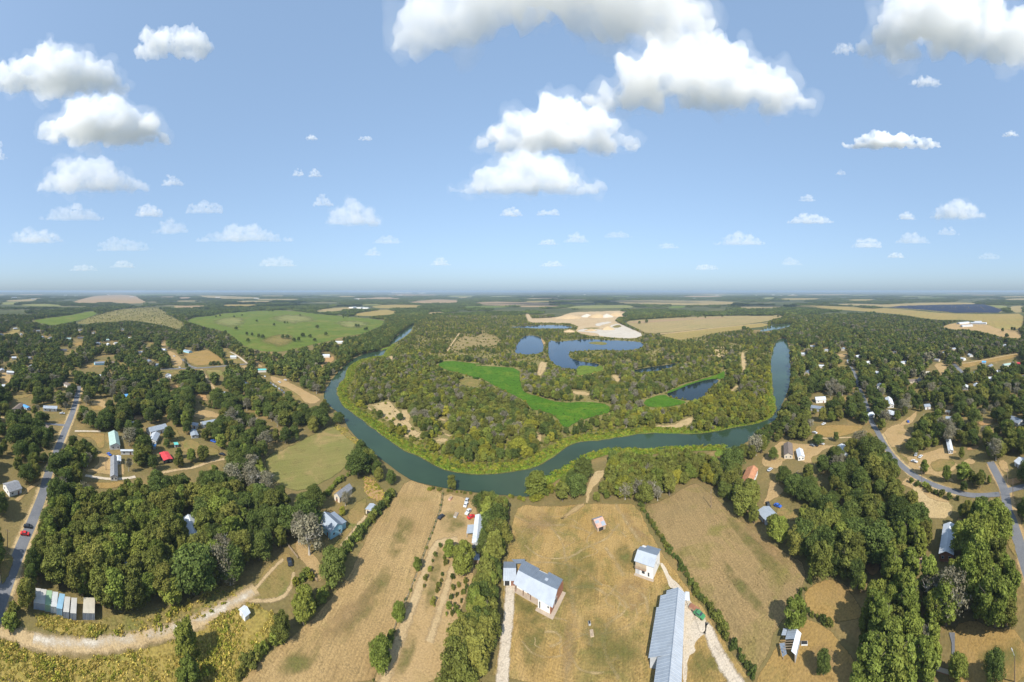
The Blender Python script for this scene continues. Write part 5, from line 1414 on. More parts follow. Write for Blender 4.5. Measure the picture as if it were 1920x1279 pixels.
# --- village houses traced one by one: ridge ends, ridge height, half widths, eave, roof, wall, label
HOUSES = [
    ('house', 'T 567,278 572,404', 4.5, 3.4, 3.4, 2.9, 'brown', 'cream', 'cream house with brown roof in the dirt yard by the river', 'T 510,280 625,280 625,460 515,460'),
    ('cottage', 'T 690,345 712,428', 4.0, 2.6, 2.6, 2.6, 'white', 'white', 'small cottage with white metal roof next to the brown-roofed house', 'T 655,340 755,340 755,440 660,440'),
    ('house', 'T 195,535 120,700', 5.6, 4.6, 3.0, 3.4, 'orange', 'white', 'white house with rust-orange tin roof above the stubble field', 'T 80,690 130,530 240,550 230,650 100,740'),
    ('workshop', 'T 300,985 400,1090', 3.8, 4.2, 3.6, 2.7, 'metal', 'grey', 'square workshop with plain grey metal roof at the field corner', 'T 240,1010 320,970 420,1060 380,1145 280,1090'),
    ('house', 'T 1150,300 1185,430', 4.4, 3.2, 3.2, 3, 'white', 'white', 'white house with bright metal roof at the end of the yard track', 'T 1120,300 1210,300 1220,440 1150,420'),
    ('barn', 'U 345,425 370,580', 5.2, 5.0, 3.2, 3.2, 'green', 'white', 'barn with pale green metal roof by the gravel drive', 'U 250,440 340,420 390,440 390,560 250,590'),
    ('house', 'U 750,395 960,345', 5.4, 4.4, 4.0, 3.2, 'metal', 'white', 'large house with grey metal roof and crossing wing', 'U 730,370 950,340 970,440 740,460'),
    ('house_wing', 'U 850,440 800,530', 4.6, 3.4, 3.4, 3.0, 'pale', 'white', 'low wing with pale metal roof in front of the large grey-roofed house', 'U 760,450 880,440 880,550 780,550'),
    ('mobile_home', 'U 345,720 345,960', 4.0, 2.6, 2.4, 2.6, 'grey', 'white', 'long narrow grey-roofed mobile home on the bare yard', 'U 310,700 380,700 370,980 320,980'),
    ('carport', 'U 395,725 395,790', 3.0, 2.2, 2.0, 2.5, 'white', 'white', 'white flat carport attached beside the grey-roofed mobile home', 'U 370,720 415,720 415,790 375,790'),
    ('camper', 'U 420,660 585,660', 3.2, 1.5, 1.3, 2.9, 'white', 'white', 'long white camper trailer parked behind the carport', 'U 415,650 585,650 585,725 415,725'),
    ('canopy', 'U 940,680 1000,770', 3.2, 3.6, 3.2, 2.6, 'red', 'dark', 'bright red metal canopy among the trees', 'U 930,660 1010,660 1020,775 920,775'),
    ('cottage', 'U 1285,330 1355,340', 4.0, 3.4, 2.6, 2.8, 'pale', 'white', 'small white cottage beside the long low grey house', 'U 1275,320 1360,320 1360,385 1285,385'),
    ('house', 'U 1390,325 1570,290', 4.4, 3.6, 3.2, 2.9, 'metal', 'white', 'long low grey-roofed house at the edge of the bare lot', 'U 1370,290 1580,280 1580,330 1380,345'),
    ('shed', 'U 1290,410 1320,480', 3.2, 3.4, 2.8, 2.5, 'metal', 'grey', 'jumbled tin shed behind the small white cottage', None),
    ('shed', 'U 540,330 620,320', 3.2, 3.2, 2.6, 2.6, 'metal', 'white', 'blue-grey roofed shed beside the reddish bare lot', 'U 520,310 620,310 620,370 540,370'),
    ('shed', 'U 770,590 850,600', 2.8, 2.0, 2.0, 2.3, 'blue', 'grey', 'shed under a bright blue tarp below the large house', None),
    ('shed', 'U 1060,580 1110,575', 2.6, 2.4, 2.0, 2.2, 'teal', 'grey', 'small teal-roofed shed in tree shade', 'U 1060,560 1110,560 1110,610 1070,610'),
    ('house', 'V 50,1125 170,1090', 4.8, 5.2, 4.4, 3.0, 'grey', 'white', 'grey shingle house in deep tree shade beside the road', 'V 0,1130 110,1065 170,1110 110,1200 0,1210'),
    ('house', 'V 400,395 530,400', 4.4, 4.0, 3.4, 3.0, 'pale', 'white', 'white house with pale flat roof beside the asphalt road', 'V 395,375 525,380 525,450 400,420'),
    ('house', 'V 420,570 470,600', 4.6, 3.6, 3.6, 3.0, 'brown', 'tan', 'tan house with brown hip roof at the road junction', 'V 370,570 470,570 470,620 380,620'),
    ('shed', 'V 215,385 265,410', 3.2, 2.4, 2.4, 2.6, 'blue', 'grey', 'shed with bright blue roof among the roadside trees', 'V 205,380 270,380 270,420 215,425'),
    ('house', 'V 130,425 200,370', 4.0, 3.2, 3.2, 2.8, 'brown', 'cream', 'brown-roofed house beside the blue-roofed shed', 'V 130,420 190,365 205,385 150,430'),
    ('house', 'V 300,540 370,555', 3.8, 3.2, 3.2, 2.8, 'pale', 'white', 'pale-roofed house on the short side lane', None),
    ('shelter', 'Z 1100,550 1195,548', 4.2, 4.6, 4.2, 3.4, 'teal', 'white', 'open shelter with teal green metal roof near the trailers', 'Z 1090,540 1200,540 1200,590 1100,600'),
    ('house', 'Z 665,805 740,805', 4.4, 4.6, 4.4, 3.0, 'metal', 'grey', 'grey metal-roofed house in a yard beside the dirt track', 'Z 660,798 745,798 745,845 670,850'),
    ('house', 'Z 925,690 985,705', 4.2, 4.2, 3.8, 2.9, 'white', 'white', 'white-roofed house in dense trees near the orchard lane', 'Z 925,680 985,690 980,720 930,720'),
    ('house', 'Z 790,400 860,400', 4.6, 5.0, 4.6, 3.0, 'white', 'white', 'white house at the end of the pale gravel drive', 'Z 780,385 865,385 865,430 780,430'),
    ('house', 'Z 280,330 345,345', 4.6, 4.6, 4.4, 3.0, 'metal', 'blue', 'pale blue house above the square tan field', 'Z 275,310 345,315 350,355 285,355'),
    ('house', 'Z 20,320 65,325', 4.6, 4.6, 4.4, 3.0, 'white', 'white', 'white house beside the small square yard', 'Z 15,305 65,305 65,350 25,350'),
    ('house', 'Z 85,615 125,615', 4.2, 4.0, 3.6, 2.9, 'white', 'white', 'white-roofed house below the village lane', None),
    ('barn', 'Z 1830,385 1910,385', 5.0, 6.0, 5.0, 3.2, 'white', 'white', 'white barn roof on the bank above the river bend', 'Z 1815,370 1920,370 1920,410 1820,410'),
    ('house', 'J 590,478 650,478', 5.0, 5.0, 5.0, 3.2, 'white', 'white', 'white farmhouse between pasture and river', 'J 585,455 650,455 655,500 600,500'),
    ('house', 'F 530,300 555,295', 4.2, 4.0, 4.0, 3.0, 'white', 'white', 'white house in the trees beside reddish ground by the river', None),
    ('house', 'Y 60,725 20,725', 4.2, 4.6, 4.0, 3.0, 'white', 'cream', 'white-roofed house on the bare sandy lot', None),
    ('house', 'Y 130,412 185,412', 4.4, 4.4, 4.2, 3.0, 'white', 'white', 'white house by itself in the oak wood', 'Y 125,400 190,400 190,425 135,425'),
    ('house', 'Y 1060,470 1180,465', 4.8, 5.0, 4.4, 3.0, 'slate', 'blue', 'blue-walled house with dark roof along the village lane', 'Y 1060,440 1180,440 1180,485 1060,485'),
    ('house', 'Y 1245,465 1300,465', 4.8, 4.4, 4.4, 3.0, 'brown', 'cream', 'brown-roofed house next to the blue-walled one', 'Y 1245,450 1305,450 1305,485 1245,485'),
    ('house', 'Y 1730,490 1800,490', 5.0, 5.0, 4.6, 3.2, 'slate', 'blue', 'dark blue house at the corner of the village lane', 'Y 1730,465 1800,465 1800,505 1730,505'),
    ('house', 'Y 680,325 755,325', 5.0, 5.0, 4.6, 3.0, 'dark', 'tan', 'dark-roofed house by the small clearing in the oaks', 'Y 680,305 755,305 755,335 690,335'),
    ('house', 'Y 735,200 800,200', 5.0, 5.0, 4.6, 3.0, 'green', 'white', 'green-roofed house deep in the oak wood', 'Y 735,190 800,190 800,210 740,210'),
    ('house', 'Y 870,190 950,190', 5.0, 5.4, 4.6, 3.0, 'dark', 'tan', 'long dark-roofed house above the golden clearing', 'Y 870,180 950,180 950,205 870,205'),
    ('house', 'Y 1430,195 1490,195', 5.0, 5.0, 4.6, 3.0, 'white', 'white', 'white-roofed house among the far village pines', 'Y 1430,180 1490,180 1490,205 1430,205'),
    ('house', 'Y 1280,160 1330,165', 5.0, 5.0, 4.6, 3.0, 'white', 'white', 'white house near the end of the tree avenue', None),
    ('house', 'Y 1160,215 1225,212', 5.0, 5.0, 4.6, 3.0, 'green', 'white', 'pale green house beside the tree avenue', None),
    ('house', 'Y 1740,700 1820,690', 5.0, 4.6, 4.6, 3.0, 'grey', 'tan', 'grey hip-roofed house below the lane corner', 'Y 1740,670 1820,670 1820,700 1740,700'),
    ('house', 'Y 1110,610 1160,620', 4.6, 4.6, 4.6, 3.0, 'white', 'white', 'white roof showing between big oaks', 'Y 1110,600 1160,600 1160,630 1115,630'),
    ('house', 'Y 1400,835 1460,830', 4.8, 4.0, 4.0, 3.2, 'blue', 'blue', 'blue gabled house behind the round green tree', None),
    # across the river
    ('house', 'X 210,455 295,450', 5.2, 5.4, 5.0, 3.4, 'white', 'white', 'white house with large pale roof by the river trees', 'X 200,425 300,425 300,475 205,475'),
    ('house', 'X 810,450 830,510', 4.6, 3.8, 3.6, 3.0, 'white', 'white', 'narrow white-roofed house beside the lane', 'X 790,435 830,435 830,515 795,515'),
    ('house', 'X 815,560 885,580', 5.0, 4.6, 4.2, 3.0, 'white', 'cream', 'cream house with white metal roof by the bare yard', 'X 805,540 885,545 880,600 825,600'),
    ('house', 'X 1100,515 1150,510', 4.4, 4.0, 4.0, 3.0, 'metal', 'white', 'grey-roofed house at the top of the bare drive', 'X 1095,500 1150,500 1150,525 1100,525'),
    ('house', 'W 775,235 885,240', 4.8, 4.2, 4.0, 3.0, 'metal', 'blue', 'house with blue metal roof above the mobile home', 'W 770,205 890,205 890,270 780,270'),
    ('shed', 'W 775,170 825,175', 3.4, 2.8, 2.8, 2.6, 'ccream', 'tan', 'small tan-roofed shed behind the blue metal roof', 'W 775,158 825,158 825,195 775,195'),
    ('mobile_home', 'W 790,420 830,600', 3.4, 2.0, 2.0, 2.7, 'white', 'white', 'narrow white mobile home under the big trees', 'W 800,550 860,550 860,620 810,620'),
    ('house', 'W 1490,230 1610,275', 5.0, 5.0, 4.6, 3.0, 'slate', 'white', 'house with dark blue-grey roof beside the bright yellow tree', 'W 1470,240 1560,215 1620,270 1540,330'),
    ('house', 'W 1570,680 1628,720', 4.6, 4.2, 4.2, 3.0, 'white', 'white', 'white-roofed house beside the road junction', 'W 1560,670 1628,670 1628,740 1570,740'),
    ('house', 'X 1750,185 1815,175', 4.8, 4.6, 4.4, 3.0, 'green', 'white', 'pale green roofed house by the dirt lane', 'X 1745,160 1815,160 1815,205 1750,205'),
    ('shed', 'X 1865,170 1895,172', 4.4, 4.0, 4.0, 3.0, 'red', 'brick', 'small red barn at the end of the dirt lane', 'X 1860,155 1895,155 1895,185 1862,185'),
    ('house', 'X 1575,160 1610,160', 4.6, 4.4, 4.4, 3.0, 'blue', 'white', 'blue-roofed house on the dirt lane', 'X 1572,148 1612,148 1612,172 1575,172'),
    ('house', 'X 1000,130 1040,120', 4.6, 4.4, 4.4, 3.0, 'ccream', 'tan', 'tan house in the dense river-village wood', None),
    ('house', 'X 700,240 745,250', 4.6, 4.4, 4.4, 3.0, 'white', 'white', 'white house on the far lane of the river village', 'X 698,225 745,225 745,255 700,255'),
    ('house', 'X 315,235 345,240', 4.6, 4.4, 4.0, 3.0, 'pale', 'white', 'pale house near the river at the lane end', None),
    ('house', 'X 1490,250 1530,245', 4.6, 4.4, 4.0, 3.0, 'white', 'white', 'white house beside the crossing of lane and dirt road', 'X 1488,238 1532,238 1532,262 1490,262'),
    ('house', 'X 1110,245 1150,245', 4.6, 4.4, 4.0, 3.0, 'ccream', 'cream', 'cream house beside the bare sandy lot', 'X 1108,232 1150,232 1150,258 1110,258'),
    ('house', 'X 1740,560 1770,545', 4.8, 4.0, 4.0, 3.0, 'pale', 'white', 'white gabled house behind the light green tree', None),
    ('house', 'X 1090,180 1130,185', 4.4, 4.2, 4.0, 2.9, 'brown', 'tan', 'brown-roofed house facing the sandy lot', None),
    ('house', 'X 470,150 520,150', 4.4, 4.2, 4.0, 2.9, 'slate', 'grey', 'slate-roofed house by the small lawn', None),
    ('house', 'X 1690,240 1730,230', 4.6, 4.4, 4.0, 3.0, 'white', 'cream', 'white-roofed house between grey trees by the dirt lane', 'X 1688,222 1730,222 1730,255 1690,255'),
    ('shed', 'S 380,1010 450,985', 2.8, 2.0, 2.0, 2.3, 'pale', 'grey', 'pale tin roof glimpsed under the tall wood', 'S 370,960 450,960 450,1050 380,1050'),
    ('shed', 'S 590,1060 680,1040', 2.8, 2.0, 2.0, 2.3, 'green', 'grey', 'pale green tin roof glimpsed under the tall wood', 'S 590,1010 690,1010 690,1070 600,1070'),
    ('house', 'A 1130,270 1175,390', 4.4, 3.2, 3.2, 3.0, 'white', 'white', 'white metal roof showing through the grove', 'A 1115,260 1150,260 1185,380 1150,390'),
    ('shed', 'A 765,480 765,620', 3.6, 1.6, 1.6, 2.8, 'white', 'white', 'narrow white trailer hidden inside the grove', 'A 750,480 785,480 785,540 755,540'),
]
for nm, rg, zr, nL, nR, ze, rf, wl, lab, vz in HOUSES:
    p = P(rg)
    a, b = G(*p[0], zr), G(*p[1], zr)
    near = min(a.length, b.length) < 420
    gable(nm, a, b, lab, {'camper': 'trailer', 'barn': 'barn', 'shed': 'shed', 'canopy': 'canopy', 'carport': 'carport', 'shelter': 'shelter', 'workshop': 'shed'}.get(nm, 'house'), None, nL, nR, zr, ze, rf, wl, .9 if near and rf not in ('brown', 'grey', 'dark') else 0, near)
    if vz: vis_px(vz)
    for t in np.linspace(0, 1, 4):
        EXPLICIT.append((a.x + (b.x - a.x) * t, a.y + (b.y - a.y) * t, max(nL, nR) + 1.2))
for (x_, y_) in ((10, 128), (55, 128), (50, 94), (43, 160)): EXPLICIT.append((x_, y_, 9))

# more roofs glimpsed among the village trees, each a small house
SMALL = [('Y', '20,160 170,95 240,160 430,120 480,190 560,200 900,110 1050,140 1300,260 1380,105 1110,260 1220,270 350,520 120,585 20,560 760,720 1890,620 330,420 1580,360 1680,460'.split(), 'oak village beside the asphalt road'),
         ('X', '110,100 190,40 300,70 260,200 560,120 640,170 860,90 1260,90 1340,60 1480,110 1640,200 1640,300 1440,370 1530,360 1810,330 1820,460 1000,320 740,360 440,60 150,250 1900,290 1760,30 1420,140 640,600 230,540 1210,150 930,170 1070,310'.split(), 'river village wood')]
k_ = 0
for vw, pts, where in SMALL:
    for s_ in pts:
        p = P(vw + ' ' + s_)[0]
        g = G(*p, 3)
        an = RNG.uniform(0, 3.1)
        L_ = RNG.uniform(9, 14)
        d = Vector((math.cos(an), math.sin(an), 0)) * L_ / 2
        rf = RNG.choice(['white', 'metal', 'pale', 'brown', 'grey', 'white', 'slate'])
        gable('house', g - d, g + d, {'white': 'white', 'metal': 'grey metal', 'pale': 'pale metal', 'brown': 'brown', 'grey': 'grey shingle', 'slate': 'dark metal'}[rf] + ' roofed small house half hidden in the ' + where,
              'house', 'small houses of the ' + where, 3.6, 3.6, 4.6, 3.0, rf, RNG.choice(['white', 'cream', 'tan', 'grey']), 0, g.length < 450)
        EXPLICIT.append((g.x, g.y, 6.5))
        VISIBLE.append([(p[0] - 5, p[1] - 3), (p[0] + 5, p[1] - 3), (p[0] + 5, p[1] + 3), (p[0] - 5, p[1] + 3)])

# --- white sheds by the golden field, warehouses far off
def shed_px(s, h, label, group, roof='white', nm='warehouse', dep=14):
    p = P(s)
    a, b = G(*p[0]), G(*p[1])
    gable(nm, a, b, label, 'warehouse', group, dep / 2, dep / 2, h + 1.5, h, roof, 'white', 0, False)
    VISIBLE.append([(p[0][0], p[0][1] - 4), (p[1][0], p[1][1] - 4), (p[1][0], p[1][1] + 2), (p[0][0], p[0][1] + 2)])
for s_ in ('L 1425,352 1500,345', 'L 1520,350 1640,352', 'L 1450,372 1530,368', 'L 1545,342 1600,340'):
    shed_px(s_, 5, 'long white shed of the plant beside the golden field', 'white plant sheds', dep=18)
for s_ in ('J 712,232 745,230', 'J 770,234 800,232', 'J 808,235 850,236', 'J 640,283 670,283'):
    shed_px(s_, 7, 'white warehouse roof beyond the green pasture', 'warehouses beyond the pasture', dep=40)
rr = random.Random(5)
for i in range(34):
    x = rr.choice([rr.uniform(20, 760), rr.uniform(500, 1500)])
    y = 545 + rr.uniform(7.5, 17)
    g = G(x, y)
    L_ = rr.uniform(40, 90)
    a_ = (x - 960) / F
    d = Vector((math.cos(a_), -math.sin(a_), 0)) * L_ / 2
    gable('warehouse', g - d, g + d, 'tiny pale building far off near the horizon', 'warehouse', 'far buildings near the horizon', 14, 14, 11, 9, 'white', 'white', 0, False)
for i, (x, y) in enumerate(((740, 549.5), (752, 549.5), (766, 549.6), (792, 550))):
    g = G(x, y)
    gable('warehouse', g - Vector((150, 0, 0)), g + Vector((150, 0, 0)), 'huge white factory roof gleaming on the horizon', 'warehouse', 'factory roofs on the horizon', 60, 60, 24, 20, 'white', 'white', 0, False)

# --- quarry piles
def pile(s, w, h, label, mat, seed):
    g = G(*P(s)[0])
    rng = random.Random(seed)
    vs, fs = [], []
    rings, seg = 6, 20
    for i in range(rings + 1):
        t = i / rings
        for k in range(seg):
            a = 2 * math.pi * k / seg
            r = w / 2 * (1 - t ** 1.3) ** .8 * (1 + .4 * mnoise.noise(Vector((math.cos(a) * 1.3, math.sin(a) * 1.3, seed + t * .6))))
            vs.append((r * math.cos(a), r * .7 * math.sin(a), h * t * (1 + .06 * rng.uniform(-1, 1)) if i else -.5))
    for i in range(rings):
        for k in range(seg):
            fs.append((i * seg + k, i * seg + (k + 1) % seg, (i + 1) * seg + (k + 1) % seg, (i + 1) * seg + k))
    fs.append(tuple(rings * seg + k for k in range(seg)))
    o = mesh_obj('spoil_heap', vs, fs, mat, smooth=True)
    o.data.attributes.new('edge', 'FLOAT', 'POINT').data.foreach_set('value', [2.0] * len(vs))
    o.location = (g.x, g.y, 0)
    tag(o, label, 'heap', 'spoil heaps of the quarry')
    p = P(s)[0]
    VISIBLE.append([(p[0] - w / g.length * F / 2, p[1] - h / g.length * F), (p[0] + w / g.length * F / 2, p[1] - h / g.length * F), (p[0] + w / g.length * F / 2, p[1] + 2), (p[0] - w / g.length * F / 2, p[1] + 2)])
pile('K 430,305', 130, 15, 'broad tan spoil heap at the open end of the quarry', M['quarry'], 1)
pile('K 645,300', 90, 18, 'steep pale spoil heap in the middle of the quarry', M['quarry'], 2)
pile('K 780,290', 100, 19, 'tall tan spoil heap near the field side of the quarry', M['quarry'], 3)
pile('K 560,298', 60, 14, 'low pale spoil heap between the bigger ones', M['quarry_white'], 4)
pile('K 718,392', 46, 11, 'small tan cone on the white sand', M['quarry'], 5)
pile('K 590,400', 42, 6, 'low brown mound beside the pond shore', M['quarry'], 6)
pile('K 430,410', 34, 7, 'low brown mound above the causeway', M['quarry'], 7)
pile('K 710,300', 60, 16, 'rounded pale heap behind the small cone', M['quarry_white'], 8)

# --- solar farm
M['solar'] = plain_mat('solar_glass', (0.016, 0.024, 0.050), .7, .1, .15, .02)
sol = P('L 900,226 1000,215 1300,207 1620,204 1700,224 1765,248 1735,266 1400,266 1200,247')
for i in range(30):
    y = 571.4 + (586.4 - 571.4) * i / 29
    xs = [x for x in np.arange(1660, 1890, 1.0) if inside(np.array([x]), np.array([y]), sol)[0]]
    if len(xs) < 8: continue
    p0, p1 = G(xs[0], y), G(xs[-1], y)
    mid = (p0 + p1) / 2
    L_ = (p1 - p0).length
    nseg = max(1, int(L_ / 90))
    o = empty('solar_panel_row', mid, math.atan2(p1.y - p0.y, p1.x - p0.x))
    tag(o, 'long row of dark blue solar panels on the golden field', 'solar panels', 'solar panel rows')
    dr = (mid.length - G((xs[0] + xs[-1]) / 2, y + .55).length) * .82
    for k in range(nseg):
        s0, s1 = -L_ / 2 + k * L_ / nseg, -L_ / 2 + (k + 1) * L_ / nseg - 3
        vs = [(s0, -dr / 2, .8), (s1, -dr / 2, .8), (s1, dr / 2, 2.2), (s0, dr / 2, 2.2)]
        vs += [(x, yy, z - .15) for x, yy, z in vs]
        mesh_obj('panel', vs, [(0, 1, 2, 3), (7, 6, 5, 4), (0, 4, 5, 1), (1, 5, 6, 2), (2, 6, 7, 3), (3, 7, 4, 0)], M['solar'], o)
        mesh_obj('post', [(s0 + 5, -.2, -.1), (s0 + 5.3, -.2, -.1), (s0 + 5.15, .1, -.1), (s0 + 5, -.2, 1.5), (s0 + 5.3, -.2, 1.5), (s0 + 5.15, .1, 1.5)], [(0, 1, 4, 3), (1, 2, 5, 4), (2, 0, 3, 5)], M['steel'], o)

# --- vehicles
PAINT = {k: plain_mat(k + '_paint', c, .3, .5, .05) for k, c in dict(white=(.55, .56, .57), black=(.02, .021, .024), red=(.5, .02, .02), blue=(.03, .10, .42), silver=(.42, .44, .46), grey=(.16, .17, .18), green=(.05, .2, .08)).items()}
def car(s, head, paint, label, kind='car', group=None):
    g = G(*P(s)[0])
    o = empty({'car': 'parked_car', 'truck': 'pickup_truck'}[kind], (g.x, g.y, .12), math.pi / 2 - math.radians(head))
    tag(o, label, 'car' if kind == 'car' else 'truck', group)
    if kind == 'car':
        prof = [(-2.2, .35), (-2.25, .8), (-2.0, .95), (-1.55, 1.0), (-1.0, 1.45), (.45, 1.48), (1.15, 1.0), (2.0, .88), (2.25, .65), (2.2, .35)]
    else:
        prof = [(-2.6, .45), (-2.65, 1.05), (-.85, 1.08), (-.7, 1.75), (.6, 1.78), (1.2, 1.15), (2.3, 1.05), (2.55, .75), (2.5, .45)]
    n = len(prof)
    vs = []
    for sd in (-1, 1):
        for (x, z) in prof: vs.append((x, sd * (.9 if z < 1.1 else .72), z))
    fs = [tuple(range(n)), tuple(reversed(range(n, 2 * n)))] + [(i, n + i, n + (i + 1) % n, (i + 1) % n) for i in range(n)]
    b = mesh_obj('body', vs, fs, PAINT[paint], o)
    bm = bmesh.new(); bm.from_mesh(b.data); bmesh.ops.recalc_face_normals(bm, faces=bm.faces); bm.to_mesh(b.data); bm.free()
    def quad(nm, pts): mesh_obj(nm, pts, [(0, 1, 2, 3)], M['glass'], o)
    if kind == 'car':
        ws, rw, sw = ((.52, 1.46), (1.08, 1.07)), ((-1.05, 1.43), (-1.5, 1.06)), (-1.25, .95, 1.08, 1.40)
    else:
        ws, rw, sw = ((.65, 1.74), (1.14, 1.22)), ((-.73, 1.7), (-.83, 1.2)), (-.7, .95, 1.2, 1.68)
    for nm, ((x0, z0), (x1, z1)), dx in (('windscreen', ws, .02), ('rear_window', rw, -.02)):
        quad(nm, [(x0 + dx, -.64, z0 + .02), (x1 + dx, -.76, z1 + .02), (x1 + dx, .76, z1 + .02), (x0 + dx, .64, z0 + .02)])
    for sd in (-1, 1):
        quad('side_window', [(sw[0], sd * .92, sw[2]), (sw[1], sd * .92, sw[2]), (sw[1] * .5, sd * .745, sw[3]), (sw[0] * .8, sd * .745, sw[3])])
        for x in (-1.4, 1.4):
            vs2, fs2 = [], []
            tube(vs2, fs2, [Vector((x, sd * .78, .33)), Vector((x, sd * .97, .33))], [.33, .33], 10)
            fs2.append(tuple(range(10))); fs2.append(tuple(range(10, 20)))
            mesh_obj('wheel', vs2, fs2, M['rubber'], o)
    VISIBLE.append([(P(s)[0][0] - 4, P(s)[0][1] - 4), (P(s)[0][0] + 4, P(s)[0][1] - 4), (P(s)[0][0] + 4, P(s)[0][1] + 4), (P(s)[0][0] - 4, P(s)[0][1] + 4)])
    EXPLICIT.append((g.x, g.y, 3))
    return o
car('P 65,470', 25, 'black', 'black car parked by the fence of the orchard lot')
car('P 580,470', 50, 'red', 'bright red car in the junk yard beside the tin sheds')
car('P 530,385', 20, 'white', 'white pickup truck next to the red car', 'truck')
car('P 490,260', 10, 'white', 'white car with its bonnet open behind the pickup')
car('P 505,190', 5, 'silver', 'old silver car at the river end of the junk yard')
car('B 330,565', 130, 'black', 'black car on the grassy loop track')
car('A 150,395', 15, 'red', 'red car driving on the asphalt road beside the grove')
car('A 168,350', 15, 'black', 'black car driving ahead of the red one on the asphalt road')
car('V 705,320', 15, 'white', 'white car far up the asphalt road')
car('V 575,475', 15, 'white', 'white pickup parked beside the asphalt road', 'truck')
car('U 285,725', 80, 'blue', 'light blue car parked by the grey-roofed mobile home')
car('U 1535,570', 75, 'blue', 'bright blue vehicle on the lawn under the trees', 'truck')
car('U 1640,725', 60, 'black', 'dark car on the dirt lane by the grove')
car('T 955,95', 90, 'white', 'white van at the top edge of the golden yard', 'truck')
car('T 858,190', 0, 'white', 'white car on the side of the golden yard')
car('T 930,310', 0, 'white', 'white pickup beside the dark yard tree', 'truck')
car('T 830,330', 0, 'grey', 'grey car in the shade of the dark yard tree')
car('T 870,330', 0, 'black', 'black car in the shade of the dark yard tree')
car('T 370,595', 80, 'silver', 'silver car in front of the orange-roofed house')
car('T 350,975', 30, 'black', 'black car behind the grey-roofed workshop')
car('T 455,990', 170, 'blue', 'blue car beside the workshop drive')
car('W 430,740', 10, 'white', 'white trailer on the roadside lawn', 'truck')
car('W 450,662', 80, 'silver', 'silver car in tree shade on the roadside lawn')
car('W 500,685', 100, 'white', 'white car in tree shade on the roadside lawn')
car('W 365,300', 60, 'blue', 'blue car on the bare drive below the cream house')
car('Z 220,538', 85, 'white', 'white car on the village lane')
car('Z 160,412', 80, 'white', 'white pickup on the bare lot above the lane', 'truck')
for s_ in ('Z 1245,715', 'Z 1275,735', 'Z 1300,755', 'Z 1340,780', 'Z 1370,800', 'Z 1395,825', 'Z 1180,640'):
    car(s_, 130, RNG.choice(['white', 'silver', 'blue', 'grey']), 'vehicle parked in the row beside the river field', 'truck', 'vehicles parked by the river field')
car('Z 1345,705', 110, 'white', 'white pickup parked apart on the river field', 'truck')
car('Z 1410,680', 90, 'white', 'white car at the far side of the river field')

# --- poles and lamps
M['pole'] = plain_mat('pole_wood', (0.19, 0.14, 0.10), .9, .1, .15, 2.)
def pole(s, h, label, arm=True, lamp=False):
    g = G(*P(s)[0])
    o = empty('street_lamp' if lamp else 'utility_pole', (g.x, g.y, 0), RNG.uniform(0, 1.5))
    tag(o, label, 'lamp post' if lamp else 'pole')
    vs, fs = [], []
    tube(vs, fs, [Vector((0, 0, -.2)), Vector((0, 0, h))], [.19, .12], 8)
    mesh_obj('post', vs, fs, M['pole'], o)
    if arm:
        vs, fs = [], []
        tube(vs, fs, [Vector((-1.2, 0, h - .5)), Vector((1.2, 0, h - .5))], [.08, .08], 4)
        a = mesh_obj('crossarm', vs, fs, M['pole'], o)
        for x in (-1.1, 0, 1.1):
            vs, fs = [], []
            tube(vs, fs, [Vector((x, 0, h - .44)), Vector((x, 0, h - .2))], [.07, .04], 6)
            mesh_obj('insulator', vs, fs, M['trim'], a)
    if lamp:
        vs, fs = [], []
        tube(vs, fs, [Vector((0, 0, h - .3)), Vector((1.0, 0, h + .1)), Vector((1.9, 0, h + .1))], [.06, .05, .05], 6)
        mesh_obj('arm', vs, fs, M['steel'], o)
        vs, fs = [], []
        tube(vs, fs, [Vector((1.6, 0, h + .02)), Vector((2.4, 0, h + .02))], [.18, .12], 8)
        mesh_obj('lamp_head', vs, fs, M['trim'], o)
pole('C 1453,232', 9.5, 'wooden power pole at the corner of the stubble field')
pole('W 515,965', 9.5, 'street lamp pole on the bend of the village road', False, True)
pole('W 1507,1110', 10, 'power pole at the road junction')
pole('W 1447,985', 10, 'power pole beside the road above the junction')
pole('b 1447,1279', 8, 'lamp post on the dry lawn beside the dark tree', False, True)
pole('D 500,95', 9, 'power pole in the yard beside the orange-roofed house')
pole('U 247,905', 9, 'bare pole standing on the yard of the mobile home', False)
pole('A 45,480', 9, 'power pole beside the asphalt road at the grove')
pole('O 800,965', 4, 'short white post beside the hedge track', False)

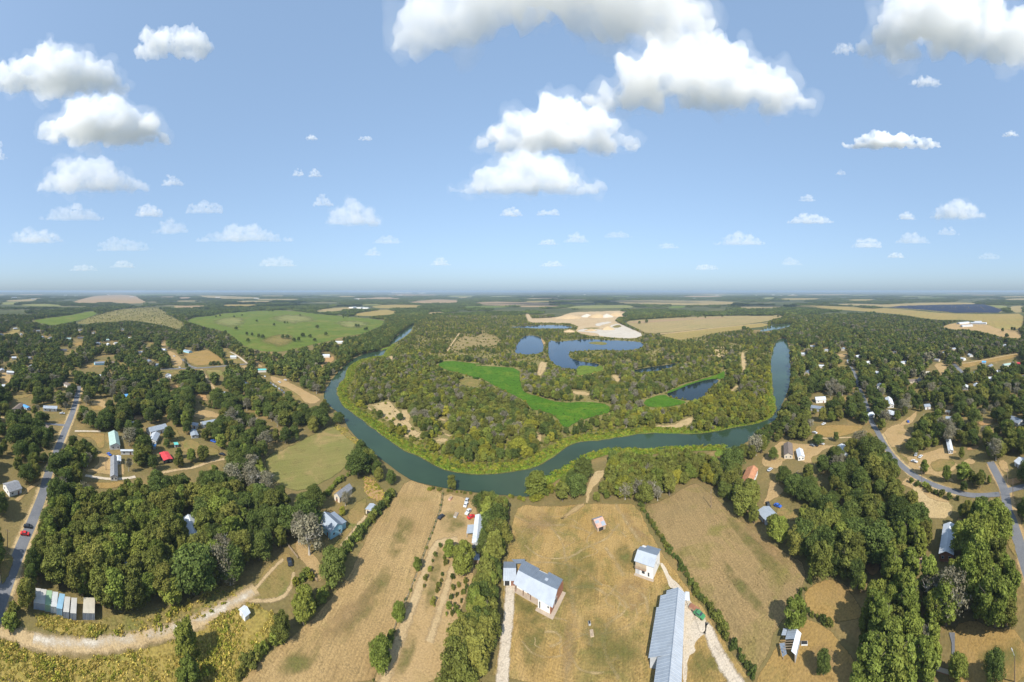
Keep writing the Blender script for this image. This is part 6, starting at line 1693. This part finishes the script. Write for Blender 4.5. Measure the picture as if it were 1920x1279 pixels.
# --- fences
def fence(line, step, label, boards=False, h=1.2):
    p = densify(P(line), 2.0, False)
    g = [G(x, y) for x, y in p]
    pts, acc = [g[0]], 0
    for a, b in zip(g[:-1], g[1:]):
        acc += (b - a).length
        if acc >= step: pts.append(b); acc = 0
    o = empty('board_fence' if boards else 'wire_fence', g[0])
    tag(o, label, 'fence')
    for q in pts:
        vs, fs = [], []
        tube(vs, fs, [q - g[0] + Vector((0, 0, -.1)), q - g[0] + Vector((0, 0, h))], [.08, .07], 5)
        fs.append(tuple(range(5, 10)))
        mesh_obj('post', vs, fs, M['pole'], o)
    for k, z in enumerate((.3, .65, 1.0) if boards else (.4, .75, 1.1)):
        for a, b in zip(pts[:-1], pts[1:]):
            t = (b - a).normalized(); nn = Vector((-t.y, t.x, 0)) * (.03 if boards else .008)
            hh = .14 if boards else .012
            v = [a - g[0] + nn + Vector((0, 0, z)), b - g[0] + nn + Vector((0, 0, z)), b - g[0] - nn + Vector((0, 0, z)), a - g[0] - nn + Vector((0, 0, z))]
            v += [q + Vector((0, 0, hh)) for q in v]
            mesh_obj('board' if boards else 'wire', v, [(0, 3, 2, 1), (4, 5, 6, 7), (0, 1, 5, 4), (1, 2, 6, 5), (2, 3, 7, 6), (3, 0, 4, 7)], WALL['wood'] if boards else M['steel'], o)
fence('B 1252,140 1242,232 1192,372 1142,502 1102,622 1052,742 1002,862 952,982 882,1152 832,1290', 5, 'wire fence between dry field and orchard lot')
fence('B 312,450 340,490 380,540', 2.2, 'weathered board fence by the loop track', True, 1.7)
fence('B 430,600 470,640 500,682', 2.2, 'weathered board fence below the loop track', True, 1.7)

# --- small things in the yards
def block(nm, s, head, L_, W_, H_, mat, label, cat, lid=None):
    g = G(*P(s)[0])
    a = math.radians(head)
    d = Vector((math.sin(a), math.cos(a), 0)) * L_ / 2
    f = Frame(nm, g - d, g + d, label, cat)
    f.box('base', 0, L_, -W_ / 2, W_ / 2, 0, H_, mat)
    f.box('lid', .1, L_ - .1, -W_ / 2 + .1, W_ / 2 - .1, H_, H_ + .08, lid or mat)
    EXPLICIT.append((g.x, g.y, 2))
    return f
block('septic_tank', 'C 736,990', 5, 2.4, 1.2, .35, WALL['tan'], 'concrete septic lid on the bare strip of the yard', 'tank', WALL['wood'])
block('pump_box', 'C 722,932', 0, 1.2, .8, .7, M['steel'], 'dark pump box beside the concrete lid in the yard', 'box', WALL['dark'])
f = block('farm_trailer', 'N 605,660', 155, 4.2, 1.9, .9, WALL['wood'], 'loaded farm trailer parked on the gravel drive', 'trailer', WALL['brick'])
for s_ in (1.4, 2.6):
    for n_ in (-1.0, .95): f.box('wheel', s_, s_ + .6, n_, n_ + .12, 0, .6, M['rubber'])
car('N 648,715', 160, 'green', 'green utility cart behind the farm trailer')
block('tank_trough', 'R 875,575', 140, 2.2, 1.2, .5, M['trim'], 'white boat-shaped trough beside the ruined barn', 'trough', WALL['dark'])
block('junk_trailer', 'P 320,430', 10, 3.6, 1.6, .8, WALL['grey'], 'grey junk trailer on the orchard lot lawn', 'trailer', WALL['wood'])
block('swing_frame', 'P 225,150', 20, 2.6, 1.4, 1.0, ROOF['rust'], 'rusty frame junk by the river bank', 'junk', WALL['wood'])
block('brick_path', 'b 545,1150', 0, 7, 1.4, .15, WALL['brick'], 'reddish brick path below the paved strip', 'path', WALL['tan'])
block('bench', 'b 140,640', 10, 1.8, .8, .6, M['trim'], 'pale bench under the tall wood', 'bench', M['trim'])
# ------------------------------------------------------------------ woods: plant the trees
fill(60, 620, 1.0, 3)
N_NEAR = len(TREES)
order = sorted(range(len(TREES)), key=lambda i: -TREES[i][2] / math.hypot(TREES[i][0], TREES[i][1]))
def clear_view(t):
    px, py = to_px(t[0], t[1])
    return -10 < px < 1930 and py - t[2] * F / math.hypot(t[0], t[1]) < 1279
single = [i for i in order if clear_view(TREES[i])][:235]
sset = set(single)
LANDMARKS = [(*G(*P(q)[0])[:2], n_) for q, n_ in (('A 400,840', 'the storage containers'), ('A 150,420', 'the asphalt road'), ('A 1300,740', 'the gravel road bend'), ('A 800,900', 'the gravel road'), ('O 450,800', 'the blue house'), ('A 1140,320', 'the white roof in the grove'),
    ('U 350,850', 'the mobile home yard'), ('U 970,720', 'the red canopy'), ('M 600,600', 'the farmhouse'), ('P 680,700', 'the tin-roofed sheds'), ('B 1300,900', 'the orchard rows'), ('C 200,1150', 'the gravel drive'), ('C 780,330', 'the rusty barn'), ('C 1300,80', 'the stubble field'),
    ('T 330,1050', 'the grey workshop'), ('T 160,620', 'the orange roof'), ('D 500,560', 'the stubble field edge'), ('D 700,760', 'the golden paddock'), ('R 580,560', 'the ruined barn'), ('S 770,400', 'the bright tin house'), ('S 360,680', 'the red hut'), ('D 1800,350', 'the village road'), ('D 1650,1050', 'the dry lawn'), ('D 800,1150', 'the bare paddock'), ('F 500,950', 'the olive meadow'), ('G 250,1100', 'the river'), ('G 900,900', 'the river'), ('W 500,900', 'the road bend'))]
for i in single:
    x, y, h, kind, zi = TREES[i]
    z = (ZONES + [DEFAULT])[zi]
    lo_, hi_ = z[2]
    size = 'low ' if h < lo_ + .3 * (hi_ - lo_) else 'tall ' if h > lo_ + .72 * (hi_ - lo_) else 'middling '
    if kind == 'tall': size = 'towering ' if size == 'tall ' else 'shorter ' if size == 'low ' else ''
    kw = KIND_WORD[kind].replace('tall narrow', 'narrow')
    d, lm = min((math.hypot(x - a, y - b), n_) for a, b, n_ in LANDMARKS)
    tree(kind, x, y, h, size + kw + ' ' + z[5] + (', beside ' if d < 22 else ', towards ') + lm, KIND_WORD[kind] + ', ' + z[6])
REST = [TREES[i] for i in range(len(TREES)) if i not in sset]
TREES.clear()
fill(620, 1500, 1.12, 31, True)
MID = list(TREES)
TREES.clear()

def scatter(name, groups, label, kind='stuff'):
    """one object that stands for a mass nobody could count: points carrying copies of the given meshes"""
    pts, sc, rz, pid, protos = [], [], [], [], []
    for k, (me, items) in enumerate(groups):
        protos.append(me)
        for (x, y, sx, sz) in items:
            pts.append((x, y, 0.0)); sc.append((sx, sx, sz)); rz.append((0, 0, RNG.uniform(0, 6.28))); pid.append(k)
    me = bpy.data.meshes.new(name)
    me.from_pydata(pts, [], [])
    me.attributes.new('inst_scale', 'FLOAT_VECTOR', 'POINT').data.foreach_set('vector', np.array(sc, dtype=np.float32).ravel())
    me.attributes.new('inst_rot', 'FLOAT_VECTOR', 'POINT').data.foreach_set('vector', np.array(rz, dtype=np.float32).ravel())
    me.attributes.new('inst_id', 'INT', 'POINT').data.foreach_set('value', pid)
    o = link(bpy.data.objects.new(name, me))
    ng = bpy.data.node_groups.new(name, 'GeometryNodeTree')
    ng.interface.new_socket('Geometry', in_out='INPUT', socket_type='NodeSocketGeometry')
    ng.interface.new_socket('Geometry', in_out='OUTPUT', socket_type='NodeSocketGeometry')
    gi, go = ng.nodes.new('NodeGroupInput'), ng.nodes.new('NodeGroupOutput')
    join = ng.nodes.new('GeometryNodeJoinGeometry')
    def attr(nm, t):
        a = ng.nodes.new('GeometryNodeInputNamedAttribute'); a.data_type = t; a.inputs[0].default_value = nm
        return a.outputs[0]
    s_, r_, i_ = attr('inst_scale', 'FLOAT_VECTOR'), attr('inst_rot', 'FLOAT_VECTOR'), attr('inst_id', 'INT')
    for k, pm in enumerate(protos):
        po = bpy.data.objects.new(name + '_model', pm)          # never linked to the scene: only its mesh is used
        oi = ng.nodes.new('GeometryNodeObjectInfo')
        oi.inputs['Object'].default_value = po
        oi.inputs['As Instance'].default_value = True
        cmp_ = ng.nodes.new('FunctionNodeCompare'); cmp_.data_type = 'INT'; cmp_.operation = 'EQUAL'
        ng.links.new(i_, cmp_.inputs[2]); cmp_.inputs[3].default_value = k
        ip = ng.nodes.new('GeometryNodeInstanceOnPoints')
        ng.links.new(gi.outputs[0], ip.inputs['Points'])
        ng.links.new(cmp_.outputs[0], ip.inputs['Selection'])
        ng.links.new(oi.outputs['Geometry'], ip.inputs['Instance'])
        ng.links.new(r_, ip.inputs['Rotation'])
        ng.links.new(s_, ip.inputs['Scale'])
        ng.links.new(ip.outputs[0], join.inputs[0])
    ng.links.new(join.outputs[0], go.inputs[0])
    md = o.modifiers.new('scatter', 'NODES')
    md.node_group = ng
    return tag(o, label, None, None, kind)

def tree_groups(items, near_r):
    g = {}
    for (x, y, h, kind, zi) in items:
        r = math.hypot(x, y)
        if r < near_r: key = ('n', kind, RNG.randrange(3))
        else: key = ('f', kind, RNG.randrange(2))
        g.setdefault(key, []).append((x, y, h * RNG.uniform(.7, 1.12), h))
        if r < near_r: g.setdefault(('t', kind, key[2]), []).append((x, y, h, h))
    out = []
    for (t, kind, v), it in g.items():
        out.append(({'n': lambda: NEAR[kind][v][0], 't': lambda: NEAR[kind][v][1], 'f': lambda: FAR[kind][v]}[t](), it))
    return out
print('trees single', len(single), 'rest', len(REST), 'mid', len(MID))
scatter('woodland', tree_groups(REST, 420), 'mixed oak and elm woodland round the villages and the peninsula')
scatter('far_woodland', tree_groups(MID, 0), 'dark belts of trees beyond the river and villages')

# far woods: clumps of crowns out to several kilometres
def clump_mesh(seed):
    rng = np.random.default_rng(seed)
    P_, N_, S_, T_ = [], [], [], []
    for i in range(22):
        a, r = rng.uniform(0, 6.28), 22 * math.sqrt(rng.random())
        c = np.array([r * math.cos(a), r * math.sin(a), 0])
        h = rng.uniform(7, 12); w = rng.uniform(3, 5)
        n = 46
        d = rng.normal(size=(n, 3)); d[:, 2] = np.abs(d[:, 2]); d /= np.linalg.norm(d, axis=1, keepdims=True)
        P_.append(c + d * np.array([w, w, h * .55]) + np.array([0, 0, h * .42])); N_.append(d); S_.append(np.full(n, 1.5)); T_.append(np.clip(rng.uniform(.1, .8, n) + rng.uniform(-.2, .2), 0, 1))
    pos, nr, sz, tt = np.concatenate(P_), np.concatenate(N_), np.concatenate(S_), np.concatenate(T_)
    nr = nr + rng.normal(size=nr.shape) * .4; nr /= np.linalg.norm(nr, axis=1, keepdims=True)
    return quads_mesh('clump', pos, nr, sz * rng.uniform(.7, 1.3, len(sz)), tt, LEAF['dark'], .8, None, rng)
CL = [clump_mesh(900 + i) for i in range(3)]
X, Y, px, py = candidates(1500, 7500, 44, 77)
cn = clump_noise(X, Y, 520) + .5 * clump_noise(X, Y, 170)
r_ = np.hypot(X, Y)
k = (cn > -.12 + .10 * (r_ > 3500)) & ~reject(px, py, 10 * F / r_, ((0, 0), (0, .8)))
X, Y = X[k], Y[k]
print('clumps', len(X))
groups = [(CL[v], []) for v in range(3)]
for x, y in zip(X, Y):
    s = RNG.uniform(.8, 1.25)
    groups[RNG.randrange(3)][1].append((x, y, s, s * RNG.uniform(.8, 1.2)))
scatter('distant_forest', groups, 'distant forest fading into blue haze towards the horizon')

# scrub on the peninsula's open ground, reeds on the bank, tall grass below the gravel road
def tuft_mesh(kind, seed, n=34, w=.9):
    rng = np.random.default_rng(seed)
    base = rng.normal(size=(n, 3)) * np.array([w * .4, w * .4, 0])
    pos = base + np.array([0, 0, .45]) + rng.normal(size=(n, 3)) * np.array([.12, .12, .12])
    nr = rng.normal(size=(n, 3)) * np.array([1, 1, .6]) + np.array([0, -.25, .45]); nr /= np.linalg.norm(nr, axis=1, keepdims=True)
    return quads_mesh('tuft', pos, nr, rng.uniform(.09, .2, n), rng.uniform(0, 1, n), LEAF[kind], 1.5, (0, 0, 1), rng)
def in_poly_points(poly, sp, seed, keep=1.0, inset=None):
    a = np.array([G(x, y)[:2] for x, y in poly])
    rng = np.random.default_rng(seed)
    x0, y0 = a.min(0); x1, y1 = a.max(0)
    n = min(90000, int((x1 - x0) * (y1 - y0) / sp / sp))
    X, Y = rng.uniform(x0, x1, n), rng.uniform(y0, y1, n)
    k = inside(X, Y, [tuple(q) for q in a]) & (rng.random(n) < keep)
    return X[k], Y[k]
GT = [tuft_mesh('grass', 40), tuft_mesh('grass', 41), tuft_mesh('willow', 42)]
gr = [(m_, []) for m_ in GT]
for s_, sp in (('A -40,1000 100,1062 300,1132 520,1142 700,1112 950,1062 1150,982 1350,872 1480,802 B 90,802 240,862 320,950 200,1075 40,1270 0,1310 A 1400,1320 -60,1320', .8),
               ('A 210,860 330,880 460,915 590,920 640,960 600,1010 420,1000 220,950', .72), ('A 640,1000 850,880 1100,810 1290,700 1480,700 1300,850 1000,990', 1.6),
               ('O 960,110 1120,140 1200,260 1320,380 1230,500 1050,440 980,330', 1.2), ('F 640,690 720,700 770,750 825,800 812,830 760,800 700,750', 1.3)):
    X, Y = in_poly_points(P(s_), sp, 5)
    for x, y in zip(X, Y):
        cnn = mnoise.noise(Vector((x * .09, y * .09, 0))) + .5 * mnoise.noise(Vector((x * .3, y * .3, 5)))
        if cnn < -.5: continue
        h = RNG.uniform(.25, .75) * (1 + .9 * cnn)
        gr[2 if RNG.random() < .22 + .5 * cnn else RNG.randrange(2)][1].append((x, y, h * 1.5, h))
scatter('tall_grass', gr, 'rank golden and yellow-green grass along the gravel road')
RT = [tuft_mesh('reed', 50, 30, .7), tuft_mesh('reed', 51, 30, .7), tuft_mesh('willow', 52, 30, .7)]
gr = [(m_, []) for m_ in RT]
def along(line, off0, off1, sp):
    g = [G(x, y) for x, y in densify(line, 2.0, False)]
    for i in range(1, len(g) - 1):
        t = (g[i + 1] - g[i - 1]).normalized(); nn = Vector((-t.y, t.x, 0))
        for _ in range(max(1, int((g[i + 1] - g[i]).length * (off1 - off0) / sp / sp))):
            o_ = RNG.uniform(off0, off1)
            q = g[i] + nn * o_ + t * RNG.uniform(-2, 2)
            h = RNG.uniform(.7, 1.7)
            gr[RNG.randrange(3)][1].append((q.x, q.y, h * 1.3, h))
along(RIVER_IN[3:40], -9, 1.2, 1.2)
along(P('G 430,1190 500,1120 570,1065 680,1010 780,940 900,895 1010,880 1180,898 1300,880 1520,868 1705,868')[::-1], -7, .5, 1.2)
gr += [(SHRUB[0], []), (SHRUB[2], []), (SHRUB[4], []), (SHRUB[1], [])]
for i in range(900):
    q = RIVER_IN[11:40]
    t_ = RNG.uniform(0, len(q) - 1.01)
    a_, b_ = G(*q[int(t_)]), G(*q[int(t_) + 1])
    d_ = (b_ - a_).normalized()
    w_ = a_.lerp(b_, t_ % 1) - Vector((-d_.y, d_.x, 0)) * (1.5 + 17 * RNG.random() ** .8)
    h_ = RNG.uniform(.7, 2.4)
    gr[3 + RNG.choice((0, 1, 2, 2, 3))][1].append((w_.x, w_.y, h_ * 1.2, h_))
scatter('bank_reeds', gr, 'bright green reeds and weeds fringing the river banks')
ST = [SHRUB[0], SHRUB[1], SHRUB[3], SHRUB[4]]
gr = [(m_, []) for m_ in ST]
X, Y = in_poly_points(PENINSULA, 5.5, 9)
px, py = to_px(X, Y)
k = ~reject(px, py, np.full(px.shape, 1.0), ((0, 0),))
X, Y = X[k], Y[k]
for x, y in zip(X, Y):
    h = RNG.uniform(1, 3.2)
    gr[RNG.randrange(4)][1].append((x, y, h * 1.1, h))
for s_, sp in (('J 1430,560 1480,490 1530,420 1600,430 1680,395 1740,390 1860,430 1920,445 K 20,470 0,500 J 1840,520 1760,545 1640,540 1560,560 1480,570', 13), ('I 560,345 720,285 880,240 1180,222 1300,300 1390,350 1340,395 1130,345 980,322 720,340', 17),
               ('a 500,640 560,670 640,860 780,960 880,990 700,1060 540,880 380,720 300,700', 12), ('K 1450,560 1640,510 1700,530 1600,610', 10)):
    X, Y = in_poly_points(P(s_), sp, 6)
    for x, y in zip(X, Y):
        h = RNG.uniform(1, 3.5)
        gr[RNG.randrange(4)][1].append((x, y, h * 1.2, h))
scatter('scrub_bushes', gr, 'low scattered scrub bushes on open sandy ground')
# ------------------------------------------------------------------ clouds: lumpy bodies of droplets well above the haze
def cloud_material(name, density):
    m = bpy.data.materials.new(name)
    m.use_nodes = True
    nt = m.node_tree
    nt.nodes.clear()
    out = nt.nodes.new('ShaderNodeOutputMaterial')
    v = nt.nodes.new('ShaderNodeVolumePrincipled')
    v.inputs['Color'].default_value = (0.985, 0.992, 1.0, 1)
    v.inputs['Density'].default_value = density
    v.inputs['Anisotropy'].default_value = 0.0
    nt.links.new(v.outputs[0], out.inputs['Volume'])
    return m
CLOUD_MATS = {}
def skin(me, vox):
    """one clean closed outer surface: voxel remesh, inner bubbles and stray scraps dropped"""
    tmp = bpy.data.objects.new('cloud_tmp', me)
    col.objects.link(tmp)
    rm = tmp.modifiers.new('r', 'REMESH')
    rm.mode = 'VOXEL'
    rm.voxel_size = vox
    dg = bpy.context.evaluated_depsgraph_get()
    out = bpy.data.meshes.new_from_object(tmp.evaluated_get(dg))
    col.objects.unlink(tmp)
    bpy.data.objects.remove(tmp)
    bmk = bmesh.new(); bmk.from_mesh(out)
    left, best = set(bmk.verts), []
    while left:
        st = [left.pop()]; comp = list(st)
        while st:
            for e in st.pop().link_edges:
                for q in e.verts:
                    if q in left: left.discard(q); st.append(q); comp.append(q)
        if len(comp) > len(best): best = comp
    keep = set(best)
    bmesh.ops.delete(bmk, geom=[q for q in bmk.verts if q not in keep], context='VERTS')
    bmk.to_mesh(out); bmk.free()
    return out
def cloud(x0, x1, y0, y1, label, thick=1.0, group=None, seed=0, lobes=None, base=1300.0, tail=0.0):
    """a cumulus whose outline spans photo pixels x0..x1, y0..y1 (top, base); its base height fixes its distance"""
    rng = random.Random(seed * 7 + 3)
    te = max((YH - y1) / F, 0.012)
    if te < 0.11: base = 120 + 1180 * max(te / 0.11, 0.45)
    dist = (base - H_CAM) / te
    xm = (x0 + x1) / 2
    az = (xm - 960) / F
    wid = (x1 - x0) / F * dist
    tt = (YH - y0) / F                                    # the near top edge shows at y0, the far base edge at y1
    up = base - H_CAM
    dep = min(.4 * wid, dist - (up + .3 * wid) / tt)
    dep = max(dep, .15 * wid)
    hgt = max(tt * (dist - dep) - up, .1 * wid)
    c = Vector((math.sin(az) * (dist - dep * .5), math.cos(az) * (dist - dep * .5), base))
    rt = Vector((math.cos(az), -math.sin(az), 0))
    fw = Vector((math.sin(az), math.cos(az), 0))
    n = lobes or max(5, int(12 * min(3, wid / hgt / 1.6)))
    bm = bmesh.new()
    puffs = []
    k1, k2 = rng.uniform(0, 9), rng.uniform(0, 9)
    for i in range(n):
        u = (i + 0.5) / n * 2 - 1 + rng.uniform(-.1, .1)
        wave = 0.55 + 0.45 * math.sin(u * 4.3 + k1) * math.sin(u * 7.7 + k2)
        env = (1 - abs(u) ** (1.25 if 'pointed' in label else 2.4)) * (0.5 + 0.5 * wave)
        hh = hgt * max(0.14, env)
        rad = max(min(hh * rng.uniform(.3, .5), wid * .10), wid / n * 0.82)
        nz = max(1, int(hh / rad / 1.0))
        for k in range(nz):
            fz = (k + .5) / nz
            rr = rad * rng.uniform(.75, 1.15) * (1.15 - .35 * fz)
            puffs.append((u * (wid / 2 - rr * .6) * (1 - .12 * fz) + rng.uniform(-.3, .3) * rr, rng.uniform(-.5, .5) * dep * .7 * (1 - .5 * fz), max(rr * .35, fz * hh - rr * .1), rr))
    me = bpy.data.meshes.new('cloud')
    for (u, v, z, rad) in puffs:
        b2 = bmesh.ops.create_icosphere(bm, subdivisions=2, radius=rad)
        for vert in b2['verts']:
            q = vert.co.copy()
            q.z *= 0.62
            vert.co = q + Vector((u, v, z))
    bm.to_mesh(me)
    bm.free()
    vox = max(hgt / 24, wid / 95)
    me2 = skin(me, vox)
    nv = len(me2.vertices)
    co = np.empty(nv * 3); no = np.empty(nv * 3)
    me2.vertices.foreach_get('co', co)
    me2.vertex_normals.foreach_get('vector', no)
    co = co.reshape(-1, 3); no = no.reshape(-1, 3)
    S = hgt
    out = np.empty_like(co)
    for i in range(nv):
        p = Vector(co[i])
        d = 0.0
        q = p / S
        off = Vector((seed * 3.1, seed * 1.7, 0))
        d += 0.16 * (0.5 - abs(mnoise.noise(q * 2.4 + off)) * 1.8)
        d += 0.12 * (0.45 - abs(mnoise.noise(q * 5.5 + off)) * 1.8)
        d += 0.09 * (0.3 - abs(mnoise.noise(q * 12.0 + off)) * 1.4)
        d += 0.07 * mnoise.noise(q * 25.0 + off)
        w = p + Vector(no[i]) * d * S
        if w.z < 0: w.z *= 0.12
        out[i] = (c + rt * w.x + fw * w.y + Vector((0, 0, w.z)))[:]
    ctr = out.mean(axis=0)
    me2.vertices.foreach_set('co', (out - ctr).ravel())
    if y1 - y0 > 44: me2 = skin(me2, vox * .62)
    nv = len(me2.vertices)
    out = np.empty(nv * 3); me2.vertices.foreach_get('co', out); out = out.reshape(-1, 3) + ctr
    me2.polygons.foreach_set('use_smooth', [True] * len(me2.polygons))
    me2.update()
    dens = 1.55 / (hgt * 0.5) * thick
    key = round(math.log(dens), 1)
    if key not in CLOUD_MATS: CLOUD_MATS[key] = cloud_material('cloud_droplets', math.exp(key))
    me2.materials.clear()
    me2.materials.append(CLOUD_MATS[key])
    o = bpy.data.objects.new('cloud', me2)
    o.location = ctr
    link(o)
    if hgt > 200 and y1 - y0 > 40:
        me3 = me2.copy()
        nn = np.empty(nv * 3); me3.vertex_normals.foreach_get('vector', nn); nn = nn.reshape(-1, 3)
        base_co = out - ctr
        amp = np.array([0.045 + 0.20 * mnoise.noise(Vector(p) / S * 3.0 + Vector((9, seed, 4))) + 0.14 * mnoise.noise(Vector(p) / S * 8.0) + 0.07 * mnoise.noise(Vector(p) / S * 19.0) for p in base_co])
        me3.vertices.foreach_set('co', (base_co + nn * (np.maximum(amp, -.02) * S)[:, None]).ravel())
        me3 = skin(me3, vox * .75)
        me3.polygons.foreach_set('use_smooth', [True] * len(me3.polygons))
        me3.materials.clear()
        key2 = round(math.log(dens * .11), 1)
        if key2 not in CLOUD_MATS: CLOUD_MATS[key2] = cloud_material('cloud_wisp', math.exp(key2))
        me3.materials.append(CLOUD_MATS[key2])
        link(bpy.data.objects.new('wisps', me3), o)
    return tag(o, label, 'cloud', group)

for i, (x0, x1, y0, y1, th, lab, grp) in enumerate([
    (-70, 258, 60, 178, 1.0, 'wide white cumulus bank stepping down to one side', None),
    (244, 425, 16, 113, .8, 'ragged white cumulus with a wispy torn flank', None),
    (66, 334, 140, 276, 1.2, 'plump white cumulus with a flat base and cauliflower top', None),
    (50, 288, 278, 362, .5, 'pale hazy dome-shaped cloud under the plump cumulus', None),
    (700, 1365, -330, 84, 1.3, 'huge cloud with a grey underside overhanging the others', None),
    (1105, 1516, 14, 203, 1.4, 'big bulging white cloud below the grey-bottomed one', None),
    (862, 1216, 128, 288, 1.2, 'tall pointed white cumulus over the ponds and quarry', None),
    (832, 1142, 250, 364, .8, 'long slanting white cloud joined under the pointed cumulus', None),
    (1610, 2000, -120, 122, 1.3, 'massive smooth white cloud with a rounded end', None),
    (1574, 1773, 232, 280, 1.0, 'small two-humped white cloud alone in clear blue', None),
]):
    cloud(x0, x1, y0, y1, lab, th, grp, seed=i + 1)
for i, (x0, x1, y0, y1) in enumerate([
    (-14, 14, 260, 300), (70, 197, 374, 414), (250, 310, 373, 408), (342, 434, 368, 401), (286, 360, 403, 440), (364, 552, 414, 454),
    (14, 120, 416, 457), (168, 292, 437, 471), (582, 628, 360, 388), (600, 726, 365, 426), (548, 571, 312, 331), (576, 606, 313, 333),
    (571, 597, 249, 264), (670, 700, 250, 265), (696, 756, 436, 458), (938, 983, 381, 407), (990, 1090, 388, 405), (1054, 1106, 432, 456),
    (1128, 1186, 430, 446), (1006, 1046, 444, 460), (1472, 1566, 394, 420), (1496, 1530, 360, 379), (1342, 1438, 428, 460),
    (1594, 1659, 437, 466), (1675, 1750, 432, 457), (1755, 1798, 421, 442), (1738, 1856, 367, 413), (1679, 1722, 394, 413),
    (1558, 1610, 70, 106), (1703, 1769, 134, 165), (1876, 1912, 240, 258), (1566, 1588, 315, 329), (1460, 1506, 478, 498), (130, 186, 492, 508),
    (205, 258, 486, 502), (806, 846, 480, 498), (1230, 1275, 452, 466), (1010, 1062, 486, 500), (1660, 1700, 470, 484), (300, 348, 322, 350),
    (480, 560, 474, 500), (680, 718, 462, 480), (1300, 1350, 492, 506), (1830, 1880, 470, 486)]):
    w_ = x1 - x0
    lab = ('tiny scrap' if w_ < 36 else 'small puff' if w_ < 62 else 'flat streak' if w_ > 3.4 * (y1 - y0) else 'broad puff') + ' of pale cloud ' + ('close above the horizon' if y1 > 450 else 'in the lower sky' if y1 > 340 else 'high in the clear blue')
    cloud(x0, x1, y0, y1, lab, (.36 if y1 < 400 else .28 if y1 < 440 else .19) * random.Random(i).uniform(.6, 1.4), 'small clouds scattered above the horizon', seed=i + 40)
# ------------------------------------------------------------------ haze: one closed box of pale air, sky and clouds outside it
def build_haze(density):
    R = 47000.0
    z0, z1 = -1.0, H_CAM + 3.0
    vs = [(x, y, z) for z in (z0, z1) for (x, y) in ((-R, -R), (R, -R), (R, R), (-R, R))]
    fs = [(3, 2, 1, 0), (4, 5, 6, 7), (0, 1, 5, 4), (1, 2, 6, 5), (2, 3, 7, 6), (3, 0, 4, 7)]
    m = bpy.data.materials.new('haze_air')
    m.use_nodes = True
    nt = m.node_tree
    nt.nodes.clear()
    out = nt.nodes.new('ShaderNodeOutputMaterial')
    v = nt.nodes.new('ShaderNodeVolumePrincipled')
    v.inputs['Color'].default_value = (0.42, 0.54, 0.70, 1)
    v.inputs['Density'].default_value = density
    v.inputs['Anisotropy'].default_value = 0.0
    nt.links.new(v.outputs[0], out.inputs['Volume'])
    o = mesh_obj('haze', vs, fs, m)
    return tag(o, 'thin pale blue haze over the far countryside', None, None, 'stuff')
build_haze(9e-5)
